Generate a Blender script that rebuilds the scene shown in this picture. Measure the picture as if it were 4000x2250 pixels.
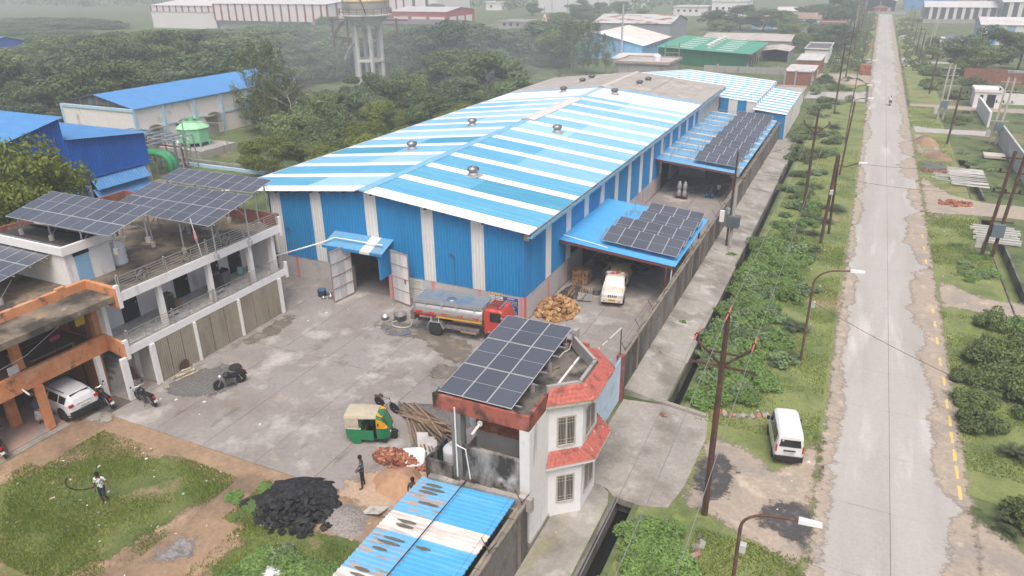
import bpy, bmesh, math, random
import numpy as np
from mathutils import Vector, Matrix
for _o in list(bpy.data.objects): bpy.data.objects.remove(_o, do_unlink=True)
SC = bpy.context.scene
COL = SC.collection
PI = math.pi
# ---------------------------------------------------------------- camera, sky, sun, exposure
cd = bpy.data.cameras.new('camera'); cam = bpy.data.objects.new('camera', cd); COL.objects.link(cam)
cd.sensor_width = 36.0; cd.lens = 36.0*2826/4000; cd.clip_start = 0.5; cd.clip_end = 6000
_r = (0.90464027, 0.42600722, -0.01199297); _u = (-0.16077259, 0.36719716, 0.91614323); _b = (0.39468741, -0.82685192, 0.40067162)
_m = Matrix.Identity(4)
for i in range(3):
 _m[i][0] = _r[i]; _m[i][1] = _u[i]; _m[i][2] = _b[i]
_m[2][3] = 23.0
cam.matrix_world = _m
SC.camera = cam
w = bpy.data.worlds.new('World'); SC.world = w; w.use_nodes = True
nt = w.node_tree; nt.nodes.clear()
sky = nt.nodes.new('ShaderNodeTexSky'); sky.sky_type = 'NISHITA'; sky.sun_disc = False
SUN_EL, SUN_AZ = 62.0, 150.0            # azimuth measured from +Y towards +X
sky.sun_elevation = math.radians(SUN_EL); sky.sun_rotation = math.radians(SUN_AZ)
sky.air_density = 0.75; sky.dust_density = 6.0; sky.ozone_density = 0.6
bg = nt.nodes.new('ShaderNodeBackground'); bg.inputs['Strength'].default_value = 0.14
wo = nt.nodes.new('ShaderNodeOutputWorld')
nt.links.new(sky.outputs[0], bg.inputs[0]); nt.links.new(bg.outputs[0], wo.inputs[0])
sl = bpy.data.lights.new('sun', 'SUN'); sl.energy = 1.2; sl.angle = math.radians(34); sl.color = (1.0, 0.98, 0.955)
so = bpy.data.objects.new('sun', sl); COL.objects.link(so)
_d = Vector((math.sin(math.radians(SUN_AZ))*math.cos(math.radians(SUN_EL)), math.cos(math.radians(SUN_AZ))*math.cos(math.radians(SUN_EL)), math.sin(math.radians(SUN_EL))))
so.rotation_euler = (-_d).to_track_quat('-Z', 'Y').to_euler(); so.location = _d*200
SC.view_settings.view_transform = 'Standard'; SC.view_settings.look = 'None'
SC.view_settings.exposure = 0.46; SC.view_settings.gamma = 1.0; SC.view_settings.use_curve_mapping = False
SC.cycles.max_bounces = 6; SC.cycles.diffuse_bounces = 3; SC.cycles.glossy_bounces = 3; SC.cycles.transmission_bounces = 4
SC.cycles.volume_bounces = 1; SC.cycles.use_denoising = True
# ---------------------------------------------------------------- helpers
def lin(c):
 return tuple(((v/255)/12.92 if v/255 <= 0.04045 else ((v/255+0.055)/1.055)**2.4) for v in c)
MATS = {}
def mat(name, col, rough=0.8, metal=0.0, layers=(), bump=0.0, bscale=8.0, spec=0.3, var=0.12, vscale=3.0, rnd=0.0, coat=0.0, island=0.0):
 """procedural material: base colour, slow noise variation, stain layers (colour, scale xyz, lo, hi)"""
 if name in MATS: return MATS[name]
 m = bpy.data.materials.new(name); m.use_nodes = True; MATS[name] = m
 t = m.node_tree; N = t.nodes; L = t.links
 P = N['Principled BSDF']; P.inputs['Roughness'].default_value = rough; P.inputs['Metallic'].default_value = metal
 P.inputs['Specular IOR Level'].default_value = spec
 if coat: P.inputs['Coat Weight'].default_value = coat; P.inputs['Coat Roughness'].default_value = 0.08
 tc = N.new('ShaderNodeTexCoord')
 def noise(scale, detail=5.0, off=0.0):
  if not isinstance(scale, (tuple, list)): scale = (scale,)*3
  mp = N.new('ShaderNodeMapping'); mp.inputs['Scale'].default_value = scale; mp.inputs['Location'].default_value = (off, off*1.7, off*0.6)
  L.new(tc.outputs['Object'], mp.inputs['Vector'])
  n = N.new('ShaderNodeTexNoise'); n.inputs['Scale'].default_value = 1.0; n.inputs['Detail'].default_value = detail; n.inputs['Roughness'].default_value = 0.6
  L.new(mp.outputs[0], n.inputs['Vector']); return n.outputs['Fac']
 def ramp(src, lo, hi):
  r = N.new('ShaderNodeMapRange'); r.inputs[1].default_value = lo; r.inputs[2].default_value = hi
  L.new(src, r.inputs[0]); return r.outputs[0]
 cur = None
 rgb = N.new('ShaderNodeRGB'); rgb.outputs[0].default_value = (*col, 1); cur = rgb.outputs[0]
 for i, ly in enumerate(layers):
  c2, sc, lo, hi = ly[:4]
  mx = N.new('ShaderNodeMix'); mx.data_type = 'RGBA'
  L.new(ramp(noise(sc, 6.0, 3.1*i+1.3), lo, hi), mx.inputs[0]); L.new(cur, mx.inputs[6]); mx.inputs[7].default_value = (*c2, 1); cur = mx.outputs[2]
 def mulv(src, lo, hi, cur):
  mr = N.new('ShaderNodeMapRange'); mr.inputs[1].default_value = 0.25; mr.inputs[2].default_value = 0.75; mr.inputs[3].default_value = lo; mr.inputs[4].default_value = hi
  L.new(src, mr.inputs[0])
  vm = N.new('ShaderNodeVectorMath'); vm.operation = 'SCALE'; L.new(cur, vm.inputs[0]); L.new(mr.outputs[0], vm.inputs['Scale']); return vm.outputs[0]
 if var: cur = mulv(noise(vscale, 8.0, 9.0), 1-var, 1+var, cur)
 if rnd:
  oi = N.new('ShaderNodeObjectInfo'); cur = mulv(oi.outputs['Random'], 1-rnd, 1+rnd, cur)
 if island:
  g = N.new('ShaderNodeNewGeometry'); cur = mulv(g.outputs['Random Per Island'], 1-island, 1+island, cur)
 L.new(cur, P.inputs['Base Color'])
 if bump:
  b = N.new('ShaderNodeBump'); b.inputs['Strength'].default_value = bump; b.inputs['Distance'].default_value = 0.05
  L.new(noise(bscale, 8.0, 5.0), b.inputs['Height']); L.new(b.outputs[0], P.inputs['Normal'])
 return m
def leafmat(name, c1, c2, rnd=0.25, trans=0.25):
 if name in MATS: return MATS[name]
 m = bpy.data.materials.new(name); m.use_nodes = True; MATS[name] = m
 t = m.node_tree; N = t.nodes; L = t.links; P = N['Principled BSDF']; P.inputs['Roughness'].default_value = 0.6; P.inputs['Specular IOR Level'].default_value = 0.25
 g = N.new('ShaderNodeNewGeometry'); oi = N.new('ShaderNodeObjectInfo'); tc = N.new('ShaderNodeTexCoord')
 n = N.new('ShaderNodeTexNoise'); n.inputs['Scale'].default_value = 0.7; n.inputs['Detail'].default_value = 3
 L.new(tc.outputs['Object'], n.inputs['Vector'])
 a = N.new('ShaderNodeMath'); a.operation = 'MULTIPLY_ADD'; L.new(g.outputs['Random Per Island'], a.inputs[0]); a.inputs[1].default_value = 0.55
 b = N.new('ShaderNodeMath'); b.operation = 'MULTIPLY'; L.new(n.outputs['Fac'], b.inputs[0]); b.inputs[1].default_value = 0.55; L.new(b.outputs[0], a.inputs[2])
 mx = N.new('ShaderNodeMix'); mx.data_type = 'RGBA'; L.new(a.outputs[0], mx.inputs[0]); mx.inputs[6].default_value = (*c1, 1); mx.inputs[7].default_value = (*c2, 1)
 mr = N.new('ShaderNodeMapRange'); mr.inputs[3].default_value = 1-rnd; mr.inputs[4].default_value = 1+rnd; L.new(oi.outputs['Random'], mr.inputs[0])
 vm = N.new('ShaderNodeVectorMath'); vm.operation = 'SCALE'; L.new(mx.outputs[2], vm.inputs[0]); L.new(mr.outputs[0], vm.inputs['Scale'])
 L.new(vm.outputs[0], P.inputs['Base Color'])
 tr = N.new('ShaderNodeBsdfTranslucent'); L.new(vm.outputs[0], tr.inputs['Color'])
 ms = N.new('ShaderNodeMixShader'); ms.inputs[0].default_value = trans
 L.new(P.outputs[0], ms.inputs[1]); L.new(tr.outputs[0], ms.inputs[2]); L.new(ms.outputs[0], N['Material Output'].inputs['Surface'])
 return m
def tag(o, label=None, cat=None, group=None, kind=None):
 if label: o['label'] = label
 if cat: o['category'] = cat
 if group: o['group'] = group
 if kind: o['kind'] = kind
 return o
def root(name, label, cat, loc=(0, 0, 0), group=None):
 o = bpy.data.objects.new(name, None); COL.objects.link(o); o.location = loc; o.empty_display_size = 0.3
 return tag(o, label, cat, group)
def link(name, me, parent=None, mats=None):
 o = bpy.data.objects.new(name, me); COL.objects.link(o)
 if parent is not None:
  o.parent = parent
  if parent.type == 'EMPTY' and parent.parent is None: o.matrix_parent_inverse = Matrix.Translation(-Vector(parent.location))
 return o
def rawmesh(name, V, F, mats=(), idx=None, smooth=False):
 me = bpy.data.meshes.new(name); me.from_pydata(V, [], F)
 for m in mats: me.materials.append(m)
 if idx is not None: me.polygons.foreach_set('material_index', idx)
 if smooth: me.polygons.foreach_set('use_smooth', [True]*len(me.polygons))
 me.update(); return me
class MB:
 def __init__(s): s.V = []; s.F = []; s.I = []
 def add(s, V, F, mi=0):
  o = len(s.V); s.V += [tuple(v) for v in V]; s.F += [tuple(i+o for i in f) for f in F]; s.I += [mi]*len(F); return s
 def box(s, x0, y0, z0, x1, y1, z1, mi=0):
  if x0 > x1: x0, x1 = x1, x0
  if y0 > y1: y0, y1 = y1, y0
  if z0 > z1: z0, z1 = z1, z0
  return s.add([(x0,y0,z0),(x1,y0,z0),(x1,y1,z0),(x0,y1,z0),(x0,y0,z1),(x1,y0,z1),(x1,y1,z1),(x0,y1,z1)],
              [(3,2,1,0),(4,5,6,7),(0,1,5,4),(1,2,6,5),(2,3,7,6),(3,0,4,7)], mi)
 def hexa(s, P, mi=0):   # 8 points: bottom 4 ccw, top 4 ccw
  return s.add(P, [(3,2,1,0),(4,5,6,7),(0,1,5,4),(1,2,6,5),(2,3,7,6),(3,0,4,7)], mi)
 def quad(s, a, b, c, d, mi=0): return s.add([a, b, c, d], [(0, 1, 2, 3)], mi)
 def poly(s, P, mi=0): return s.add(P, [tuple(range(len(P)))], mi)
 def prism(s, P, z0, z1, mi=0):
  n = len(P); V = [(x, y, z0) for x, y in P]+[(x, y, z1) for x, y in P]
  F = [tuple(range(n-1, -1, -1)), tuple(range(n, 2*n))]+[(i, (i+1) % n, n+(i+1) % n, n+i) for i in range(n)]
  return s.add(V, F, mi)
 def cyl(s, a, b, r0, r1=None, n=8, cap=True, mi=0):
  if r1 is None: r1 = r0
  a = Vector(a); b = Vector(b); d = (b-a)
  if d.length < 1e-6: return s
  d.normalize(); u = d.orthogonal().normalized(); v = d.cross(u)
  V = []
  for p, r in ((a, r0), (b, r1)):
   for k in range(n):
    t = 2*PI*k/n; V.append(p+u*(r*math.cos(t))+v*(r*math.sin(t)))
  F = [(k, (k+1) % n, n+(k+1) % n, n+k) for k in range(n)]
  if cap: F += [tuple(range(n-1, -1, -1)), tuple(range(n, 2*n))]
  return s.add(V, F, mi)
 def tube(s, pts, r, n=6, mi=0):
  pts = [Vector(p) for p in pts]; rs = r if isinstance(r, (list, tuple)) else [r]*len(pts)
  V = []; u = None
  for i, p in enumerate(pts):
   d = (pts[min(i+1, len(pts)-1)]-pts[max(i-1, 0)]).normalized()
   if u is None: u = d.orthogonal().normalized()
   u = (u-d*u.dot(d)); u = u.normalized() if u.length > 1e-6 else d.orthogonal().normalized()
   v = d.cross(u)
   for k in range(n):
    t = 2*PI*k/n; V.append(p+u*(rs[i]*math.cos(t))+v*(rs[i]*math.sin(t)))
  F = []
  for i in range(len(pts)-1):
   for k in range(n): F.append((i*n+k, i*n+(k+1) % n, (i+1)*n+(k+1) % n, (i+1)*n+k))
  F += [tuple(range(n-1, -1, -1)), tuple(range((len(pts)-1)*n, len(pts)*n))]
  return s.add(V, F, mi)
 def lathe(s, prof, c=(0, 0, 0), n=16, axis='z', mi=0):
  V = []; m = len(prof)
  for k in range(n):
   t = 2*PI*k/n; ct, st = math.cos(t), math.sin(t)
   for r, h in prof:
    p = (r*ct, r*st, h) if axis == 'z' else ((h, r*ct, r*st) if axis == 'x' else (r*ct, h, r*st))
    V.append((c[0]+p[0], c[1]+p[1], c[2]+p[2]))
  F = []
  for k in range(n):
   for j in range(m-1): F.append((k*m+j, ((k+1) % n)*m+j, ((k+1) % n)*m+j+1, k*m+j+1))
  F.append(tuple(k*m for k in range(n-1, -1, -1))); F.append(tuple(k*m+m-1 for k in range(n)))
  return s.add(V, F, mi)
 def xf(s, M, start=0):
  for i in range(start, len(s.V)): s.V[i] = tuple(M @ Vector(s.V[i]))
  return s
 def mesh(s, name, mats, smooth=False):
  if not isinstance(mats, (list, tuple)): mats = [mats]
  return rawmesh(name, s.V, s.F, mats, s.I, smooth)
 def build(s, name, mats, parent=None, smooth=False, **k):
  o = link(name, s.mesh(name, mats, smooth), parent)
  if k: tag(o, k.get('label'), k.get('cat'), k.get('group'), k.get('kind'))
  return o
def copytree(o, parent=None):
 c = o.copy(); COL.objects.link(c); c.parent = parent
 for ch in o.children: copytree(ch, c)
 return c
def place(o, loc, rz=0.0, sc=1.0):
 o.location = loc; o.rotation_euler = (0, 0, rz); o.scale = (sc, sc, sc) if not isinstance(sc, tuple) else sc; return o
def corr(name, O, U, V, wd, ln, pitch, depth, m, parent, prof=(0, .35, .5, .85), ln1=None, v0=0.0, v0b=None):
 """ribbed metal sheet: ribs repeat along U over wd, run along V; length ln at u=0 and ln1 at u=wd"""
 O = Vector(O); U = Vector(U).normalized(); V = Vector(V).normalized(); N = U.cross(V)
 n = max(1, round(wd/pitch)); us = []; hs = []
 for k in range(n):
  for f, h in zip(prof, (0, 0, 1, 1)): us.append((k+f)*wd/n); hs.append(h*depth)
 us.append(wd); hs.append(0)
 if ln1 is None: ln1 = ln
 if v0b is None: v0b = v0
 P = [];
 for u, h in zip(us, hs):
  f = u/wd
  P.append(O+U*u+V*(v0+(v0b-v0)*f)+N*h); P.append(O+U*u+V*(ln+(ln1-ln)*f)+N*h)
 F = [(2*i, 2*i+2, 2*i+3, 2*i+1) for i in range(len(us)-1)]
 return link(name, rawmesh(name, [tuple(p) for p in P], F, [m]), parent)
def ragged(P, amp, step, seed=0):
 rg = random.Random(seed); out = []
 n = len(P)
 for i in range(n):
  a = Vector(P[i]); b = Vector(P[(i+1) % n]); L = (b-a).length; k = max(1, int(L/step))
  nrm = Vector((-(b-a).y, (b-a).x)).normalized() if L > 0 else Vector((0, 0))
  for j in range(k):
   q = a+(b-a)*(j/k); q = q+nrm*rg.uniform(-amp, amp); out.append((q.x, q.y))
 return out
_pz = [0]
def softmat(m):
 """copy of a ground material whose sheet frays out towards its edge (attribute 'edge': 0 rim, 1 inside)"""
 n = m.name+'_frayed'
 if n in MATS: return MATS[n]
 s = m.copy(); s.name = n; MATS[n] = s; t = s.node_tree; N = t.nodes; L = t.links
 at = N.new('ShaderNodeAttribute'); at.attribute_name = 'edge'; tc = N.new('ShaderNodeTexCoord')
 nz = N.new('ShaderNodeTexNoise'); nz.inputs['Scale'].default_value = 1.3; nz.inputs['Detail'].default_value = 10; nz.inputs['Roughness'].default_value = .78; L.new(tc.outputs['Object'], nz.inputs['Vector'])
 ad = N.new('ShaderNodeMath'); ad.operation = 'MULTIPLY_ADD'; L.new(nz.outputs['Fac'], ad.inputs[0]); ad.inputs[1].default_value = 2.6; L.new(at.outputs['Fac'], ad.inputs[2])
 mr = N.new('ShaderNodeMapRange'); mr.inputs[1].default_value = 1.62; mr.inputs[2].default_value = 1.95; L.new(ad.outputs[0], mr.inputs[0])
 tr = N.new('ShaderNodeBsdfTransparent'); ms = N.new('ShaderNodeMixShader'); L.new(mr.outputs[0], ms.inputs[0]); L.new(tr.outputs[0], ms.inputs[1]); L.new(N['Principled BSDF'].outputs[0], ms.inputs[2]); L.new(ms.outputs[0], N['Material Output'].inputs['Surface'])
 return s
def patch(name, P, z, m, amp=0.0, step=0.6, seed=0, parent=None, soft=None, **k):
 _pz[0] += 1; z = z+.00045*(_pz[0] % 9)
 if soft is None: soft = 1.0 if (amp and parent is None) else 0
 if amp and not soft: P = ragged(P, amp, step, seed)
 if soft:      # grid sheet with its distance to the rim stored per vertex
  Q = np.array(P, float); mn = Q.min(0)-.15; mx = Q.max(0)+.15; st = max(.3, (mx-mn).max()/260); nx, ny = [max(2, int(math.ceil(v/st))+1) for v in (mx-mn)]
  if (mx-mn)[0] < 3: nx = max(nx, 9)
  X, Y = np.meshgrid(np.linspace(mn[0], mx[0], nx), np.linspace(mn[1], mx[1], ny), indexing='ij'); A = Q; B2_ = np.roll(Q, -1, 0); D = np.full(X.shape, 1e9); ins = np.zeros(X.shape, bool)
  for (ax, ay), (bx, by) in zip(A, B2_):
   dx, dy = bx-ax, by-ay; L2 = dx*dx+dy*dy+1e-9; t = np.clip(((X-ax)*dx+(Y-ay)*dy)/L2, 0, 1); D = np.minimum(D, np.hypot(X-ax-t*dx, Y-ay-t*dy))
   c_ = ((ay > Y) != (by > Y)); ins ^= c_ & (X < (bx-ax)*(Y-ay)/((by-ay) if by != ay else 1e-9)+ax)
  E_ = np.where(ins, D, -D)/soft; V = np.stack([X.ravel(), Y.ravel(), np.full(X.size, z)], 1); idx = np.arange(X.size).reshape(X.shape)
  keep = np.maximum.reduce([E_[:-1, :-1], E_[1:, :-1], E_[1:, 1:], E_[:-1, 1:]]) > -.05
  F = np.stack([idx[:-1, :-1][keep], idx[1:, :-1][keep], idx[1:, 1:][keep], idx[:-1, 1:][keep]], 1)
  me = bpy.data.meshes.new(name); me.from_pydata(V.tolist(), [], F.tolist()); at = me.attributes.new('edge', 'FLOAT', 'POINT'); at.data.foreach_set('value', np.clip(E_, -1, 1.2).ravel().astype(np.float32)); me.update()
 else:
  me = bpy.data.meshes.new(name); bm = bmesh.new(); vs = [bm.verts.new((x, y, z)) for x, y in P]; f = bm.faces.new(vs); f.normal_update()
  if f.normal.z < 0: f.normal_flip()
  bmesh.ops.triangulate(bm, faces=bm.faces[:]); bm.to_mesh(me); bm.free()
 me.materials.append(softmat(m) if soft else m); o = link(name, me, parent)
 if k: tag(o, k.get('label'), k.get('cat'), k.get('group'), k.get('kind'))
 return o
def blob(name, cx, cy, rx, ry, h, m, parent=None, z=0.0, seed=0, rough=0.12, n=26, rot=0.0, pw=1.0):
 """uneven heap on the ground"""
 rg = random.Random(seed); ph = [rg.uniform(0, 6.28) for _ in range(6)]; V = []; F = []; rings = 8
 for j in range(rings+1):
  f = j/rings
  for k in range(n):
   t = 2*PI*k/n
   e = 1+0.12*math.sin(2*t+ph[0])+0.08*math.sin(3*t+ph[1])+0.06*math.sin(5*t+ph[2])
   r = (1-f)*e; hh = h*(math.cos(min(1, (1-f))*PI/2))**pw
   x = r*rx*math.cos(t); y = r*ry*math.sin(t)
   q = rg.uniform(-1, 1)*rough*h*(0 if j == 0 else 1)
   V.append((cx+x*math.cos(rot)-y*math.sin(rot)+rg.uniform(-.05, .05)*rx*(1-f), cy+x*math.sin(rot)+y*math.cos(rot), z+(hh+q if j else -0.02)))
 for j in range(rings):
  for k in range(n): F.append((j*n+k, j*n+(k+1) % n, (j+1)*n+(k+1) % n, (j+1)*n+k))
 F.append(tuple(rings*n+k for k in range(n)))
 return link(name, rawmesh(name, V, F, [m], None, True), parent)
def text_mesh(txt, size, name='lettering', bold=0.0, extrude=0.004):
 cu = bpy.data.curves.new('t', 'FONT'); cu.body = txt; cu.size = size; cu.extrude = extrude; cu.align_x = 'CENTER'; cu.align_y = 'CENTER'; cu.resolution_u = 2; cu.offset = bold
 o = bpy.data.objects.new('t', cu); COL.objects.link(o); dg = bpy.context.evaluated_depsgraph_get()
 me = bpy.data.meshes.new_from_object(o.evaluated_get(dg)); me.name = name; bpy.data.objects.remove(o); bpy.data.curves.remove(cu); return me
def put_text(txt, size, pos, xdir, ydir, m, parent, name='lettering', bold=0.0):
 me = text_mesh(txt, size, name, bold); X = Vector(xdir).normalized(); Y = Vector(ydir).normalized(); Z = X.cross(Y)
 M = Matrix(((X.x, Y.x, Z.x, pos[0]), (X.y, Y.y, Z.y, pos[1]), (X.z, Y.z, Z.z, pos[2]), (0, 0, 0, 1)))
 me.transform(M); me.materials.clear(); me.materials.append(m); return link(name, me, parent)
# ---------------------------------------------------------------- materials
c_conc = mat('yard_concrete', (0.285, 0.262, 0.245), 0.88, layers=[((0.235, 0.21, 0.185), 0.22, .48, .66), ((0.44, 0.415, 0.39), 0.45, .54, .70), ((0.16, 0.145, 0.13), (0.9, 0.5, 0.9), .60, .76), ((0.38, 0.31, 0.24), 1.1, .62, .8)], var=.13, vscale=5.0, bump=.15, bscale=6)
c_joint = mat('joint_dark', (0.12, 0.11, 0.095), 0.95)
c_road = mat('road_concrete', (0.42, 0.40, 0.37), 0.9, layers=[((0.37, 0.35, 0.32), (0.45, 0.05, 1), .45, .62), ((0.53, 0.51, 0.48), (0.8, 0.1, 1), .56, .72), ((0.36, 0.32, 0.27), (1.6, .35, 1), .66, .8)], var=.09, vscale=7.0, bump=.1)
c_dirt = mat('shoulder_dirt', (0.37, 0.31, 0.245), 0.95, layers=[((0.30, 0.265, 0.225), 0.45, .5, .66), ((0.49, 0.41, 0.32), 0.9, .55, .7)], var=.18, vscale=6.0, bump=.3, bscale=5)
c_soil = mat('brown_soil', (0.31, 0.215, 0.135), 0.95, layers=[((0.19, 0.135, 0.095), 0.28, .48, .66), ((0.40, 0.285, 0.18), 0.6, .55, .7)], var=.22, vscale=5.0, bump=.4, bscale=5)
c_grass = mat('grass_ground', (0.205, 0.235, 0.085), 0.95, layers=[((0.125, 0.165, 0.058), 0.35, .46, .62), ((0.29, 0.225, 0.135), 0.16, .60, .72), ((0.20, 0.245, 0.07), 1.1, .55, .7)], var=.25, vscale=9.0, bump=.5, bscale=7)
c_lawn = mat('lawn_ground', (0.14, 0.165, 0.05), 0.95, layers=[((0.085, 0.125, 0.035), 0.5, .46, .62), ((0.25, 0.19, 0.115), 0.55, .56, .68)], var=.25, vscale=9.0, bump=.5, bscale=7)
c_scrub = mat('scrub_ground', (0.12, 0.15, 0.06), 0.95, layers=[((0.22, 0.18, 0.115), 0.09, .54, .66), ((0.055, 0.085, 0.03), 0.4, .5, .62)], var=.25, vscale=2.0, bump=.4, bscale=2)
c_apron = mat('apron_concrete', (0.33, 0.31, 0.275), 0.92, layers=[((0.20, 0.185, 0.16), 0.35, .45, .62), ((0.45, 0.43, 0.39), 0.8, .55, .7), ((0.25, 0.24, 0.12), (0.4, 0.15, 1), .60, .76)], var=.14, vscale=6.0, bump=.3, bscale=5)
c_bridge = mat('bridge_concrete', (0.33, 0.305, 0.27), 0.92, layers=[((0.22, 0.2, 0.17), 0.4, .48, .64), ((0.42, 0.39, 0.345), 0.8, .56, .7)], var=.16, vscale=6.0, bump=.3, bscale=5)
c_gravel = mat('dark_gravel', (0.13, 0.13, 0.125), 0.95, layers=[((0.2, 0.195, 0.18), 8, .5, .62)], var=.35, vscale=14, bump=.6, bscale=16)
c_tar = mat('tar_patch', (0.075, 0.073, 0.072), 0.9, layers=[((0.19, 0.165, 0.14), 2.2, .53, .68)], var=.35, vscale=12, bump=.5, bscale=14)
c_wetstain = mat('wet_stain', (0.155, 0.135, 0.11), 0.55, layers=[((0.25, 0.22, 0.18), 1.2, .5, .66)], var=.15, vscale=5)
c_mold = mat('boundary_wall_render', (0.19, 0.178, 0.16), 0.95, layers=[((0.075, 0.07, 0.06), (1.6, 0.35, 0.12), .45, .62), ((0.31, 0.29, 0.255), (0.6, 0.5, 0.3), .58, .74), ((0.085, 0.085, 0.055), (0.5, 0.5, 1.4), .60, .74)], var=.2, vscale=6, bump=.4, bscale=5)
c_ghwall = mat('white_plaster_stained', (0.74, 0.725, 0.70), 0.9, layers=[((0.30, 0.27, 0.22), (1.7, 1.7, 0.22), .57, .72), ((0.11, 0.105, 0.09), (2.2, 2.2, 0.28), .66, .80)], var=.07, vscale=4, bump=.2, bscale=6)
c_ghmold = mat('black_mould_plaster', (0.36, 0.345, 0.325), 0.92, layers=[((0.055, 0.052, 0.048), (0.9, 0.9, 0.35), .42, .58), ((0.6, 0.585, 0.56), (0.8, 0.8, 0.5), .60, .72)], var=.15, vscale=5, bump=.3)
c_white = mat('white_paint', (0.76, 0.75, 0.73), 0.85, layers=[((0.52, 0.5, 0.47), (1.2, 1.2, 0.25), .60, .76)], var=.05, vscale=3)
c_orange = mat('orange_paint', (0.56, 0.235, 0.105), 0.88, layers=[((0.62, 0.32, 0.18), 0.9, .5, .68), ((0.15, 0.09, 0.06), (1.1, 1.1, 0.8), .60, .74)], var=.12, vscale=3)
c_orangep = mat('orange_parapet', (0.58, 0.25, 0.115), 0.9, layers=[((0.64, 0.35, 0.2), 0.9, .5, .68), ((0.075, 0.055, 0.045), (1.3, 1.3, 1.1), .56, .68)], var=.14, vscale=3)
c_terr = mat('terrace_floor', (0.20, 0.165, 0.12), 0.95, layers=[((0.055, 0.05, 0.045), 0.45, .46, .6), ((0.33, 0.24, 0.15), 0.5, .55, .7), ((0.42, 0.4, 0.37), 0.6, .68, .78)], var=.2, vscale=5, bump=.2)
c_redband = mat('red_band_paint', (0.38, 0.12, 0.085), 0.9, layers=[((0.045, 0.04, 0.036), (1.0, 1.0, 0.7), .47, .62), ((0.46, 0.2, 0.17), 0.9, .58, .72)], var=.15, vscale=4)
c_redtile = mat('red_tile', (0.46, 0.135, 0.105), 0.7, layers=[((0.68, 0.42, 0.37), (3, 3, 3), .60, .72), ((0.22, 0.075, 0.06), 1.6, .52, .68)], var=.2, vscale=6)
c_blueW = mat('wall_sheet_blue', (0.022, 0.24, 0.52), 0.45, layers=[((0.02, 0.19, 0.42), (0.5, 0.5, 0.06), .52, .7)], var=.05, spec=.4)
c_whiteW = mat('wall_sheet_white', (0.70, 0.695, 0.665), 0.5, layers=[((0.58, 0.57, 0.54), (0.8, 0.8, 0.1), .55, .72)], var=.04, spec=.4)
c_blueR = [mat('roof_sheet_blue_a', (0.095, 0.345, 0.52), 0.5, layers=[((0.15, 0.42, 0.60), (0.15, 2.5, 1), .45, .66)], var=.05, spec=.35),
           mat('roof_sheet_blue_b', (0.19, 0.43, 0.61), 0.5, layers=[((0.25, 0.50, 0.67), (0.15, 2.5, 1), .45, .66)], var=.05, spec=.35),
           mat('roof_sheet_blue_c', (0.30, 0.52, 0.68), 0.5, layers=[((0.36, 0.575, 0.72), (0.15, 2.5, 1), .45, .66)], var=.05, spec=.35),
           mat('roof_sheet_teal', (0.055, 0.285, 0.43), 0.5, layers=[((0.10, 0.34, 0.49), (0.15, 2.5, 1), .45, .66)], var=.05, spec=.35)]
c_whiteR = mat('roof_sheet_white', (0.78, 0.775, 0.745), 0.5, layers=[((0.68, 0.655, 0.6), (0.12, 1.5, 1), .56, .74)], var=.04, spec=.35)
c_clearR = mat('roof_sheet_pale', (0.72, 0.70, 0.68), 0.6, layers=[((0.62, 0.595, 0.56), (0.4, 1.5, 1), .5, .7)], var=.04)
c_asb = mat('roof_sheet_cement', (0.40, 0.375, 0.345), 0.92, layers=[((0.31, 0.29, 0.265), (0.5, 1.2, 1), .5, .66), ((0.52, 0.49, 0.45), 0.4, .56, .7)], var=.08, vscale=5)
c_canR = mat('canopy_sheet_blue', (0.06, 0.34, 0.66), 0.4, layers=[((0.09, 0.39, 0.7), (0.2, 2, 1), .5, .7)], var=.05, spec=.5)
c_canR2 = mat('canopy_sheet_faded', (0.13, 0.34, 0.54), 0.5, layers=[((0.34, 0.29, 0.2), (0.25, .8, 1), .60, .72)], var=.06, spec=.4)
c_plinth = mat('grey_plinth_render', (0.50, 0.485, 0.475), 0.92, layers=[((0.40, 0.385, 0.37), 0.6, .52, .68)], var=.08, vscale=4)
c_pink = mat('pink_pilaster', (0.62, 0.27, 0.25), 0.9, var=.08)
c_steel = mat('galvanised_steel', (0.50, 0.52, 0.54), 0.42, 0.7, var=.1)
c_steelw = mat('stainless_rail', (0.55, 0.53, 0.50), 0.35, 0.8, var=.12)
c_brownst = mat('rusted_steel', (0.085, 0.05, 0.038), 0.85, layers=[((0.16, 0.085, 0.055), 2.0, .5, .7)], var=.2)
c_rustbeam = mat('red_oxide_steel', (0.16, 0.055, 0.05), 0.7, var=.15)
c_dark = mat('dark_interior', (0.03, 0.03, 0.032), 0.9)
c_black = mat('black_plastic', (0.022, 0.022, 0.024), 0.5, var=.05)
c_rub = mat('rubber', (0.03, 0.03, 0.03), 0.85, var=.15)
c_glass = mat('dark_glass', (0.018, 0.022, 0.025), 0.08, spec=.6, var=0)
c_pv = mat('solar_cells', (0.088, 0.096, 0.118), 0.25, spec=.65, var=.05, rnd=.08)  # dark cells lightened: grey of the sky reflection is put into the base colour
c_pvframe = mat('solar_frame', (0.62, 0.62, 0.60), 0.4, 0.3, var=.05)
c_pvc = mat('white_pvc_pipe', (0.80, 0.80, 0.78), 0.4, var=.03)
c_concpost = mat('concrete_post', (0.36, 0.345, 0.325), 0.92, layers=[((0.2, 0.19, 0.175), (1, 1, .3), .54, .7)], var=.12)
c_brick = mat('brick_red', (0.30, 0.105, 0.06), 0.9, layers=[((0.40, 0.19, 0.12), 3, .5, .65), ((0.2, 0.07, 0.045), 2, .56, .7)], var=.2, rnd=.2)
c_water = mat('ditch_water', (0.012, 0.013, 0.011), 0.12, spec=.35, var=.2)
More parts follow.
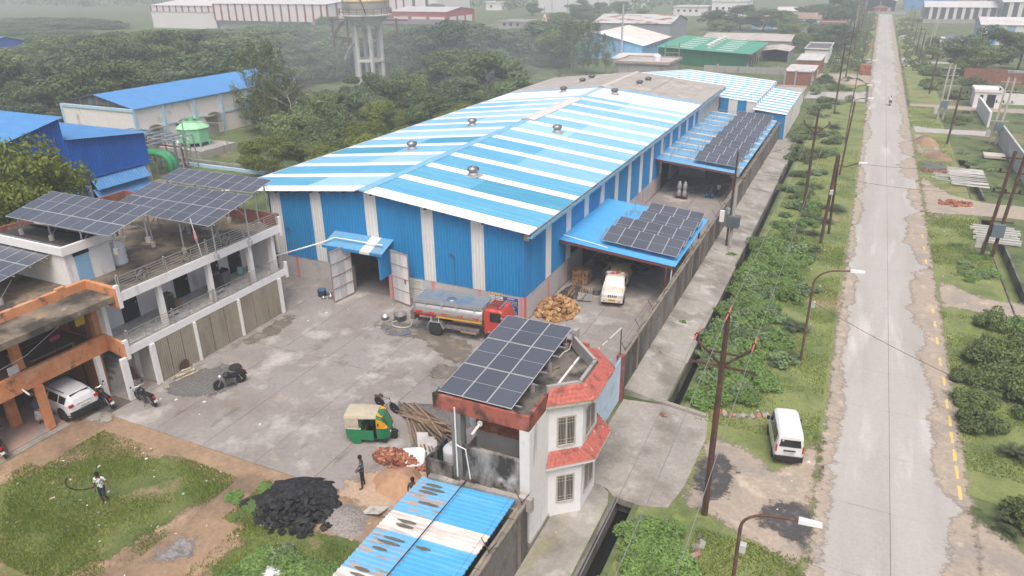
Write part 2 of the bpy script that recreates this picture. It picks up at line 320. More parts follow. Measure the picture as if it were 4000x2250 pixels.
c_yel = mat('yellow_road_paint', (0.70, 0.52, 0.14), 0.85, layers=[((0.46, 0.41, 0.33), 3.0, .50, .62)], var=.1)
c_wood = mat('timber', (0.26, 0.185, 0.125), 0.9, layers=[((0.16, 0.11, 0.075), (6, 6, 1), .5, .66)], var=.2, rnd=.2)
# ================================================================ SETTING: ground, ditches, road, yard
DX0, DX1 = -7.30, -6.62          # roadside ditch
g = MB(); B = 4000
def gq(x0, y0, x1, y1): g.quad((x0, y0, 0), (x1, y0, 0), (x1, y1, 0), (x0, y1, 0))
gq(-B, -B, DX0-.35, B); gq(DX0-.35, -B, DX1, 2); gq(DX0-.35, 36, DX0, B); gq(DX0, 116, DX1, B)
gq(DX1, -B, 12.5, B); gq(12.5, -B, 13.6, 57); gq(12.5, 81, 13.6, 88.6); gq(12.5, 108, 13.6, B); gq(13.6, -B, B, B)
g.build('ground', c_scrub, kind='structure')
d = MB()
d.box(DX0-.35, 2, -1.6, DX0-.20, 36, -.02); d.box(DX0-.2, 36, -1.6, DX0-.002, 116, -.02); d.box(DX1+.002, 2, -1.6, DX1+.15, 116, -.03)
d.quad((DX0-.4, 2, -1.5), (DX1+.1, 2, -1.5), (DX1+.1, 116, -1.5), (DX0-.4, 116, -1.5))
d.box(12.4, 57, -1.1, 12.497, 81, .10); d.box(13.603, 57, -1.1, 13.75, 81, .10); d.box(12.4, 88.6, -1.1, 12.497, 108, .10); d.box(13.603, 88.6, -1.1, 13.75, 108, .10)
d.build('ditch_lining', c_mold, kind='structure')
MB().quad((DX0-.36, 2, -1.05), (DX1+.01, 2, -1.05), (DX1+.01, 116, -1.05), (DX0-.36, 116, -1.05)).build('ditch_water', c_water, kind='structure')
MB().quad((12.49, 57, -.75), (13.61, 57, -.75), (13.61, 108, -.75), (12.49, 108, -.75)).build('overgrown_ditch_bed', c_grass, kind='structure')
# verges of short grass
patch('verge', [(-6.34, 22), (1.1, 18), (1.1, 150), (-6.34, 150)], .004, c_grass, kind='structure')
patch('verge', [(7.6, 34), (12.39, 33), (12.39, 150), (7.6, 150)], .004, c_grass, kind='structure')
patch('verge', [(-6, 150), (1.1, 150), (1.1, 430), (-6, 430)], .004, c_grass, .3, 6, 4, kind='structure')
patch('verge', [(7.6, 150), (14, 150), (14, 430), (8, 430)], .004, c_grass, .3, 6, 5, kind='structure')
# shoulders + road
patch('shoulder', [(0.7, 8), (8.2, 8), (7.85, 60), (7.85, 480), (.9, 480), (.9, 60)], .008, c_dirt, .10, .5, 2, soft=.8, kind='structure')
patch('shoulder', [(7.3, 33.2), (8.2, 32.6), (9.6, 31.0), (14, 28), (14, 18), (6, 18)], .009, c_dirt, .2, .7, 3, kind='structure')
patch('shoulder', [(7.4, 56.5), (9.0, 56.8), (14, 55.5), (22, 56), (22, 60), (11, 60.4), (8.6, 62.5), (7.4, 63.5)], .010, c_dirt, .3, .8, 8, kind='structure')
patch('dirt_path', [(7.4, 77), (8.4, 79.5), (10.5, 81.8), (14, 82.3), (30, 82.3), (30, 87.8), (14, 88.3), (11, 90), (8.6, 97), (7.4, 108)], .010, c_dirt, .35, .9, 9, kind='structure')
patch('dirt_path', [(7.5, 110), (9.5, 108.5), (11.5, 112), (10.8, 121), (9, 124), (7.5, 124)], .011, c_dirt, .35, .9, 19, kind='structure')
patch('side_lane', [(7.6, 124.6), (10.4, 125.2), (18.2, 125.2), (18.6, 130.3), (10.4, 129.6), (7.6, 132)], .012, c_road, .15, .9, 10, kind='structure')
patch('side_lane', [(7.6, 150), (18, 148), (40, 148), (40, 154), (18, 153.6), (7.6, 153.5)], .012, c_dirt, .3, .9, 12, kind='structure')
patch('side_lane', [(-10.5, 151.5), (-4, 153.5), (1.2, 150.5), (1.2, 168), (-1, 164), (-10.5, 161.5)], .012, c_road, .2, .9, 11, kind='structure')
patch('dirt_path', [(-12, 182), (-2, 182), (1.2, 176), (2.4, 178), (1.2, 199), (-2, 194), (-12, 192)], .013, c_dirt, .4, 1.2, 13, kind='structure')
patch('side_lane', [(7.6, 219), (12, 222), (22, 221), (22, 226), (12, 226.5), (7.6, 236)], .012, c_road, .2, 1.2, 15, kind='structure')
patch('side_lane', [(-9, 220), (1.2, 218), (1.2, 229), (-9, 225)], .012, c_road, .2, 1.2, 16, kind='structure')
road = bpy.data.objects.new('road', None); COL.objects.link(road); tag(road, kind='structure')
rg = random.Random(5); y = 8.0; k = 0
while y < 470:
 ln = 4.6 if y < 130 else 30.0
 for s in (0, 1):
  P = [(1.3, y+.012), (4.238, y+.012), (4.238, y+ln-.012), (1.3, y+ln-.012)] if s == 0 else [(4.262, y+.012), (7.25, y+.012), (7.25, y+ln-.012), (4.262, y+ln-.012)]
  patch('slab', P, .018+rg.uniform(0, .003), c_road, parent=road)
 y += ln
MB().quad((4.20, 8, .0165), (4.30, 8, .0165), (4.30, 470, .0165), (4.20, 470, .0165)).build('joint_filler', c_joint, road)
rg = random.Random(14)
for (xa, xb, amp) in ((.7, 2.35, .5), (5.75, 8.0, .6)):
 y = 10.0
 while y < 430:
  L = rg.uniform(9, 20); inner = rg.uniform(-amp, amp*.6)
  P = [(xa, y), (xb, y)] if False else None
  n = int(L/1.1)+2; left = []; right = []
  for j in range(n):
   yy = y+L*j/(n-1); w_ = max(0.0, math.sin(PI*j/(n-1)))**.4
   if xa < 3: left.append((xa, yy)); right.append((xa+.55+(xb-xa-.55+inner)*w_*rg.uniform(.75, 1.1), yy))
   else: right.append((xb, yy)); left.append((xb-.6-(xb-xa-.6-inner)*w_*rg.uniform(.75, 1.1), yy))
  patch('drifted_dirt', right+left[::-1], .0235, c_dirt, soft=.75, kind='structure'); y += L*rg.uniform(.72, 1.0)
rg = random.Random(9)
for i, yy in enumerate([33.4, 35.1, 36.6, 38.3, 40.0, 41.9, 44.6, 47.2, 50.3, 53.0, 55.6, 66, 69.5, 73]):
 x = 7.25 if yy < 45 else 7.2
 patch('yellow_dash', [(x-.07, yy), (x+.08, yy), (x+.08, yy+1.1), (x-.07, yy+1.1)], .030, c_yel, .03, .3, i, parent=road)
# tar patches, dark heaps of chips on the verge beside the road
patch('tar_patch', [(-4.9, 29), (-3.1, 27.9), (-2.2, 29.6), (-2.3, 31.8), (-3.4, 32.8), (-4.9, 32.2)], .012, c_tar, .16, .35, 21, kind='structure')
patch('tar_patch', [(-1.6, 27.6), (1.2, 26.4), (1.9, 28.8), (0.9, 30.6), (-1.3, 30.0)], .013, c_tar, .16, .35, 22, kind='structure')
patch('dirt_patch', [(-5, 27.6), (-3.4, 27.2), (-1.6, 26.2), (1.4, 25.2), (1.4, 36.5), (0.2, 35.2), (-1.0, 32.6), (-2.0, 33.6), (-4.9, 34.6)], .008, c_dirt, .28, .6, 23, kind='structure')
patch('gravel_patch', [(8.2, 100.5), (11.8, 100.2), (12.2, 103), (9, 106.5), (7.6, 106)], .014, c_gravel, .25, .5, 24, kind='structure')
# concrete bridge in front of the gate
br = MB().prism([(-9.75, 27.6), (-8.1, 27.35), (-7.7, 26.95), (-6.3, 26.8), (-5.1, 27.2), (-4.75, 29), (-4.6, 33.5), (-4.9, 35.7), (-7.3, 35.75), (-9.75, 35.35)], -.32, .035)
br.build('gate_bridge', c_bridge, kind='structure')
MB().box(-7.9, 27.3, -1.5, -6.3, 27.7, -.3).build('culvert_wall', c_mold, kind='structure')
# sloped concrete apron along the wall and ledge before the gatehouse
ap = bpy.data.objects.new('apron', None); COL.objects.link(ap); tag(ap, kind='structure')
y = 35.85; i = 0; rg = random.Random(3)
while y < 112:
 l = rg.choice([5.2, 7.4, 9.0]); y1 = min(112, y+l); h = .45+rg.uniform(-.04, .05); e = DX0+rg.uniform(-.12, .05)
 m = MB(); m.hexa([(-9.9, y, -.1), (e, y, -.5), (e, y1-.03, -.5), (-9.9, y1-.03, -.1), (-9.9, y, h), (e, y, .05), (e, y1-.03, .05), (-9.9, y1-.03, h)])
 m.build('apron_slab', c_apron, ap); y = y1; i += 1
lg = MB().prism([(-9.84, 6), (-7.72, 6), (-7.72, 26.3), (-7.95, 27.1), (-8.5, 27.5), (-9.84, 27.4)], -1.55, .04)
lg.build('drain_ledge', c_apron, kind='structure')
# concrete yard, cast in bays
yard = bpy.data.objects.new('yard', None); COL.objects.link(yard); tag(yard, kind='structure')
MB().quad((-46, 21.8, .012), (-10.2, 21.8, .012), (-10.2, 112, .012), (-46, 112, .012)).build('joint_bed', c_joint, yard)
xs = [-36.05, -32.4, -28.85, -25.2, -21.6, -18.15, -14.7, -10.15]; rg = random.Random(8)
for a, b in zip(xs[:-1], xs[1:]):
 segs = [(21.75, 32.0), (32.0, 42.28)] if b < -19.5 else [(21.9 if a < -16 else 26.6, 33), (33, 42.28), (42.28, 52), (52, 66), (66, 80), (80, 112)]
 for (y0, y1) in segs:
  if y0 > 42 and a < -19.2: a2 = -19.1
  else: a2 = a
  if a2 >= b: continue
  z = .055+rg.uniform(-.004, .004)
  MB().box(a2+.012, y0+.012, -.05, b-.012, y1-.012, z).build('yard_slab', c_conc, yard)
MB().box(-39.3, 23.3, -.05, -36.08, 42.28, .05).build('yard_slab', c_conc, yard)
MB().box(-46, 37.4, -.05, -39.3, 42.28, .05).build('yard_slab', c_conc, yard)
# stains of wet and spilt oil on the yard
for i, (P, zz) in enumerate([([(-29.2, 37.2), (-27, 36.2), (-24.6, 36.6), (-22.6, 35.2), (-20.6, 34.4), (-19.4, 36), (-20.8, 38), (-24, 38.8), (-28.2, 39.2)], .064),
  ([(-22.3, 33.2), (-20.8, 32.2), (-19.5, 33.4), (-20.3, 35.0), (-21.9, 34.9)], .066), ([(-36.0, 31.4), (-34.8, 31.0), (-33.6, 33.6), (-34.4, 36.4), (-36.0, 36.8)], .064)]):
 patch('wet_stain', P, zz, c_wetstain, .2, .35, 40+i, parent=yard, soft=1.0)
# open ground at the lower left
patch('soil_patch', [(-60, 8), (-15.2, 8), (-15.2, 21.78), (-60, 21.78)], .004, c_soil, kind='structure')
patch('lawn', [(-37.0, 11), (-27.5, 11), (-25.6, 14.6), (-25.2, 17.2), (-24.6, 20.2), (-27.0, 20.6), (-29.4, 21.0), (-33.4, 19.2), (-35.2, 16.8), (-36.8, 14)], .008, c_lawn, .35, .5, 31, kind='structure')
patch('lawn', [(-23.2, 12), (-15.2, 12), (-15.2, 19.8), (-17.4, 20.0), (-19.4, 19.4), (-21.2, 20.6), (-23.6, 21.2), (-23.9, 19.0), (-22.0, 17.0), (-22.6, 14.4)], .008, c_lawn, .35, .5, 32, kind='structure')
patch('ash_patch', [(-25.0, 14.2), (-23.4, 14.4), (-22.7, 15.8), (-23.3, 17.2), (-24.8, 16.6)], .012, mat('ash', (.26, .25, .24), .95, layers=[((.12, .11, .1), 2.5, .5, .65)], var=.3, vscale=8), .25, .35, 33, kind='structure')
patch('sand_patch', [(-20.6, 22.6), (-17.5, 26.2), (-15.0, 25.5), (-15.0, 21.4), (-17.6, 20.6), (-19.8, 21.2)], .058, mat('sand_spread', (.46, .33, .23), .95, layers=[((.36, .29, .23), 1.2, .5, .66)], var=.18, vscale=6, bump=.4, bscale=8), .35, .4, 34, kind='structure')
# ================================================================ MAIN WAREHOUSE
WX0, WX1, WY0, WY1 = -41.6, -19.2, 42.3, 113.0
RX, EZ, RZ, EXR, EXL = -32.15, 6.93, 8.40, -18.55, -45.9
WH = root('warehouse', 'long warehouse with blue and white striped sheet roof and walls', 'warehouse', (-30, 42, 0))
def roofz(x): return RZ-(RZ-EZ)*(x-RX)/(EXR-RX) if x > RX else RZ-(RZ-EZ)*(RX-x)/(RX-EXL)
sR = Vector((EXR-RX, 0, EZ-RZ)); lenR = sR.length; sR.normalize()
sL = Vector((EXL-RX, 0, EZ-RZ)); lenL = sL.length; sL.normalize()
bands = []; y = 41.6; bands.append((41.6, 43.18, 'w')); y = 43.18; k = 1
while y < 88.0:
 wy = 42.03+4.06*k; bands.append((y, wy, 'b')); bands.append((wy, wy+1.12, 'w')); y = wy+1.12; k += 1
bands.append((y, 89.3, 'b')); bands.append((89.3, 96.4, 'c')); bands.append((96.4, 113.2, 'g'))
rg = random.Random(12); split = 0.55
tone = {0: [0, 0, 0, 2], 1: [3, 0, 0, 0], 2: [0, 0, 1, 2], 3: [1, 0, 3, 1], 4: [1, 0, 1, 3], 5: [1, 1, 2, 2]}
bi = 0
for (a, b, t) in bands:
 if t == 'b': tn = tone.get(bi, [rg.choice([1, 2, 2]) for _ in range(4)]); bi += 1
 for side in (0, 1):
  for half in (0, 1):
   m = {'w': c_whiteR, 'c': c_clearR, 'g': c_asb}.get(t) or c_blueR[tn[side*2+half]]
   dz = (.10 if t == 'g' else .012 if half == 1 else 0)+(.02 if t == 'c' else 0)
   pit, dep = (.27, .035) if t != 'g' else (.18, .05)
   if side == 0:
    u0, u1 = (0, lenR*split+.12) if half == 0 else (lenR*split, lenR)   # from eave upwards
    O = Vector((EXR, a, EZ+dz)); corr('roof_sheet', O-sR*0, (0, 1, 0), -sR, b-a, u1, pit, dep, m, WH, v0=u0)
   else:
    u0, u1 = (0, lenL*(1-split)) if half == 1 else (lenL*(1-split)-.12, lenL)
    O = Vector((RX, a, RZ+dz)); corr('roof_sheet', O, (0, 1, 0), sL, b-a, u1, pit, dep, m, WH, v0=u0)
# horizontal sheet laps across the cement roof (rows of short shadow lines)
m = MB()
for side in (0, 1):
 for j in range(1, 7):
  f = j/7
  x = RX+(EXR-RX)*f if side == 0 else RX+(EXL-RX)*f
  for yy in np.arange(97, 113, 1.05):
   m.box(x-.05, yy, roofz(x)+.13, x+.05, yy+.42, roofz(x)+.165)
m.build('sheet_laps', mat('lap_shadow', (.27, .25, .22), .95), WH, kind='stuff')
# verge underside trim, ridge caps, flashing
for (a, b, mm, wd, dz) in [(41.55, 71.6, c_blueR[1], .42, .06), (71.6, 86.8, mat('ridge_cap_pale', (.62, .59, .54), .8, var=.06), .85, .09), (86.8, 96.2, c_blueR[2], .4, .06), (96.2, 113.3, mat('ridge_cap_cement', (.5, .47, .43), .9, var=.08), .4, .17)]:
 n = max(1, int((b-a)/7.5))
 for q in range(n):
  y0 = a+(b-a)*q/n; y1 = a+(b-a)*(q+1)/n-.02
  m = MB(); dzz = dz+rg.uniform(0, .015)
  m.add([(RX-wd, y0, roofz(RX-wd)+dzz), (RX, y0, RZ+dzz+.05), (RX+wd, y0, roofz(RX+wd)+dzz), (RX-wd, y1, roofz(RX-wd)+dzz), (RX, y1, RZ+dzz+.05), (RX+wd, y1, roofz(RX+wd)+dzz)], [(0, 3, 4, 1), (1, 4, 5, 2)])
  m.build('ridge_cap', mm, WH)
m = MB()
for (xa, xb) in ((RX+.3, EXR), (EXL, RX-.3)):
 m.hexa([(xa, 96.2, roofz(xa)+.05), (xb, 96.2, roofz(xb)+.05), (xb, 96.75, roofz(xb)+.05), (xa, 96.75, roofz(xa)+.05), (xa, 96.2, roofz(xa)+.10), (xb, 96.2, roofz(xb)+.10), (xb, 96.75, roofz(xb)+.18), (xa, 96.75, roofz(xa)+.18)])
m.build('step_flashing', c_blueR[1], WH)
m = MB(); m.hexa([(EXL-.1, 41.6, EZ-.12), (EXL, 41.6, EZ-.12), (EXL, 96.4, EZ-.12), (EXL-.1, 96.4, EZ-.12), (EXL-.12, 41.6, EZ+.05), (EXL, 41.6, EZ+.05), (EXL, 96.4, EZ+.05), (EXL-.12, 96.4, EZ+.05)])
m.build('left_gutter', c_plinth, WH)
# right gutter: box channel, pipe, hangers, beige fascia
m = MB(); m.box(-19.16, 42.05, EZ-.62, -19.06, 113, EZ-.12); m.box(-19.05, 42.02, EZ-.62, -18.75, 42.1, EZ-.1)
m.build('eave_fascia', mat('beige_fascia', (.38, .33, .25), .85, var=.1), WH)
m = MB(); m.box(-18.74, 41.7, EZ-.30, -18.42, 113.1, EZ-.26); m.box(-18.42, 41.7, EZ-.30, -18.38, 113.1, EZ-.06)
m.build('gutter', c_blueR[1], WH)
m = MB(); m.cyl((-18.5, 41.75, EZ+.02), (-18.5, 113, EZ+.02), .06, n=6); m.build('gutter_rail', c_steel, WH)
m = MB()
for yy in np.arange(43, 113, 2.05): m.box(-18.58, yy, EZ-.34, -18.34, yy+.05, EZ+.09)
m.build('gutter_hangers', c_steelw, WH, kind='stuff')
m = MB(); m.tube([(-18.6, 57.2, EZ-.2), (-18.75, 57.2, EZ-.5), (-18.95, 57.2, 4.4)], .07); m.build('downpipe', c_steel, WH)
m = MB(); m.tube([(-18.6, 79.2, EZ-.2), (-18.75, 79.2, EZ-.5), (-18.95, 79.2, 4.4)], .06); m.build('downpipe', c_steel, WH)
# walls: plinth with pilasters, cladding sheets
PZ = 1.95
DL, DR, DT = -34.0, -30.4, 4.1   # front doorway
m = MB(); m.box(WX0, WY0, 0, DL, WY0+.22, PZ); m.box(DR, WY0, 0, WX1, WY0+.22, PZ)
m.box(WX1-.22, WY0+.22, 0, WX1, 54.0, PZ); m.box(WX1-.22, 58.2, 0, WX1, 80, PZ); m.box(WX1-.22, 84.4, 0, WX1, WY1, PZ); m.box(WX0, WY0+.22, 0, WX0+.22, WY1, PZ)
m.box(EXL+.35, 46.2, 0, WX0, 46.4, PZ)
m.build('plinth_wall', c_plinth, WH)
for x in (-39.6, -26.7, -22.8): MB().box(x-.14, WY0-.03, .03, x+.14, WY0-.002, PZ-.01).build('pilaster', c_pink, WH)
m = MB(); m.box(WX1-.36, WY0-.035, .03, WX1+.03, WY0-.002, PZ-.01); m.box(WX1+.002, WY0-.035, .03, WX1+.03, WY0+.3, PZ-.01); m.build('pilaster', c_pink, WH)
for yy in (46.6, 50.6, 54.0, 62.5, 67.5, 72.5, 76.2): MB().box(WX1+.002, yy-.13, .03, WX1+.03, yy+.13, PZ-.01).build('pilaster', c_pink, WH)
fb = [(-41.6, -40.52, 'w'), (-40.52, -37.46, 'b'), (-37.46, -36.43, 'w'), (-36.43, -32.33, 'b'), (-32.33, -31.28, 'w'), (-31.28, -27.41, 'b'), (-27.41, -26.41, 'w'), (-26.41, -23.33, 'b'), (-23.33, -22.32, 'w'), (-22.32, -19.2, 'b')]
for a, b, t in fb:
 for (p, q) in ([(a, b)] if not (a < RX < b) else [(a, RX), (RX, b)]):
  lo = PZ
  segs = [(p, q, lo)]
  if q > DL and p < DR:
   segs = []
   if p < DL: segs.append((p, DL, lo))
   segs.append((max(p, DL), min(q, DR), DT))
   if q > DR: segs.append((DR, q, lo))
  for (s0, s1, l0) in segs:
   corr('wall_sheet', (s0, WY0-.01, 0), (1, 0, 0), (0, 0, 1), s1-s0, roofz(s0)-.06, .26, .035, c_whiteW if t == 'w' else c_blueW, WH, ln1=roofz(s1)-.06, v0=l0-.03)
corr('wall_sheet', (EXL+.3, 46.2, 0), (1, 0, 0), (0, 0, 1), WX0-EXL-.3, roofz(EXL)-.05, .26, .035, c_blueW, WH, ln1=roofz(WX0)-.06, v0=1.9)
yy = WY0; k = 0
sb = [(42.3, 46.0, 'b')]; y = 46.0; k = 0
while y < 97:
 sb.append((y, y+1.08, 'w')); sb.append((y+1.08, min(y+4.1, 98.2), 'b')); y += 4.1
for a, b, t in sb:
 lo = PZ-.03
 if a < 58.2 and b > 54.0: lo = 3.4
 if a < 84.4 and b > 80.0: lo = 3.9
 corr('wall_sheet', (WX1+.01, a, 0), (0, 1, 0), (0, 0, 1), b-a, EZ-.5, .26, .035, c_whiteW if t == 'w' else c_blueW, WH, v0=lo)
m = MB(); m.box(WX1-.2, 98.2, PZ, WX1, 113, EZ-.2); m.build('rear_wall', mat('rear_render', (.56, .53, .49), .9, layers=[((.42, .39, .35), .5, .5, .66)], var=.06), WH)
m = MB(); m.quad((WX0+.3, WY1, 0), (WX1-.3, WY1, 0), (WX1-.3, WY1, 6.9), (WX0+.3, WY1, 6.9)); m.build('back_wall', c_whiteW, WH)
m = MB(); m.poly([(WX0+.05, WY1+.02, EZ-.3), (WX1-.05, WY1+.02, EZ-.3), (RX, WY1+.02, RZ-.1)]); m.build('back_gable', c_whiteW, WH)
# purlin ends under the verge
m = MB()
for f in np.linspace(.06, .96, 9):
 for sx in (1, -1):
  x = RX+(EXR-RX)*f if sx > 0 else RX+(EXL+4-RX)*f
  m.box(x-.06, 41.75, roofz(x)-.22, x+.06, WY0, roofz(x)-.1)
m.build('purlin_ends', c_brownst, WH, kind='stuff')
m = MB()
for x, yy in ((-40.0, WY0), (-24.9, WY0)): m.tube([(x-.3, yy-.05, 4.35), (x+.1, yy-.18, 4.33), (x+.16, yy-.12, 4.1)], .03)
m.cyl((-24.75, WY0-.06, 4.2), (-24.75, WY0-.06, 2), .015)
m.build('wall_brackets', c_brownst, WH)
# porch over the front door
pc = MB(); Ax = (-34.55, -30.1)
for a, b, t in [(-35.35, -33.3, 'b'), (-33.3, -31.9, 'b'), (-31.9, -31.0, 'w'), (-31.0, -29.9, 'b')]:
 corr('porch_sheet', (a, 40.6, 4.12), (1, 0, 0), (0, 1.65, .62), b-a, 1.76, .22, .03, c_whiteW if t == 'w' else c_canR2, WH)
 MB().box(a, 40.57, 3.93, b, 40.6, 4.13).build('porch_trim', c_whiteW if t == 'w' else c_blueW, WH)
m = MB(); m.box(-34.2, 40.7, 2.2, -34.0, 40.9, 4.1); m.box(-30.4, 40.75, 2.0, -30.25, 42.2, 4.0); m.box(-34.2, 40.75, 2.0, -34.05, 42.2, 4.0); m.build('porch_side', c_blueW, WH, kind='stuff')
m = MB(); m.box(-34.25, 40.65, 0, -33.9, 41.0, 2.2); m.build('porch_pier', c_concpost, WH)
m = MB(); m.box(-30.42, 41.9, 0, -30.15, 42.28, 2.0); m.build('porch_pier', c_pink, WH)
m = MB(); m.tube([(-38.6, 38.5, 3.35), (-35.2, 40.7, 4.35), (-34.6, 41.2, 4.62), (-30.2, 41.2, 4.62)], .055); m.build('porch_pipe', c_pvc, WH)
# interior seen through the door
m = MB(); m.box(-36, 48, .06, -28, 48.2, 4.2); m.box(-36.2, 42.6, .06, -36, 48.2, 4.2); m.box(-28, 42.6, .06, -27.8, 48.2, 4.2); m.box(-36.2, 42.6, 4.2, -27.8, 48.2, 4.3); m.build('interior_wall', mat('interior_render', (.30, .29, .28), .95, var=.1), WH)
m = MB(); m.box(-34.0, 47.9, .06, -33.0, 47.98, 2.1); m.build('interior_door', c_dark, WH)
m = MB(); m.quad((-36, 42.28, .06), (-28, 42.28, .06), (-28, 48, .06), (-36, 48, .06)); m.build('interior_floor', c_conc, WH)
# steel gate leaves standing open
def leaf(name, hinge, d, w, h, label):
 r = root('gate_leaf', label, 'gate', hinge, 'steel door leaves of the warehouse')
 X = Vector(d).normalized(); Z = Vector((0, 0, 1)); O = Vector(hinge)+Z*.12
 for i in range(3):
  corr('ribbed_sheet', O+X*(w*i/3), X, Z, w/3, h, .17, .02, [c_whiteW, mat('galv_sheet', (.55, .56, .57), .45, .3, var=.08), mat('zinc_sheet', (.66, .67, .68), .4, .3, var=.08)][(i+(1 if 'right' in label else 0)) % 3], r)
 m = MB(); Nn = X.cross(Z)*.03
 for zz in (0, h*.25, h*.5, h*.75, h): m.cyl(O+Z*zz-Nn, O+X*w+Z*zz-Nn, .035, n=4); m.cyl(O+Z*zz+Nn, O+X*w+Z*zz+Nn, .03, n=4)
 for t in (0, 1): m.cyl(O+X*(w*t), O+X*(w*t)+Z*h, .045, n=4)
 m.build('leaf_frame', mat('primer_frame', (.33, .24, .22), .8, var=.1), r)
 m = MB(); m.box(-.03, -.05, 0, .03, .05, .35); m.xf(Matrix.Translation(O+X*(w*.8)+Z*(h*.42)+Nn*2)); m.build('handle', c_brownst, r)
leaf('L', (-33.45, 41.45, .06), (-.12, -1, 0), 2.15, 4.0, 'white ribbed steel gate leaf standing open left of the warehouse doorway')
leaf('R', (-29.85, 41.6, .06), (1, -.28, 0), 1.9, 4.0, 'grey and white steel gate leaf right of the warehouse doorway')
# sacks inside the door
rg = random.Random(2)
for i, (x, yy) in enumerate([(-31.6, 46), (-31.1, 46.4), (-30.6, 46.1)]):
 o = blob('sack', x, yy, .35, .28, .75, mat('sack', (.48, .46, .42), .95, var=.2), z=.06, seed=50+i, pw=.5); tag(o, ['upright grey sack just inside the warehouse doorway, leftmost of three', 'grey sack inside the warehouse doorway, middle of three', 'grey sack inside the warehouse doorway, rightmost of three'][i], 'sack', 'sacks inside the warehouse')
# turbine ventilators
def vent(x, y, lab, shiny=0):
 r = root('roof_ventilator', lab, 'ventilator', (x, y, roofz(x)), 'turbine ventilators on the warehouse roof')
 z = roofz(x); mm = mat('vent_metal', (.36, .35, .33), .4, .8, var=.25, vscale=9) if shiny else mat('vent_old', (.17, .16, .14), .6, .5, var=.3, vscale=7)
 MB().box(x-.62, y-.62, z+.03, x+.62, y+.62, z+.075).build('base_plate', mat('vent_plate', (.5, .49, .46), .6, .2, var=.12), r)
 MB().lathe([(.5, .07), (.36, .2), (.34, .34)], (x, y, z), 14).build('collar', mat('vent_collar', (.45, .45, .43), .5, .3, var=.12), r, True)
 m = MB(); n = 18
 for k in range(n):
  t = 2*PI*k/n; t2 = t+.42; pr = [(.30, .34), (.46, .46), (.50, .60), (.42, .74), (.2, .80)]
  V = []
  for rr, h in pr: V.append((x+rr*math.cos(t), y+rr*math.sin(t), z+h)); V.append((x+(rr-.02)*math.cos(t2), y+(rr-.02)*math.sin(t2), z+h))
  m.add(V, [(2*q, 2*q+1, 2*q+3, 2*q+2) for q in range(4)])
 m.lathe([(.24, .78), (.2, .83), (.02, .84)], (x, y, z), 12); m.build('turbine_head', mm, r, True)
for i, (x, y) in enumerate([(-27.4, 50.4), (-37.2, 56.7), (-27.5, 68.8), (-37.4, 69.0), (-29.3, 93.3), (-36.6, 93.7), (-28.6, 102.5), (-28.4, 106.3), (-37.3, 103), (-37.3, 107.1)]):
 vent(x, y, ['shiny turbine ventilator nearest the front, right roof slope', 'turbine ventilator nearest the front on the left roof slope', 'second turbine ventilator from the front on the right slope', 'second turbine ventilator from the front on the left slope',
  'dark ventilator on the pale sheets right of the ridge', 'dark ventilator on the pale sheets left of the ridge', 'nearer dark ventilator on the grey cement roof, right of ridge', 'farther dark ventilator on the grey cement roof, right of ridge', 'nearer dark ventilator on the grey cement roof, left of ridge', 'farther dark ventilator on the grey cement roof, left of ridge'][i], i < 4)
# notices on the plinth
def board(name, x0, x1, z0, z1, m, lab, yy=None):
 yy = WY0-.03 if yy is None else yy
 return MB().box(x0, yy, z0, x1, yy+.028, z1).build(name, m, label=lab, cat='sign')
c_txtT = mat('teal_letter', (.12, .34, .36), .7, var=0); c_txtB = mat('dark_letter', (.05, .05, .08), .7, var=0); c_txtY = mat('yellow_letter', (.75, .68, .2), .7, var=0); c_txtW = mat('white_letter', (.8, .8, .78), .7, var=0); c_txtR = mat('red_letter', (.65, .03, .02), .6, var=0)
b1 = board('wall_sign', -28.75, -27.65, 1.08, 1.82, mat('cream_board', (.62, .62, .52), .8, var=.05), 'cream painted notice with two teal lines beside the warehouse gate')
put_text('Nav Kailaswani', .15, (-28.2, WY0-.034, 1.66), (1, 0, 0), (0, 0, 1), c_txtT, b1); put_text('Metal Product', .15, (-28.2, WY0-.034, 1.46), (1, 0, 0), (0, 0, 1), c_txtT, b1)
b2 = board('wall_sign', -29.05, -27.2, .12, 1.03, mat('plaster_board', (.50, .50, .46), .9, layers=[((.38, .38, .35), 2, .5, .6)], var=.1), 'grey lettered board behind the tanker, below the cream notice')
m = MB()
for zz in (.9, .75, .6, .45, .3):
 x = -28.85; rr = random.Random(int(zz*100))
 while x < -27.4: l = rr.uniform(.06, .2); m.box(x, WY0-.036, zz-.035, x+l, WY0-.031, zz+.035); x += l+.05
m.build('lettering', c_txtW, b2, kind='stuff')
b3 = board('wall_poster', -22.0, -20.95, .55, 1.92, mat('poster_white', (.74, .75, .78), .7, var=.03), 'white poster with orange heading and rows of text')
m = MB(); m.box(-21.98, WY0-.036, 1.70, -20.97, WY0-.031, 1.88); m.build('heading', mat('poster_orange', (.55, .18, .02), .7, var=.05), b3)
m = MB(); rr = random.Random(4)
for zz in np.arange(1.6, .6, -.13):
 x = -21.9
 while x < -21.1: l = rr.uniform(.05, .17); m.box(x, WY0-.036, zz-.02, x+l, WY0-.031, zz+.02); x += l+.03
m.build('lettering', mat('indigo_letter', (.10, .12, .35), .7, var=0), b3, kind='stuff')
m = MB(); x = -21.85
while x < -21.1: m.box(x, WY0-.042, 1.75, x+.09, WY0-.037, 1.83); x += .13
m.build('lettering', c_txtY, b3, kind='stuff')
b4 = board('wall_poster', -20.88, -19.72, .5, 1.72, mat('poster_blue', (.02, .09, .36), .6, var=.05), 'blue poster with yellow rows of text at the warehouse corner')
m = MB()
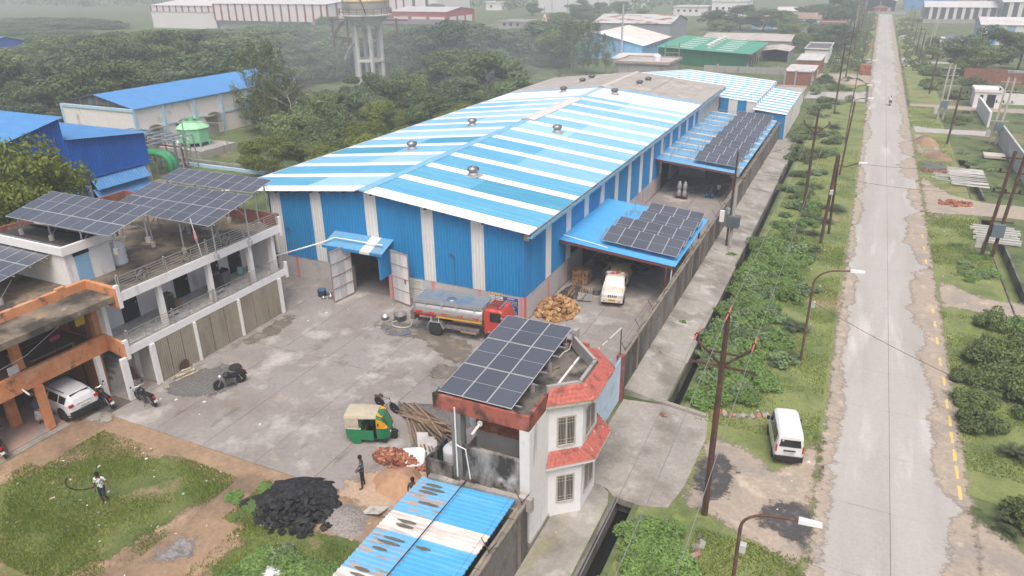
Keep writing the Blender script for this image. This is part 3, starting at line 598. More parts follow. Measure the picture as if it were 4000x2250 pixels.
for zz in np.arange(1.45, .6, -.12):
 x = -20.78
 while x < -19.9: l = rr.uniform(.05, .17); m.box(x, WY0-.036, zz-.02, x+l, WY0-.031, zz+.02); x += l+.04
m.build('lettering', c_txtY, b4, kind='stuff')
m = MB(); m.box(-20.55, WY0-.036, 1.58, -20.0, WY0-.031, 1.68); m.build('heading', mat('poster_pink', (.75, .35, .4), .7, var=0), b4)
# ================================================================ CANOPIES with solar panels on the right flank
def panel_mesh():
 m = MB(); W2, L = 1.134, 2.278
 m.box(-W2/2, 0, 0, W2/2, L, .035, 0)
 for a, b in ((.022, L/2-.01), (L/2+.01, L-.022)): m.quad((-W2/2+.022, a, .038), (W2/2-.022, a, .038), (W2/2-.022, b, .038), (-W2/2+.022, b, .038), 1)
 return m.mesh('solar_panel', [c_pvframe, c_pv])
PANEL = panel_mesh()
def put_panel(parent, O, X, Y):
 X = Vector(X).normalized(); Y = Vector(Y).normalized(); Z = X.cross(Y)
 o = bpy.data.objects.new('solar_panel', PANEL); COL.objects.link(o); o.parent = parent
 M = Matrix(((X.x, Y.x, Z.x, O[0]), (X.y, Y.y, Z.y, O[1]), (X.z, Y.z, Z.z, O[2]), (0, 0, 0, 1)))
 o.matrix_parent_inverse = Matrix.Translation(-Vector(parent.location)) if parent.type == 'EMPTY' else Matrix.Identity(4)
 o.matrix_basis = M; return o
def canz(x): return 4.25+(3.42-4.25)*(x+19.2)/(19.2-10.15)
def canopy(y0, y1, faded, lab):
 r = root('lean_to_canopy', lab, 'canopy', (-15, y0, 0), 'lean-to canopies on the warehouse flank')
 V = Vector((-9.0, 0, canz(-19.15)-canz(-10.15))).normalized(); ln = 9.04; n = round((y1-y0)/3.0)
 for i in range(n):
  a = y0+(y1-y0)*i/n; b = y0+(y1-y0)*(i+1)/n
  if faded:
   corr('roof_sheet', (-10.15, a, canz(-10.15)), (0, 1, 0), V, b-a-.6, ln, .26, .035, c_canR2, r)
   corr('roof_sheet', (-10.15, b-.6, canz(-10.15)), (0, 1, 0), V, .6, ln, .26, .035, mat('canopy_white', (.54, .50, .44), .6, layers=[((.5, .4, .28), (.25, .8, 1), .5, .66)], var=.06), r)
  else: corr('roof_sheet', (-10.15, a, canz(-10.15)), (0, 1, 0), V, b-a, ln, .26, .035, c_canR, r)
 for yy in (y0+.06, y0+(y1-y0)*.33, y0+(y1-y0)*.66, y1-.06):
  m = MB(); m.hexa([(-19.1, yy-.05, canz(-19.1)-.24), (-10.3, yy-.05, canz(-10.3)-.24), (-10.3, yy+.05, canz(-10.3)-.24), (-19.1, yy+.05, canz(-19.1)-.24), (-19.1, yy-.05, canz(-19.1)-.03), (-10.3, yy-.05, canz(-10.3)-.03), (-10.3, yy+.05, canz(-10.3)-.03), (-19.1, yy+.05, canz(-19.1)-.03)])
  m.build('rafter', c_rustbeam, r)
 for yy in (y0+.1, y0+(y1-y0)*.5, y1-.1): MB().box(-10.85, yy-.06, .05, -10.73, yy+.06, canz(-10.8)-.05).build('post', c_rustbeam, r)
 MB().tube([(-10.4, y0+.35, canz(-10.4)-.02), (-10.42, y0+.2, canz(-10.4)-.35), (-10.5, y0+.15, .1)], .05).build('rain_pipe', c_pvc, r)
 return r
CAN1 = canopy(48.5, 60.3, False, 'nearer bright blue lean-to canopy over the parked pickup')
CAN2 = canopy(76.5, 108, True, 'farther faded blue lean-to canopy over the milk-can yard')
MB().tube([(-19.1, 49.4, 4.33), (-15.6, 49.0, 3.99), (-15.4, 48.9, 3.97)], .04).build('pvc_pipe', c_pvc, CAN1)
def solar_row(x0, n, yb, lab, grp, zoff=.35, tilt=9.0, ext=0.0):
 sl = (canz(-10.15)-canz(-19.15))/9.0
 X = Vector((1, 0, sl)).normalized(); Yd = Vector((0, math.cos(math.radians(tilt)), math.sin(math.radians(tilt))))
 r = root('solar_array', lab, 'solar panels', (x0, yb, canz(x0)), grp)
 for k in range(n):
  xx = x0+1.15*(k+.5); put_panel(r, (xx, yb, canz(xx)+zoff), X, Yd)
 m = MB()
 for f in (.45, 1.8):
  p = Vector((x0-ext, yb, canz(x0-ext)+zoff))+Yd*f; q = Vector((x0+1.15*n+.15, yb, canz(x0+1.15*n)+zoff))+Yd*f
  m.cyl(p-Vector((0, 0, .03)), q-Vector((0, 0, .03)), .035, n=4)
 k = x0-ext
 while k < x0+1.15*n:
  for f in (.45, 1.8):
   p = Vector((k, yb, canz(k)+zoff))+Yd*f; m.cyl((p.x, p.y, canz(k)+.03), p, .03, n=4)
  p = Vector((k, yb, canz(k)+zoff))+Yd*.3; q = Vector((k, yb, canz(k)+zoff))+Yd*1.95; m.cyl(p-Vector((0, 0, .06)), q-Vector((0, 0, .06)), .03, n=4)
  k += 1.9
 m.build('rack', c_steel, r)
rows1 = [(-16.0, 5, 49.35), (-16.0, 5, 51.75), (-14.85, 4, 54.2), (-14.85, 4, 56.7)]
for i, (x0, n, yb) in enumerate(rows1):
 solar_row(x0, n, yb, ['front row of five solar panels on the nearer canopy', 'second row of five solar panels on the nearer canopy', 'third row, four solar panels on the nearer canopy', 'rear row of four solar panels on the nearer canopy'][i], 'solar rows on the canopies', .40, 13, 1.2 if i > 1 else .2)
od = ['front', 'second', 'third', 'fourth', 'fifth', 'sixth', 'seventh', 'eighth', 'ninth']
for i in range(8):
 solar_row(-15.15, 4, 77.4+3.75*i, '%s row of four solar panels on the farther faded canopy' % od[i], 'solar rows on the canopies', .45, 13, 2.6)
# ================================================================ BOUNDARY WALL and gate
def bwall(y0, y1, name, lab, h0=2.75, x=-10.0):
 r = root(name, lab, 'wall', (x, y0, 0), 'boundary walls of the yard')
 y = y0
 while y < y1-.01:
  q = min(y+3.0, y1); MB().box(x-.12, y+.01, -.05, x+.12, q-.01, h0).build('wall_panel', c_mold, r)
  MB().box(x-.17, y-.13, -.05, x+.16, y+.13, h0+.05).build('pier', mat('pier_render', (.25, .2, .17), .95, layers=[((.36, .13, .10), (2, 2, .2), .56, .66), ((.09, .085, .075), (1.5, 1.5, .3), .5, .66)], var=.2), r)
  y = q
 m = MB(); rg = random.Random(int(y0)); y = y0
 while y < y1: l = rg.uniform(.8, 1.6); m.box(x-.16, y, h0+.0, x+.15, min(y+l, y1)-.02, h0+rg.uniform(.07, .13)); y += l
 m.build('coping', mat('coping', (.27, .235, .19), .95, layers=[((.12, .11, .09), 1.5, .5, .66)], var=.2), r)
 y = y0+.6
 while y < y1:
  m = MB(); m.cyl((x, y, h0+.08), (x, y, h0+.22), .03, n=5); m.cyl((x, y, h0+.2), (x+.33, y+.02, h0+.72), .02, n=5); m.cyl((x, y, h0+.2), (x-.33, y+.02, h0+.72), .02, n=5); m.build('wire_post', c_brownst, r); y += 3.0
 m = MB()
 for dx in (-.3, -.17, .17, .3):
  m.tube([(x+dx, y0, h0+.25+1.5*abs(dx)), (x+dx, y1, h0+.25+1.5*abs(dx))], .006, 4)
 m.build('barbed_wire', c_brownst, r, kind='stuff')
 return r
bwall(35.4, 112, 'boundary_wall', 'long mould-blackened boundary wall between the warehouse lane and the ditch')
bwall(6.0, 21.9, 'boundary_wall', 'short stained boundary wall along the ledge below the gatehouse', 2.72, -9.99)
gp = MB().box(-10.2, 35.02, 0, -9.8, 35.36, 3.0).build('gate_post', mat('gate_post_red', (.27, .09, .07), .9, layers=[((.4, .36, .32), (2, 2, .5), .56, .68)], var=.2), label='red and grey concrete gate post at the end of the boundary wall', cat='gate post')
gt = root('yard_gate', 'pale blue sheet-metal yard gate between gatehouse and boundary wall', 'gate', (-9.9, 32, 0))
gm = mat('gate_blue', (.47, .60, .72), .5, layers=[((.36, .42, .47), 1.2, .55, .7), ((.62, .68, .74), .8, .56, .7)], var=.06)
for i in range(6):
 a = 29.6+5.35*i/6
 for j in range(3):
  MB().box(-9.95, a+.015, .15+.93*j, -9.90, a+5.35/6-.015, .15+.93*(j+1)-.03).build('gate_panel', gm, gt)
m = MB()
for i in range(7): m.box(-9.965, 29.57+5.35*i/6, .1, -9.915, 29.63+5.35*i/6, 3.0)
for z in (.1, 1.06, 1.99, 2.92): m.box(-9.99, 29.6, z, -9.966, 34.95, z+.06)
m.build('gate_frame', mat('gate_frame_paint', (.35, .45, .54), .6, var=.1), gt)
m = MB()
for i in range(26): a = 32.3+.1*i; m.add([(-9.94, a, 2.98), (-9.94, a+.09, 2.98), (-9.94, a+.045, 3.12)], [(0, 1, 2)])
m.build('spikes', gm, gt, kind='stuff')
m = MB(); m.tube([(-10.05, 35.2, 3.0), (-10.05, 35.2, 4.75)], .035, 5); m.build('arch_post', c_brownst, gt)
m = MB(); m.tube([(-10.05, 35.2, 4.7), (-10.6, 29.9, 4.9)], .045, 5); m.build('arch_pipe', mat('arch_pipe', (.6, .58, .52), .6, layers=[((.3, .15, .08), 3, .5, .6)], var=.1), gt)
# ================================================================ GATEHOUSE
GH = root('gatehouse', 'two-storey white gatehouse with red tiled bands and barred bay windows', 'gatehouse', (-12, 24, 0))
c_rooff = mat('gatehouse_roof_floor', (.17, .155, .135), .95, layers=[((.06, .055, .05), .7, .46, .6), ((.27, .24, .2), .9, .55, .7)], var=.2, vscale=6)
bay = [(-9.95, 24.35), (-8.75, 25.35), (-8.75, 27.3), (-9.95, 28.35)]
m = MB(); m.box(-10.4, 22.3, -.02, -9.95, 24.35, 5.95); m.box(-10.2, 24.35, -.02, -9.951, 29.5, 6.2)
m.build('east_wall', c_ghwall, GH)
m = MB(); m.prism(bay, -.02, 6.25); m.build('bay_wall', mat('bay_plaster', (.72, .715, .71), .9, layers=[((.5, .49, .47), (1.5, 1.5, .2), .58, .74)], var=.05), GH)
MB().box(-13.15, 22.3, 0, -10.4, 22.52, 4.35).build('parapet_wall', c_ghmold, GH)
MB().box(-13.62, 22.3, 0, -13.15, 22.75, 5.95).build('corner_column', mat('grey_column', (.24, .235, .22), .92, layers=[((.1, .1, .095), (2, 2, .25), .48, .64)], var=.12), GH)
m = MB(); m.box(-13.0, 23.4, 0, -10.2, 23.6, 4.55); m.build('grey_inner_wall', mat('grey_inner', (.26, .255, .25), .95, var=.1), GH)
# brickwork courses of the recessed wall
bm_ = MB(); rg = random.Random(6)
for r_ in range(11):
 z = 4.55+r_*.125; x = -13.0-(.13 if r_ % 2 else 0)
 while x < -10.2:
  a, b = max(x, -13.0), min(x+.25, -10.2)
  if b-a > .03: bm_.box(a+.006, 23.4+rg.uniform(0, .012), z+.007, b-.006, 23.5, z+.118)
  x += .26
bw = bm_.build('brickwork', c_brick, GH, kind='stuff')
MB().box(-13.0, 23.43, 4.55, -10.2, 23.6, 5.95).build('mortar_backing', mat('mortar', (.3, .27, .24), .95), GH)
m = MB(); m.box(-13.45, 24.7, 0, -13.25, 29.5, 5.95); m.box(-13.25, 29.3, 0, -10.2, 29.5, 5.95); m.build('rear_wall', c_ghmold, GH)
MB().box(-13.6, 22.55, 3.2, -10.2, 29.4, 3.38).build('upper_floor', c_terr, GH)
# roof slab with red fascia, parapets
m = MB(); m.box(-14.4, 22.45, 6.0, -10.0, 29.4, 6.12); m.prism([(-10.0, 24.4), (-8.8, 25.38), (-8.8, 27.28), (-10.0, 28.3)], 6.26, 6.34); m.build('roof_slab', c_rooff, GH)
m = MB(); m.box(-14.47, 22.3, 5.95, -9.97, 22.45, 6.66); m.box(-14.47, 22.45, 5.95, -14.32, 29.4, 6.6); m.box(-10.1, 22.45, 5.952, -9.96, 24.3, 6.66); m.box(-14.3, 29.4, 5.95, -9.97, 29.52, 6.5)
m.build('red_fascia', c_redband, GH)
m = MB(); pb = [(-10.02, 24.3), (-8.86, 25.3), (-8.86, 27.35), (-10.6, 29.2)]
for a, b in zip(pb[:-1], pb[1:]):
 a = Vector((*a, 0)); b = Vector((*b, 0)); n = (b-a).cross(Vector((0, 0, 1))).normalized()*-.14
 m.hexa([tuple(a+Vector((0, 0, 6.3))), tuple(b+Vector((0, 0, 6.3))), tuple(b+n+Vector((0, 0, 6.3))), tuple(a+n+Vector((0, 0, 6.3))), tuple(a+Vector((0, 0, 6.96))), tuple(b+Vector((0, 0, 6.96))), tuple(b+n+Vector((0, 0, 6.96))), tuple(a+n+Vector((0, 0, 6.96)))])
m.build('bay_parapet', c_concpost, GH)
m = MB(); m.box(-11.4, 29.3, 6.4, -11.2, 29.6, 7.2); m.box(-10.75, 29.1, 6.4, -10.5, 29.5, 7.25); m.build('stair_stubs', c_concpost, GH)
# tiled bands: each course is a ribbed strip of clay tiles
def tileband(name, inner, outer, zi, zo, courses, m_under):
 mu = MB()
 for s in range(3):
  a0, a1 = Vector((*inner[s], zi)), Vector((*inner[s+1], zi)); b0, b1 = Vector((*outer[s], zo)), Vector((*outer[s+1], zo))
  for k in range(courses):
   f0, f1 = k/courses, (k+1)/courses+.04
   p0 = b0+(a0-b0)*f0; p1 = b1+(a1-b1)*f0; q0 = b0+(a0-b0)*f1; q1 = b1+(a1-b1)*f1
   N = (p1-p0).cross(q0-p0).normalized(); n = max(4, int((p1-p0).length/.11)); V = []; F = []
   for i in range(n+1):
    h = N*(.012+.03*(i % 2)); lift = N*.028; f = i/n
    V.append(tuple(p0+(p1-p0)*f+h+lift)); V.append(tuple(q0+(q1-q0)*f+h)); V.append(tuple(p0+(p1-p0)*f))
   for i in range(n): F.append((3*i, 3*i+3, 3*i+4, 3*i+1)); F.append((3*i+2, 3*i+5, 3*i+3, 3*i))
   link('tile_course', rawmesh('tile_course', V, F, [c_redtile]), GH)
  mu.hexa([tuple(b0-Vector((0, 0, .16))), tuple(b1-Vector((0, 0, .16))), tuple(a1-Vector((0, 0, .2))), tuple(a0-Vector((0, 0, .2))), tuple(b0-Vector((0, 0, .01))), tuple(b1-Vector((0, 0, .01))), tuple(a1-Vector((0, 0, .03))), tuple(a0-Vector((0, 0, .03)))])
 mu.build(name, m_under, GH)
inn = [(-9.94, 24.42), (-8.76, 25.38), (-8.76, 27.3), (-9.96, 28.4)]
out = [(-9.93, 23.98), (-8.22, 25.35), (-8.28, 28.25), (-9.6, 29.6)]
tileband('eave_band', inn, out, 6.86, 6.2, 4, mat('eave_band', (.52, .47, .38), .9, layers=[((.25, .21, .15), (3, 3, .5), .5, .64)], var=.12))
tileband('canopy_band', [(-9.93, 24.38), (-8.74, 25.36), (-8.74, 27.3), (-9.9, 28.3)], [(-9.92, 24.0), (-8.2, 25.55), (-8.26, 27.95), (-9.5, 29.2)], 3.6, 2.98, 4, mat('canopy_band', (.7, .68, .64), .9, var=.06))
# barred windows on the bay
def gh_window(p0, p1, z0, z1):
 p0 = Vector((*p0, 0)); p1 = Vector((*p1, 0)); d = (p1-p0).normalized(); n = d.cross(Vector((0, 0, 1))); L = (p1-p0).length
 def bx(mb, a, b, c, e, o0, o1, mi=0):
  P = [p0+d*a+n*o0, p0+d*b+n*o0, p0+d*b+n*o1, p0+d*a+n*o1]
  mb.hexa([(q.x, q.y, c) for q in P]+[(q.x, q.y, e) for q in P], mi)
 mf = MB(); bx(mf, -.07, 0, z0-.07, z1+.07, -.02, .035); bx(mf, L, L+.07, z0-.07, z1+.07, -.02, .035); bx(mf, 0, L, z0-.07, z0, -.02, .06); bx(mf, 0, L, z1, z1+.07, -.02, .035); bx(mf, L*.5-.03, L*.5+.03, z0, z1, -.02, .03)
 w = mf.build('window', mat('window_frame', (.48, .45, .4), .8, var=.1), GH)
 mg = MB(); bx(mg, 0, L, z0, z1, .001, .008); mg.build('pane', c_glass, w)
 mb = MB()
 for k in range(11):
  if k == 5: continue
  bx(mb, L*(k+.5)/11-.009, L*(k+.5)/11+.009, z0, z1, .012, .024)
 for zz in (.08, .2, .8, .92): bx(mb, 0, L, z0+(z1-z0)*zz-.009, z0+(z1-z0)*zz+.009, .026, .036)
 mb.build('bars', mat('grille_paint', (.42, .38, .32), .6, var=.1), w)
for z0, z1 in ((3.9, 5.3), (.8, 2.2)):
 gh_window((-9.62, 24.63), (-9.05, 25.10), z0, z1); gh_window((-8.75, 25.75), (-8.75, 26.9), z0, z1)
MB().box(-10.2, 22.28, 0, -9.9, 27, .18).build('skirting', c_apron, GH)
# pipes, spout, tanks on the gatehouse
m = MB(); m.tube([(-13.35, 22.2, 6.3), (-13.35, 22.2, 2.75)], .035, 6); m.tube([(-13.35, 22.21, 4.4), (-12.9, 22.2, 4.3), (-12.72, 22.2, 2.8)], .03, 6); m.build('white_downpipe', c_pvc, GH)
m = MB(); m.cyl((-12.2, 22.45, 5.75), (-12.32, 21.75, 5.5), .06, n=8); m.cyl((-12.2, 22.31, 5.75), (-12.21, 22.26, 5.75), .13, n=8); m.build('rain_spout', mat('spout', (.6, .58, .53), .7, var=.1), GH)
m = MB(); m.tube([(-11.05, 28.2, 6.13), (-11.0, 28.7, 6.18), (-10.85, 29.1, 6.2), (-10.75, 29.15, 6.6)], .03); m.build('white_pipe', c_pvc, GH)
pl = MB().box(-.07, -.9, 0, .07, .9, .05).build('loose_plank', c_wood, label='brown plank lying on the gatehouse roof', cat='plank'); place(pl, (-11.15, 26.6, 6.16), -.55)
# solar array on the roof
SA = root('solar_array', 'nine solar panels in three rows on the gatehouse roof', 'solar panels', (-12.4, 22.4, 6.1))
O = Vector((-14.2, 22.35, 6.80)); Yd = Vector((-.018, 6.95, .48)).normalized()
for i in range(3):
 for j in range(3):
  p = O+Vector((1.15*(i+.5), 0, 0))+Yd*(2.32*j); put_panel(SA, tuple(p), (1, 0, 0), tuple(Yd))
m = MB()
for f in (.35, 2.0, 3.0, 4.4, 5.2, 6.6):
 p = O+Yd*f-Vector((.25, 0, .05)); m.cyl(p, p+Vector((4.0, 0, 0)), .04, n=4)
m.build('rails', c_steel, SA)
for x in (-13.9, -11.0):
 for f in (.4, 2.6, 4.6, 6.7):
  p = O+Yd*f; MB().cyl((x, p.y, 6.12), (x, p.y, 6.5), .13, n=12).build('pedestal', c_concpost, SA); MB().cyl((x, p.y, 6.5), (x, p.y, p.z-.06), .04, n=6).build('leg', c_steel, SA)
# water tanks and low box wall beside the gatehouse
def tank(x, y, z, r, h, lab):
 m = MB(); pr = [(r*.98, 0)]
 for k in range(7): pr += [(r, h*.1*(k+.2)), (r*.965, h*.1*(k+.6))]
 pr += [(r, h*.74), (r*.9, h*.8), (r*.45, h*.9), (r*.3, h*.92), (r*.3, h), (.02, h)]
 t = root('water_tank', lab, 'water tank', (x, y, z)); m.lathe(pr, (x, y, z), 20); m.build('tank_body', mat('tank_white', (.74, .75, .75), .5, var=.04), t, True)
 MB().lathe([(r*.32, h*.95), (r*.32, h*1.01), (.02, h*1.03)], (x, y, z), 14).build('lid', mat('tank_lid', (.66, .66, .66), .5, var=.04), t)
tank(-15.55, 25.6, .2, .55, 1.45, 'ribbed white water tank behind the low grey wall by the gatehouse')
tank(-13.9, 25.4, 3.38, .48, .75, 'small white water tank on the gatehouse upper floor')
bxw = MB(); bxw.box(-16.4, 24.3, 0, -14.9, 24.45, 1.35); bxw.box(-16.4, 24.45, 0, -16.25, 26.2, 1.35)
bxw.build('low_wall', c_ghmold, label='low grey concrete wall around the white tank', cat='wall')
# ================================================================ STRIPED SHED in the foreground
SH = root('shed', 'low shed in the foreground with rusted blue and white sheet roof', 'shed', (-12.5, 17, 0))
c_rustB = mat('shed_sheet_blue', (.085, .38, .70), .45, layers=[((.15, .46, .76), (.3, 2, 1), .5, .7)], var=.05, spec=.4)
c_rustBL = mat('shed_sheet_blue_rusting', (.15, .42, .68), .6, layers=[((.45, .32, .24), (.9, 4.5, 1), .54, .60), ((.30, .27, .235), (.9, 4.5, 1), .585, .62)], var=.06)
c_rustW = mat('shed_sheet_white', (.68, .65, .60), .6, layers=[((.50, .46, .42), (.5, 4, 1), .5, .64), ((.3, .19, .15), (.8, 5, 1), .66, .72)], var=.05)
V_ = Vector((-4.65, 0, -.32)).normalized(); y = 9.5; k = 0
pat = [('b', 1.15), ('w', 1.15), ('b', 2.35), ('w', 1.2), ('b', 1.95), ('w', 1.0), ('b', 2.5)]
yt = 21.75
for t, wd in [('b', 2.35), ('w', 1.1), ('b', 2.3), ('w', 1.15), ('b', 2.0), ('w', 1.1), ('b', 2.2)]:
 a = yt-wd
 corr('roof_sheet', (-14.95, a, 2.53), (0, 1, 0), -V_, wd, 2.2, .235, .035, c_rustW if t == 'w' else c_rustBL, SH)
 corr('roof_sheet', (-14.95, a, 2.545), (0, 1, 0), -V_, wd, 4.62, .235, .035, c_rustW if t == 'w' else c_rustB, SH, v0=2.1)
 yt = a
# torn, rusted-through strips lying open along the lower sheets
rg = random.Random(17); c_hole = mat('rusted_through', (.13, .125, .105), .95, layers=[((.3, .2, .14), 3, .6, .7)], var=.2); k = 0
for (yy, x0, ln) in [(21.35, -14.6, 1.1), (21.1, -14.7, 1.5), (20.85, -14.65, 1.2), (20.2, -14.3, 1.3), (18.95, -14.5, 1.2), (18.7, -14.4, 1.1), (17.9, -14.45, 1.3), (17.65, -14.6, 1.4), (17.25, -14.5, .9), (17.85, -12.9, .9), (16.1, -14.5, .9), (15.8, -14.5, 1.1)]:
 zz = lambda x: 2.53+.32*(x+14.95)/4.65+.04
 pts = []
 n = 8
 for i in range(n+1): f = i/n; pts.append((x0+ln*f, yy-.085*math.sin(PI*min(1, max(0, f*1.0)))*rg.uniform(.8, 1.1)))
 for i in range(n, -1, -1): f = i/n; pts.append((x0+ln*f, yy+.085*math.sin(PI*f)*rg.uniform(.8, 1.1)))
 m = MB(); m.poly([(x, y2, zz(x)) for x, y2 in pts[1:n]+pts[n+2:-1]]); m.build('rust_hole', c_hole, SH)
m = MB(); m.box(-14.8, 21.55, 0, -10.2, 21.7, 2.45); m.box(-14.8, 9, 0, -14.65, 21.5, 2.4); m.build('shed_wall', c_ghmold, SH)
MB().tube([(-12.75, 21.9, 2.95), (-12.85, 18, 2.82), (-13.0, 9, 2.80)], .025).build('roof_cable', c_black, label='black cable laid across the striped shed roof', cat='cable')
m = MB(); rg = random.Random(3); y = -14.9; x = -14.6
while x < -10.2: l = rg.uniform(.3, .8); m.box(x, 21.72, 2.4, x+l-.02, 21.98, 2.62+.075*(x+14.9)+rg.uniform(0, .08)); x += l
m.build('rubble_coping', c_apron, SH)
# ================================================================ RESIDENCE (orange and white)
RS = root('residence', 'two-storey house, orange on the left and white with steel railings on the right', 'house', (-38, 28, 0))
FX = -36.2   # balcony face
c_tile = mat('marble_floor', (.58, .575, .56), .35, layers=[((.42, .42, .41), 2.5, .5, .62)], var=.06)
c_shut = mat('shutter_beige', (.30, .265, .205), .6, layers=[((.22, .19, .15), (.8, .8, .2), .5, .66)], var=.08)
# white part, ground floor columns, shutters
for i, (y0, y1) in enumerate([(23.3, 23.68), (25.3, 25.6), (28.6, 28.75), (32.4, 32.55), (36.35, 36.6)]):
 m = MB(); m.box(FX-.1, y0, 0, FX+.12, y1, 2.78); m.build('column', c_white, RS)
for i, (y0, y1, mm) in enumerate([(25.6, 28.6, c_shut), (28.75, 32.4, c_shut), (32.55, 36.35, c_shut)]):
 for q in range(3):
  a = y0+(y1-y0)*q/3+.015; b = y0+(y1-y0)*(q+1)/3-.015
  corr('shutter_sheet', (FX-.03, a, .08), (0, 1, 0), (0, 0, 1), b-a, 2.68, .15, .02, mm, RS)
corr('shutter_sheet', (-37.6, 25.45, .08), (1, 0, 0), (0, 0, 1), 1.3, 2.68, .13, .02, mat('shutter_grey', (.36, .34, .31), .6, layers=[((.24, .22, .2), (.8, .8, .2), .5, .66)], var=.08), RS)
m = MB(); m.box(-39.9, 25.5, 0, -37.6, 25.65, 2.78); m.box(-39.9, 23.3, 0, -39.7, 25.5, 2.78); m.build('stair_wall', c_white, RS)
for i in range(9):
 MB().box(-39.6+.02, 23.4+.24*i, 0, -38.2, 23.4+.24*(i+1), .06+.28*(i+1)).build('stair_step', c_concpost, RS)
# floor slabs & fascias
m = MB(); m.box(-46, 23.9, 2.80, FX-.16, 37.25, 3.2); m.build('first_floor', c_tile, RS)
m = MB(); m.box(FX-.16, 24.0, 2.78, FX, 37.3, 3.25); m.box(FX-.16, 37.3, 2.55, FX+.06, 37.5, 3.75); m.box(FX-.16, 23.75, 2.55, FX+.06, 24.0, 3.75); m.build('first_fascia', c_white, RS)
m = MB(); m.box(FX-.16, 24.3, 6.05, FX, 37.3, 6.6); m.box(FX-.16, 37.3, 5.8, FX+.06, 37.5, 7.2); m.box(FX-.16, 24.05, 5.7, FX+.06, 24.3, 7.1); m.build('roof_fascia', c_white, RS)
m = MB(); m.box(-52, 17, 6.15, FX-.16, 37.4, 6.5); m.build('terrace', c_terr, RS)
m = MB(); m.box(-52, 37.4, 6.15, FX-.16, 37.6, 7.35); m.box(-52.2, 24, 6.15, -52, 37.6, 7.35); m.build('terrace_parapet', mat('brick_parapet', (.24, .1, .07), .95, layers=[((.1, .08, .07), 1.2, .5, .66), ((.34, .27, .22), 2, .6, .7)], var=.2), RS)
# first floor rear wall, end wall, doors, pillars
m = MB(); m.box(-39.5, 24.2, 3.2, -39.3, 37.2, 6.12); m.box(-39.3, 36.9, 3.2, -36.9, 37.2, 6.12); m.box(-39.3, 24.2, 3.2, -38.2, 24.4, 6.1); m.build('veranda_wall', c_white, RS)
for i, y in enumerate([26.2, 30.2, 32.9, 35.0]):
 d = MB(); d.box(-39.29, y, 3.21, -39.24, y+1.15, 5.4); d = d.build('door', mat('dark_door', (.028, .026, .026), .5, var=.1), RS)
 MB().box(-39.24, y+.98, 4.2, -39.21, y+1.05, 4.35).build('handle', c_steelw, d)
for y in (26.9, 30.75, 34.4): MB().box(FX-.6, y, 3.2, FX-.3, y+.3, 6.06).build('pillar', c_white, RS)
MB().box(FX-.75, 36.6, 3.2, FX-.3, 36.9, 6.06).build('pillar', c_white, RS)
# stainless railings
def railing(y0, y1, z, bays):
 r = MB()
 def bar(a, b, rr=.022): r.cyl(a, b, rr, n=5)
 x = FX-.06
 for i in range(bays+1):
  y = y0+(y1-y0)*i/bays
  for dy in (-.06, .06): MB().cyl((x, y+dy, z), (x, y+dy, z+.98), .035, n=6).build('rail_post', c_steelw, RS)
  MB().lathe([(.02, .98), (.06, 1.03), (.02, 1.08)], (x, y, z), 8).build('post_finial', c_steelw, RS)
 for i in range(bays):
  a = y0+(y1-y0)*i/bays+.1; b = y0+(y1-y0)*(i+1)/bays-.1; mid = (a+b)/2; hw = .38
  m = MB()
  for h in (.12, .28, .44, .60, .76):
   m.cyl((x, a, z+h), (x, mid-hw, z+h), .017, n=4); m.cyl((x, mid+hw, z+h), (x, b, z+h), .017, n=4)
  m.cyl((x, a, z+.92), (x, b, z+.92), .028, n=5); m.cyl((x, a, z+.1), (x, b, z+.1), .017, n=4)
  for s in (-hw, hw): m.cyl((x, mid+s, z+.08), (x, mid+s, z+.92), .02, n=4)
  for q in (.36, .25, .13):
   P = [(x, mid-q, z+.5), (x, mid, z+.5+q), (x, mid+q, z+.5), (x, mid, z+.5-q)]
   for u in range(4): m.cyl(P[u], P[(u+1) % 4], .016, n=4)
  m.build('rail_panel', c_steelw, RS)
railing(24.35, 37.2, 6.6, 4); railing(24.1, 37.1, 3.25, 4)
# penthouse on the terrace
m = MB(); m.box(-47, 23.9, 6.5, -39.75, 24.1, 8.5); m.box(-39.95, 24.1, 6.5, -39.75, 26.8, 8.5); m.box(-47, 26.6, 6.5, -39.95, 26.8, 8.5); m.build('penthouse_wall', c_white, RS)
m = MB(); m.box(-47, 23.7, 8.5, -39.5, 23.85, 9.0); m.box(-39.7, 23.85, 8.5, -39.5, 27.0, 9.0); m.box(-47, 27, 8.5, -39.5, 27.15, 9.0); m.build('penthouse_parapet', c_white, RS)
m = MB(); m.box(-47, 23.85, 8.42, -39.7, 27, 8.5); m.build('penthouse_roof', mat('black_roof', (.05, .048, .045), .95, var=.2), RS)
d = MB().box(-39.75, 24.45, 6.52, -39.70, 25.35, 8.2).build('door', mat('peeling_blue', (.24, .43, .60), .7, layers=[((.50, .52, .5), 2, .58, .64)], var=.08), RS)
MB().box(-39.72, 24.4, 8.2, -39.69, 25.4, 8.4).build('door_vent', c_dark, d)
t = MB().lathe([(.02, 0), (.5, .02), (.52, .2), (.48, .3), (.52, .5), (.48, .65), (.52, .85), (.48, 1.0), (.5, 1.2), (.3, 1.4), (.02, 1.5)], (-40.4, 27.6, 6.5), 16)
t.build('terrace_tank', mat('tank_white', (.74, .75, .75), .5, var=.04), smooth=True, label='white ribbed water tank beside the penthouse on the terrace', cat='water tank')
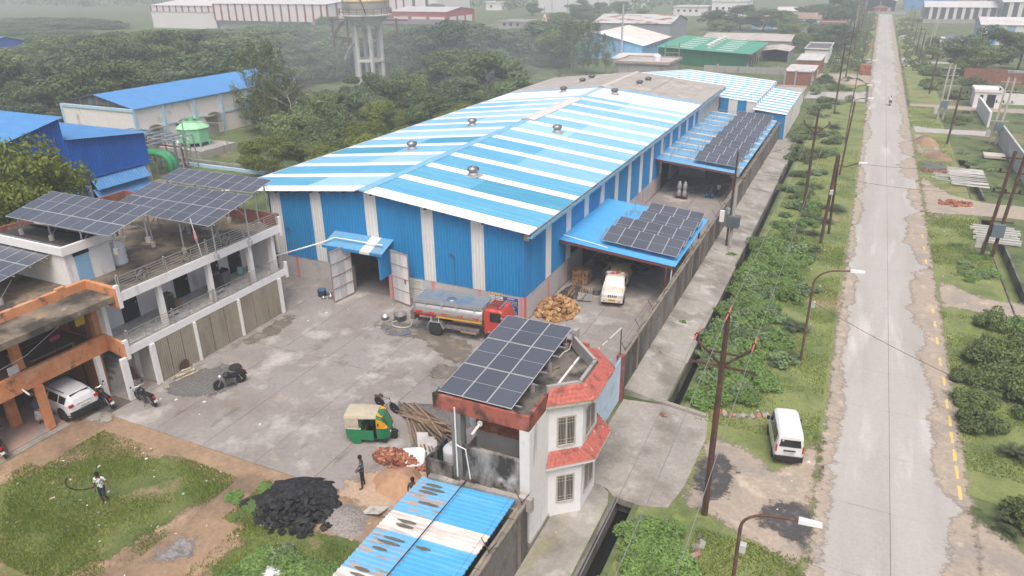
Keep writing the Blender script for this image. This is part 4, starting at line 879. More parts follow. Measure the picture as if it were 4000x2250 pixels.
# orange part
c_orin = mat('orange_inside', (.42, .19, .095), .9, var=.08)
m = MB(); m.box(-38.05, 12.5, 2.8, -37.8, 23.85, 3.85); m.build('lower_parapet', c_orangep, RS)
m = MB(); m.hexa([(-37.82, 23.85, 2.8), (FX+.05, 23.7, 2.6), (FX+.05, 23.95, 2.6), (-38.05, 23.95, 2.8), (-37.82, 23.85, 3.85), (FX+.05, 23.7, 3.6), (FX+.05, 23.95, 3.6), (-38.05, 23.95, 3.85)]); m.build('lower_return', c_orangep, RS)
m = MB(); m.box(-39.0, 12.5, 6.0, -38.75, 24.2, 7.0); m.build('upper_parapet', c_orangep, RS)
m = MB(); m.hexa([(-38.78, 24.1, 5.85), (FX+.05, 24.0, 5.75), (FX+.05, 24.3, 5.75), (-39.0, 24.3, 5.85), (-38.78, 24.1, 7.0), (FX+.05, 24.0, 6.95), (FX+.05, 24.3, 6.95), (-39.0, 24.3, 7.0)]); m.build('upper_return', c_orangep, RS)
for y in (18.2, 22.4): MB().box(-39.0, y, 6.98, -38.75, y+.5, 7.12).build('parapet_stub', c_orangep, RS)
for x, y in ((-37.95, 19.3), (-37.95, 14.2)): MB().box(x, y, 0, x+.35, y+.38, 2.8).build('column', c_orange, RS)
for x, y in ((-40.0, 18.6), (-41.6, 18.4), (-40.0, 14.0)): MB().box(x, y, 0, x+.34, y+.5, 2.8).build('column', c_orange, RS)
MB().box(-38.6, 19.0, 3.85, -38.2, 19.4, 6.0).build('column', c_orange, RS)
MB().box(-38.6, 14.0, 3.85, -38.2, 14.4, 6.0).build('column', c_orange, RS)
MB().box(-37.95, 22.85, 0, -37.68, 23.15, 2.8).build('column', c_white, RS)
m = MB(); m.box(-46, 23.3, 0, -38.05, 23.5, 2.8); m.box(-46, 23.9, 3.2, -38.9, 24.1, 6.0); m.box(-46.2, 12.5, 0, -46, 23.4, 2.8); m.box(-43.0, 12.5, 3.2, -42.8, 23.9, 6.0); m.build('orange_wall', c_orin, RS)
MB().box(-38.62, 23.6, 3.2, -38.2, 23.95, 6.0).build('corner_pier', c_orange, RS)
MB().box(-38.15, 23.9, 3.2, -37.6, 24.15, 6.0).build('corner_pier', c_white, RS)
m = MB(); m.box(-46, 12.5, 2.80, -38.05, 23.9, 3.2); m.build('orange_floor', mat('red_oxide_floor', (.17, .10, .08), .8, var=.12), RS)
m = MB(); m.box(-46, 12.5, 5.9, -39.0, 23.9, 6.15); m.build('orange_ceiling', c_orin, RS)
for y in (16.4, 20.7): MB().box(-42.79, y, 3.21, -42.75, y+1.1, 5.3).build('door', c_dark, RS)
m = MB(); m.box(-41.0, 23.85, 3.4, -39.6, 23.89, 5.5); m.build('window', mat('orange_window', (.2, .09, .05), .9), RS)
m = MB(); m.box(-46, 12.5, -.02, -37.6, 23.28, .10); m.build('porch_floor', mat('porch_floor', (.36, .24, .2), .85, layers=[((.28, .25, .23), .7, .5, .66)], var=.12), RS)
m = MB(); m.box(-37.6, 12.5, -.02, -37.15, 20.2, .06); m.build('porch_kerb', c_apron, RS)
patch('path_slab', [(-37.5, 20.3), (-35.6, 20.6), (-34.9, 21.3), (-35.4, 22.2), (-36.6, 22.3), (-37.5, 22.2)], .05, c_apron, .08, .4, 71, kind='structure')
m = MB(); m.cyl((-37.85, 18.7, 3.0), (-37.1, 18.6, 2.9), .045, n=7); m.build('rain_spout', c_pvc, RS)
m = MB(); m.box(-43.3, 16.0, .1, -43.1, 19.5, 2.6); m.build('gate_panel', c_black, RS)
m = MB()
for k in range(2):
 P = []
 for i in range(9): f = i/8; P.append((-43.08, 16.6+.9*k+.35*math.sin(f*6.28)+.25*f, .3+2.0*f))
 m.tube(P, [.02, .06, .09, .1, .09, .08, .07, .05, .02], 6)
m.build('gate_ornament', c_white, RS)
# clothes line and washing
cl = root('clothes_line', 'white washing line with clothes across the orange veranda', 'clothes line', (-38.3, 19, 4))
MB().tube([(-38.25, 12.5, 4.3), (-38.2, 17, 4.25), (-38.2, 19.6, 4.5), (-38.9, 23.4, 5.5)], .015, 5).build('line', c_pvc, cl)
for y, mm, h in ((16.2, (.62, .66, .78), .75), (17.0, (.3, .33, .6), .45), (17.35, (.35, .32, .3), .8), (18.5, (.7, .68, .66), .5), (21.0, (.3, .03, .1), .25), (22.6, (.5, .35, .05), .5)):
 z = 4.25 if y < 19 else 4.5+(y-19.6)*.26
 m = MB()
 for i in range(5):
  f = i/4*.45
  m.hexa([(-38.26+.03*math.sin(i*2), y+f, z-h*(.9+.1*math.sin(i*3))), (-38.24, y+f+.1, z-h), (-38.2, y+f+.1, z-h), (-38.22+.03*math.sin(i*2), y+f, z-h*(.9+.1*math.sin(i*3))), (-38.24, y+f, z), (-38.23, y+f+.11, z), (-38.19, y+f+.11, z), (-38.2, y+f, z)])
 m.build('garment', mat('cloth_%d' % int(y*10), mm, .95, var=.15), cl)
# roof-top solar arrays of the house
def rack_array(lab, O, rows, cols, tilt, base_z, land=None, ls=1.0):
 """O: lower-left corner; rows up the slope of portrait panels; 'land' adds one row of landscape panels below"""
 r = root('solar_array', lab, 'solar panels', (O[0], O[1], base_z), 'solar arrays on the house roof')
 O = Vector(O); Yd = Vector((0, math.cos(math.radians(tilt)), math.sin(math.radians(tilt)))); wd = 1.15*cols
 for j in range(rows):
  for i in range(cols): put_panel(r, tuple(O+Vector((1.15*(i+.5), 0, 0))+Yd*(2.31*ls*j)), (1, 0, 0), tuple(Yd)).scale = (1, ls, 1)
 if land:
  for i in range(land): put_panel(r, tuple(O+Vector((2.3*(i+1), 0, 0))-Yd*.60), tuple(Yd), (-1, 0, 0))
 L0 = -1.17 if land else 0; L1 = 2.31*rows*ls
 m = MB()
 f = L0+.35
 while f < L1:
  p = O+Yd*f-Vector((.15, 0, .06)); m.cyl(p, p+Vector((wd+.3, 0, 0)), .04, n=4); f += 1.0
 m.build('purlins', c_steel, r)
 nx = max(2, int(wd/3)+1)
 for i in range(nx):
  x = O.x+.35+(wd-.7)*i/(nx-1)
  p = O+Yd*(L0+.2); q = O+Yd*(L1-.2)
  MB().cyl((x, p.y, p.z-.12), (x, q.y, q.z-.12), .045, n=4).build('beam', c_steel, r)
  for f in (L0+.5, L1-.6):
   p = O+Yd*f; MB().cyl((x, p.y, base_z), (x, p.y, p.z-.12), .05, n=6).build('leg', c_steel, r)
   MB().cyl((x, p.y, base_z-.02), (x, p.y, base_z+.32), .16, n=8).build('footing', c_concpost, r)
   MB().cyl((x, p.y, p.z-1.1), (x, p.y+(.9 if f < 1 else -.9), p.z-.2), .025, n=4).build('brace', c_steel, r)
rack_array('large solar array of two rows over the middle of the house terrace', (-44.2, 30.2, 8.86), 2, 8, 12.5, 6.5, None, .88)
rack_array('solar array with a landscape lower row over the penthouse', (-45.9, 25.95, 10.0), 1, 8, 13, 8.5, 4, .92)
rack_array('single long row of solar panels at the rear of the terrace', (-46.3, 36.2, 9.12), 1, 8, 12, 6.5, None, .92)
rack_array('solar array of two rows at the left edge above the orange veranda', (-50.0, 20.2, 7.75), 2, 8, 10, 6.5)
fp = root('flag_pole', 'thin pole with a wrapped pink flag at the terrace railing', 'flag pole', (-36.4, 30.5, 6.6))
MB().cyl((-36.35, 30.4, 6.6), (-36.5, 30.2, 9.2), .03, n=6).build('pole', c_pvc, fp)
m = MB(); m.tube([(-36.42, 30.32, 7.5), (-36.40, 30.27, 7.9), (-36.42, 30.25, 8.3), (-36.45, 30.25, 8.5)], [.03, .10, .07, .03], 7); m.build('flag', mat('pink_cloth', (.55, .3, .3), .95, var=.15), fp)
# furniture on the veranda
def simple(name, lab, cat, boxes, m, loc=(0, 0, 0), rz=0, group=None):
 r = root(name, lab, cat, loc, group)
 for nm, bb, mm in boxes: link(nm, MB().box(*bb).mesh(nm, [mm or m]), None).parent = r
 r.rotation_euler = (0, 0, rz); return r
simple('fridge', 'dark grey washing machine on the white veranda', 'appliance', [('cabinet', (-.32, -.32, .05, .32, .32, 1.1), None), ('lid', (-.3, -.3, 1.1, .3, .3, 1.14), c_black), ('control_panel', (-.3, .2, 1.14, .3, .3, 1.24), c_black)], mat('appliance_grey', (.10, .105, .115), .4, var=.05), (-38.0, 33.2, 3.2))
def cooler(lab, y):
 simple('air_cooler', lab, 'air cooler', [('body', (-.3, -.32, .3, .3, .32, 1.5), None), ('grille', (.3, -.26, .4, .33, .26, 1.4), c_dark), ('tub', (-.36, -.4, .12, .36, .4, .3), c_plinth), ('wheel', (-.3, -.35, 0, -.2, -.25, .12), c_rub), ('wheel', (.2, .25, 0, .3, .35, .12), c_rub)], mat('cooler_body', (.12, .11, .105), .7, layers=[((.3, .15, .1), 2, .6, .7)], var=.12), (-37.6, y, 3.2))
cooler('tall dark air cooler with pale tub, left on the white veranda', 28.2); cooler('tall grey air cooler beside the washing machine', 32.0)
o = blob('sack', -38.2, 29.3, .4, .35, .6, mat('jute', (.27, .18, .1), .95, var=.2), z=3.2, seed=9, pw=.6); tag(o, 'brown jute sack on the veranda beside the air cooler', 'sack')
MB().lathe([(.02, 0), (.18, .02), (.22, .3), (.2, .55), (.05, .6)], (-38.5, 35.2, 3.2), 12).build('water_filter', mat('turquoise', (.25, .5, .5), .5, var=.05), smooth=True, label='turquoise water jar on the veranda near the right end', cat='jar')
bd = simple('cot', 'wooden string cot on the orange veranda', 'bed', [('bed_top', (-.95, -1.3, .42, .95, 1.3, .47), mat('cot_weave', (.10, .08, .075), .95, var=.15)), ('side_rail', (.88, -1.35, .36, .98, 1.35, .47), None), ('side_rail', (-.98, -1.35, .36, -.88, 1.35, .47), None), ('leg', (.86, -1.3, 0, .96, -1.2, .36), None), ('leg', (.86, 1.2, 0, .96, 1.3, .36), None), ('leg', (-.96, -1.3, 0, -.86, -1.2, .36), None), ('leg', (-.96, 1.2, 0, -.86, 1.3, .36), None)], c_wood, (-40.0, 21.4, 3.2))
MB().lathe([(.02, 0), (.14, .02), (.15, .3), (.06, .36), (.06, .42)], (-38.3, 18.6, 3.2), 12).build('water_jar', mat('blue_plastic', (.03, .12, .4), .5), smooth=True, label='blue plastic water jar behind the orange parapet', cat='jar')
MB().lathe([(.02, .12), (.25, .1), (.34, .3), (.35, .32)], (-38.5, 17.8, 3.2), 14).build('metal_pot', mat('pot_steel', (.6, .6, .6), .3, .9), smooth=True, label='shiny metal pot behind the orange parapet', cat='pot')
# ================================================================ OTHER BUILDINGS
def stripes(u0, u1, pat):
 out = []; u = u0; i = 0
 while u < u1-.05:
  w_, t = pat[i % len(pat)]; out.append((u, min(u+w_, u1), t)); u += w_; i += 1
 return out
def gable(name, lab, cat, x0, x1, y0, y1, ev, rz, axis, rm, walls, pit=.5, base=0.0, over=.4, group=None, grey=None, ridge=None, rstripe=None):
 """walls: dict side-> list of (u0,u1,mat) stripes or one material; axis: direction of the ridge"""
 r = root(name, lab, cat, ((x0+x1)/2, y0, 0), group)
 c = ridge if ridge is not None else ((x0+x1)/2 if axis == 'y' else (y0+y1)/2)
 def top(x, y):
  t, a, b = (x, x0, x1) if axis == 'y' else (y, y0, y1)
  return ev+(rz-ev)*((t-a)/(c-a) if t <= c else (b-t)/(b-c))
 for side in ('S', 'E', 'N', 'W'):
  wm = walls.get(side, walls.get('*'));
  if wm is None: continue
  if side in 'SN': a, b, y = x0, x1, (y0 if side == 'S' else y1); P = lambda u, z: (u, y, z)
  else: a, b, x = y0, y1, (x1 if side == 'E' else x0); P = lambda u, z: (x, u, z)
  seg = [(a, b, wm)] if not isinstance(wm, list) else wm
  for (u0, u1, mm) in seg:
   cuts = [u0]+([c] if (axis == 'y') == (side in 'SN') and u0 < c < u1 else [])+[u1]
   for p, q in zip(cuts[:-1], cuts[1:]):
    tp = top(*P(p, 0)[:2])-.05; tq = top(*P(q, 0)[:2])-.05
    if side in 'SE':
     corr('wall_sheet', P(p, 0), (1, 0, 0) if side == 'S' else (0, 1, 0), (0, 0, 1), q-p, tp, pit, .04, mm, r, ln1=tq, v0=base)
    else: MB().quad(P(p, base), P(q, base), P(q, tq), P(p, tp)).build('wall_sheet', mm, r)
 st = rstripe or [(0, 1e9, rm)]
 if axis == 'y': L0, L1 = y0-over, y1+over
 else: L0, L1 = x0-over, x1+over
 for (u0, u1, mm) in st:
  a = max(L0, L0+u0); b = min(L1, L0+u1)
  if b <= a: continue
  if axis == 'y':
   e1 = Vector((x1+over, a, ev-(rz-ev)/(x1-c)*over)); rr = Vector((c, a, rz)); V = rr-e1; corr('roof_sheet', e1, (0, 1, 0), V, b-a, V.length, pit, .05, mm, r)
   e0 = Vector((x0-over, a, ev-(rz-ev)/(c-x0)*over)); V = e0-rr; corr('roof_sheet', rr, (0, 1, 0), V, b-a, V.length, pit, .05, mm, r)
  else:
   e0 = Vector((a, y0-over, ev-(rz-ev)/(c-y0)*over)); rr = Vector((a, c, rz)); V = rr-e0; corr('roof_sheet', e0, (1, 0, 0), V, b-a, V.length, pit, .05, mm, r)
   e1 = Vector((a, y1+over, ev-(rz-ev)/(y1-c)*over)); V = e1-rr; corr('roof_sheet', rr, (1, 0, 0), V, b-a, V.length, pit, .05, mm, r)
 return r
def flat(name, lab, cat, x0, x1, y0, y1, h, wm, rm, par=.35, ov=.2, wins=(), group=None, slab=None):
 r = root(name, lab, cat, ((x0+x1)/2, y0, 0), group)
 m = MB(); m.box(x0, y0, 0, x1, y0+.2, h); m.box(x1-.2, y0+.2, 0, x1, y1, h); m.box(x0, y0+.2, 0, x0+.2, y1, h); m.box(x0, y1-.2, 0, x1, y1, h); m.build('wall', wm, r)
 MB().box(x0-ov, y0-ov, h, x1+ov, y1+ov, h+.18).build('roof_slab', rm, r)
 if par:
  m = MB(); m.box(x0-ov, y0-ov, h+.18, x1+ov, y0-ov+.15, h+.18+par); m.box(x1+ov-.15, y0-ov+.15, h+.18, x1+ov, y1+ov, h+.18+par); m.box(x0-ov, y0-ov+.15, h+.18, x0-ov+.15, y1+ov, h+.18+par); m.box(x0-ov, y1+ov-.15, h+.18, x1+ov-.15, y1+ov, h+.18+par); m.build('parapet', slab or wm, r)
 for (sd, u, z, wd, hh) in wins:
  if sd == 'S': f = MB().box(u, y0-.04, z, u+wd, y0-.005, z+hh).build('window', c_concpost, r); MB().box(u+.08, y0-.05, z+.08, u+wd-.08, y0-.041, z+hh-.08).build('pane', c_glass, f)
  else: f = MB().box(x1+.005, u, z, x1+.04, u+wd, z+hh).build('window', c_concpost, r); MB().box(x1+.041, u+.08, z+.08, x1+.05, u+wd-.08, z+hh-.08).build('pane', c_glass, f)
 return r
c_bluB = mat('deep_blue_sheet', (.012, .115, .46), .5, layers=[((.01, .09, .37), (.5, .5, .05), .5, .7)], var=.06)
c_bluRf = mat('mid_blue_roof', (.085, .255, .52), .5, layers=[((.12, .30, .57), (.4, 2, 1), .5, .7)], var=.05)
# -- blue mill building on the left
BB = root('blue_mill', 'bright blue sheet-clad mill building with open louvres, left of the house', 'factory', (-62, 44, 0))
corr('wall_sheet', (-62, 24, 0), (0, 1, 0), (0, 0, 1), 16, 8.4, .3, .05, c_bluB, BB, ln1=12.0, v0=6.45)
corr('wall_sheet', (-62, 40, 0), (0, 1, 0), (0, 0, 1), 8, 10.1, .3, .05, c_bluB, BB, ln1=9.25, v0=6.45)
MB().box(-90, 39.95, 9.9, -62.1, 40.05, 12).build('step_wall', c_bluB, BB)
e = Vector((-61.6, 48.3, 9.22)); corr('roof_sheet', (-92, 40, 10.12), (1, 0, 0), Vector((0, 8.3, -.9)), 30.4, 8.35, .35, .04, c_bluRf, BB)
corr('roof_sheet', (-92, 24, 8.4), (1, 0, 0), Vector((0, 16.2, 3.65)), 30.4, 16.6, .35, .04, c_bluRf, BB)
m = MB(); m.box(-62.05, 24, 6.3, -61.9, 48, 6.44); m.build('sill_beam', c_bluB, BB)
for y in (47.4, 41.0, 34.4): MB().box(-62.5, y, 0, -62.05, y+.5, 6.4).build('column', c_concpost, BB)
for y0, y1 in ((41.55, 47.3), (34.95, 40.9), (28, 34.3)):
 for k in range(4):
  z = 5.25-k*1.0; corr('louvre', (-61.3, y0, z), (0, 1, 0), Vector((-.75, 0, .95)), y1-y0, 1.2, .3, .04, c_bluRf, BB)
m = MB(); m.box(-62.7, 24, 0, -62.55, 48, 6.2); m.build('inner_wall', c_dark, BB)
# -- whitewashed mill with blue roof
WM = root('white_mill', 'whitewashed mill with pale blue pilasters and blue sheet roof', 'factory', (-92, 70, 0))
c_limew = mat('limewash', (.72, .69, .655), .92, layers=[((.40, .37, .33), (.5, .5, .3), .57, .72), ((.2, .18, .16), (.7, .7, .35), .66, .78)], var=.07)
m = MB(); m.box(-92.2, 70.0, 0, -92.0, 104, 6.0); m.box(-107, 70, 0, -92.2, 70.2, 6.0); m.build('wall', c_limew, WM)
c_paleb = mat('pale_blue_trim', (.40, .59, .72), .85, var=.06)
for y in (70, 74.9, 80.6, 86, 91.5, 97): MB().box(-91.99, y, 0, -91.75, y+.4, 6.0).build('pilaster', c_paleb, WM)
m = MB(); m.box(-91.99, 70.4, 5.75, -91.85, 104, 6.0); m.box(-107, 69.86, 5.6, -91.75, 69.99, 6.0); m.box(-107, 69.86, 0, -106.6, 69.99, 5.6); m.build('eave_beam', c_paleb, WM)
m = MB(); m.box(-91.99, 70.4, 2.9, -91.88, 104, 3.15); m.build('lintel_band', c_paleb, WM)
for y in (71.6, 77.0, 82.6):
 MB().box(-91.995, y, 0, -91.93, y+2.3, 2.85).build('bricked_opening', mat('bricked', (.38, .33, .3), .95, var=.12), WM)
 s = MB().box(-91.87, y-.4, 2.95, -90.9, y+2.8, 3.1).build('sunshade', c_concpost, WM)
 blob('weeds', -91.35, y+1.2, .4, 1.3, .25, leafmat('weed', (.07, .07, .04), (.17, .16, .09)), WM, z=3.1, seed=int(y), rough=.5)
m = MB(); m.poly([(-92.1, 70.6, 6.0), (-99.6, 70.6, 7.55), (-107, 70.6, 6.0)]); m.build('gable_end', mat('old_boards', (.10, .11, .115), .9, layers=[((.22, .22, .21), (2, 2, .3), .5, .62)], var=.2), WM)
V = Vector((-7.9, 0, 1.6)); corr('roof_sheet', (-91.6, 70.1, 5.98), (0, 1, 0), V, 17, V.length, .35, .05, c_bluRf, WM); corr('roof_sheet', (-91.6, 87.1, 5.98), (0, 1, 0), V, 17, V.length, .35, .05, c_bluRf, WM)
V2 = Vector((-7.9, 0, -1.6)); corr('roof_sheet', (-99.6, 70.1, 7.6), (0, 1, 0), V2, 34, V2.length, .35, .05, mat('asb_dark', (.14, .14, .13), .95, var=.15), WM)
# -- cooling tower on its basin, pipe racks
CT = root('cooling_tower', 'pale green octagonal cooling tower on a concrete basin', 'cooling tower', (-84.5, 74.2, 0))
MB().box(-88.5, 70.4, 0, -80.3, 76.8, 1.0).build('basin', c_concpost, CT)
c_ct = mat('tower_green', (.22, .52, .30), .7, layers=[((.28, .58, .36), (1, 1, .2), .5, .7)], var=.06)
def octo(r, z): return [(-84.6+r*math.cos(PI/8+k*PI/4), 73.4+r*math.sin(PI/8+k*PI/4), z) for k in range(8)]
def frus(r0, z0, r1, z1, nm, mm):
 A = octo(r0, z0); Bq = octo(r1, z1); MB().add(A+Bq, [(k, (k+1) % 8, 8+(k+1) % 8, 8+k) for k in range(8)]).build(nm, mm, CT)
frus(2.15, 1.55, 2.2, 3.5, 'shell', c_ct); frus(2.35, 3.48, 1.15, 4.35, 'hood', mat('tower_green_pale', (.32, .62, .38), .7, var=.06)); frus(1.18, 4.3, 1.2, 4.6, 'fan_ring', c_ct)
for k in range(8):
 a = Vector(octo(2.1, 1.0)[k]); MB().cyl(tuple(a), (a.x, a.y, 1.7), .10, .28, 5).build('foot', c_ct, CT)
MB().cyl((-84.6, 73.4, 4.3), (-84.6, 73.4, 4.4), 1.1, n=12).build('fan_deck', c_dark, CT)
MB().cyl((-84.6, 73.4, 4.4), (-84.6, 73.4, 5.0), .35, .3, 8).build('fan_motor', c_ct, CT)
c_gpipe = mat('green_pipe', (.045, .28, .12), .5, var=.06)
for dx, lab in ((0, 'thick green pipe bending down by the pipe rack, nearer of two'), (-.9, 'thick green pipe bending down by the pipe rack, farther of two')):
 MB().tube([(-84, 60.2+dx*-.7, 3.0), (-79.5, 60.9+dx*-.7, 3.0), (-77.8, 61.2+dx*-.7, 3.0), (-76.7, 61.5+dx*-.7, 2.75), (-76.2, 61.7+dx*-.7, 2.1), (-76.1, 61.75+dx*-.7, .2)], .38, 10).build('green_pipe', c_gpipe, smooth=True, label=lab, cat='pipe', group='green process pipes')
PRK = root('pipe_rack', 'grey steel pipe rack crowded with small pipes before the white mill', 'pipe rack', (-80, 64, 0))
rg = random.Random(31)
for x in (-88, -84.5, -81, -77.8):
 for y in (59.5, 64.2):
  MB().box(x-.12, y-.12, 0, x+.12, y+.12, 4.2).build('rack_post', mat('rack_steel', (.22, .25, .27), .7, var=.12), PRK)
for y in (59.5, 64.2):
 for z in (2.3, 3.9): MB().box(-88.2, y-.1, z, -77.6, y+.1, z+.2).build('rack_beam', MATS['rack_steel'], PRK)
for i in range(14):
 y = rg.uniform(59.3, 66.5); z = rg.choice([2.55, 4.15, 1.2]); r_ = rg.uniform(.05, .14); x0 = rg.uniform(-90, -84); x1 = rg.uniform(-80, -76)
 MB().tube([(x0, y, z), (x1, y, z), (x1+.2, y, z-.2), (x1+.2, y, .2)], r_, 6).build('pipe', [MATS['rack_steel'], c_steel, c_rustbeam][i % 3], PRK)
for i in range(7):
 x = -88+1.8*i; MB().tube([(x, 58.6, 4.3), (x, 66.6, 4.3), (x, 66.8, 4.0), (x, 66.8, .2)], .09, 6).build('pipe', [c_steel, MATS['rack_steel']][i % 2], PRK)
MB().tube([(-79.2, 59.4, .1), (-79.2, 59.4, 4.4), (-79.2, 60.2, 5.0), (-79.6, 61.6, 5.0)], .45, 10).build('duct', mat('grey_duct', (.33, .36, .38), .5, .3, var=.08), PRK)
m = MB(); m.tube([(-91.5, 69.5, 3.3), (-86, 66.5, 3.4)], .07); m.tube([(-86, 66.5, 3.4), (-86, 66.5, .2)], .07); m.tube([(-85.4, 66.3, 3.4), (-85.4, 66.3, .2)], .07); m.build('pipe_bridge', c_brownst, PRK)
m = MB(); m.tube([(-82.5, 70.0, 5.0), (-82.5, 70, .5)], .06); m.tube([(-82.5, 70, 5.0), (-78.6, 73.5, 4.4), (-78.6, 73.5, .4)], .06); m.build('davit_frame', c_steelw, PRK)
MB().cyl((-71.0, 53.2, 0), (-71.0, 53.2, 2.2), 1.3, n=20).build('round_tank', c_concpost, label='round grey tank beside the blue mill column', cat='tank')
kb = root('kerb_run', 'pair of long concrete kerbs beside the cooling tower basin', 'kerb', (-78, 68, 0))
MB().box(-84, 68.2, 0, -66, 68.5, .5).build('kerb', c_apron, kb); MB().box(-84, 66.9, 0, -66, 67.2, .4).build('kerb', c_paleb, kb)
# -- far-left blue roof
gable('blue_shed', 'blue shed at the far left edge behind the trees', 'shed', -262, -228, 128, 147, 5, 7.5, 'x', c_bluRf, {'*': c_bluB}, 1.2)
# -- water tower
WT = root('water_tower', 'tall concrete water tower with round tank and slender columns', 'water tower', (-101.7, 140, 0))
c_wt = mat('tower_concrete', (.56, .55, .52), .92, layers=[((.33, .32, .30), (.35, .35, .2), .54, .7)], var=.08)
for k in range(6):
 a = k*PI/3+.3; p = (-101.7+3.1*math.cos(a), 140+3.1*math.sin(a))
 MB().box(p[0]-.32, p[1]-.32, -.1, p[0]+.32, p[1]+.32, 12.7).build('column', c_wt, WT)
for z in (5.2,):
 for k in range(6):
  a = k*PI/3+.3; b = a+PI/3; m = MB(); m.cyl((-101.7+3.1*math.cos(a), 140+3.1*math.sin(a), z), (-101.7+3.1*math.cos(b), 140+3.1*math.sin(b), z), .42, n=4); m.build('ring_beam', c_wt, WT)
MB().lathe([(3.4, 12.6), (3.5, 13.0), (5.0, 14.5), (5.1, 14.7)], (-101.7, 140, 0), 28).build('tank_bottom', c_wt, WT, True)
MB().lathe([(5.9, 14.6), (5.9, 14.8)], (-101.7, 140, 0), 28).build('walkway', c_wt, WT)
MB().lathe([(4.9, 14.8), (4.9, 21.5), (0.1, 23)], (-101.7, 140, 0), 32).build('tank', mat('tank_plaster', (.64, .62, .57), .9, layers=[((.45, .44, .42), (.3, .3, .25), .5, .66), ((.24, .23, .22), (.6, .6, .2), .64, .78)], var=.08), WT, True)
MB().lathe([(4.93, 17.2), (4.93, 18.0)], (-101.7, 140, 0), 32).build('yellow_band', mat('yellow_faded', (.58, .46, .25), .9, layers=[((.6, .58, .54), .6, .5, .62)], var=.1), WT, True)
m = MB()
for k in range(20):
 a = k*PI/10; m.cyl((-101.7+5.8*math.cos(a), 140+5.8*math.sin(a), 14.8), (-101.7+5.8*math.cos(a), 140+5.8*math.sin(a), 16.0), .05, n=4)
 b = a+PI/10
 for z in (15.4, 16.0): m.cyl((-101.7+5.8*math.cos(a), 140+5.8*math.sin(a), z), (-101.7+5.8*math.cos(b), 140+5.8*math.sin(b), z), .04, n=4)
m.build('railing', c_brownst, WT)
m = MB(); m.cyl((-98.4, 135.6, 14.9), (-100.2, 135.0, 21), .12, n=5); m.build('ladder', c_brownst, WT)
for i in range(12): MB().box(-106.2+.18*i, 137.0-.02*i, 5.6+.26*i, -105.9+.18*i, 138.2, 5.75+.26*i).build('stair_step', c_wt, WT)
m = MB(); m.hexa([(-106.4, 137, 5.3), (-103.9, 136.8, 8.5), (-103.9, 138.2, 8.5), (-106.4, 138.2, 5.3), (-106.4, 137, 5.6), (-103.9, 136.8, 8.8), (-103.9, 138.2, 8.8), (-106.4, 138.2, 5.6)]); m.build('stair_flight', c_wt, WT)
SF = root('steel_staircase', 'rusty steel frame with stairs behind the water tower', 'staircase', (-118, 154, 0))
c_ru = mat('rust_red_steel', (.13, .055, .04), .85, var=.2)
for x in (-122, -117.5, -108, -103): MB().box(x-.2, 153.6, 0, x+.2, 154, 13.2).build('post', c_ru, SF)
for z in (4, 8.3, 12.6): MB().box(-123, 153.55, z, -100, 154.05, z+.3).build('beam', c_ru, SF)
for z in (.2, 4.3, 8.6):
 m = MB(); m.cyl((-121.5, 153.4, z), (-117.8, 153.4, z+3.9), .2, n=4); m.cyl((-121.5, 152.6, z), (-117.8, 152.6, z+3.9), .2, n=4)
 for k in range(9): m.box(-121.6+.42*k, 152.6, z+.43*k, -121.2+.42*k, 153.4, z+.43*k+.06)
 m.build('stair_flight', c_ru, SF)
# -- red and white striped plant
c_rw = mat('plant_white', (.70, .68, .66), .6, var=.04); c_rr = mat('plant_red', (.33, .045, .055), .6, var=.06); c_rfw = mat('plant_roof', (.62, .60, .58), .6, layers=[((.55, .53, .5), (.05, .4, 1), .5, .62)], var=.04)
c_grb = mat('plant_base', (.34, .33, .32), .9, var=.1)
def rwst(a, b, wd=6.6, rd=1.5):
 out = []; u = a
 while u < b: out.append((u, min(u+rd, b), c_rr)); out.append((min(u+rd, b), min(u+wd, b), c_rw)); u += wd
 return [s for s in out if s[1]-s[0] > .05]
r = gable('striped_plant', 'long white plant with dark red vertical stripes and pale roof, far left', 'factory', -319, -277, 265, 330, 10.2, 13.5, 'x', c_rfw, {'S': rwst(-319, -277, 4.2, 1.0), '*': c_rw}, 1.5, 7.4)
MB().box(-319, 265.2, 0, -277.2, 330, 7.4).build('base_wall', c_rw, r)
r = gable('striped_plant', 'tall red and white striped gable end on grey piers, beside the water tower', 'factory', -276.8, -212, 264, 330, 11.2, 13.4, 'x', c_rfw, {'S': rwst(-276.8, -212, 4.4, 1.1), 'E': rwst(264, 330), '*': c_rw}, 1.2, 4.0)
for x in (-240, -234, -228, -220, -213.5): MB().box(x, 264.05, 0, x+1.2, 265, 4.0).build('pier', c_grb, r)
MB().box(-276, 265.5, 0, -213, 266, 4.0).build('shadow_wall', c_grb, r)
for x in (-237, -225): MB().box(x, 265.3, .2, x+2.2, 265.48, 3.4).build('door', c_dark, r)
# -- red hall, brown shed, distant white blocks
c_redh = mat('red_hall_sheet', (.40, .07, .065), .7, var=.06)
r = gable('red_hall', 'red hall with white lower panels behind the brown shed', 'factory', -249, -181, 312, 340, 6.2, 7.8, 'x', mat('red_hall_roof', (.50, .48, .47), .8, var=.05), {'S': c_redh, 'E': c_redh, '*': c_redh}, 1.5)
for i in range(6): MB().box(-240+10*i, 311.8, .2, -232+10*i, 311.9, 3.9).build('white_panel', c_rw, r)
for i in range(3): MB().box(-180.9, 315+8*i, .2, -180.8, 321+8*i, 3.9).build('white_panel', c_rw, r)
gable('brown_shed', 'long dark brown shed behind the water tower', 'shed', -192, -146, 256, 275, 4.6, 5.8, 'x', mat('brown_roof', (.135, .11, .115), .8, var=.08), {'*': mat('brown_wall', (.10, .062, .062), .85, layers=[((.14, .1, .1), (.4, .4, .1), .5, .66)], var=.08)}, 1.0)
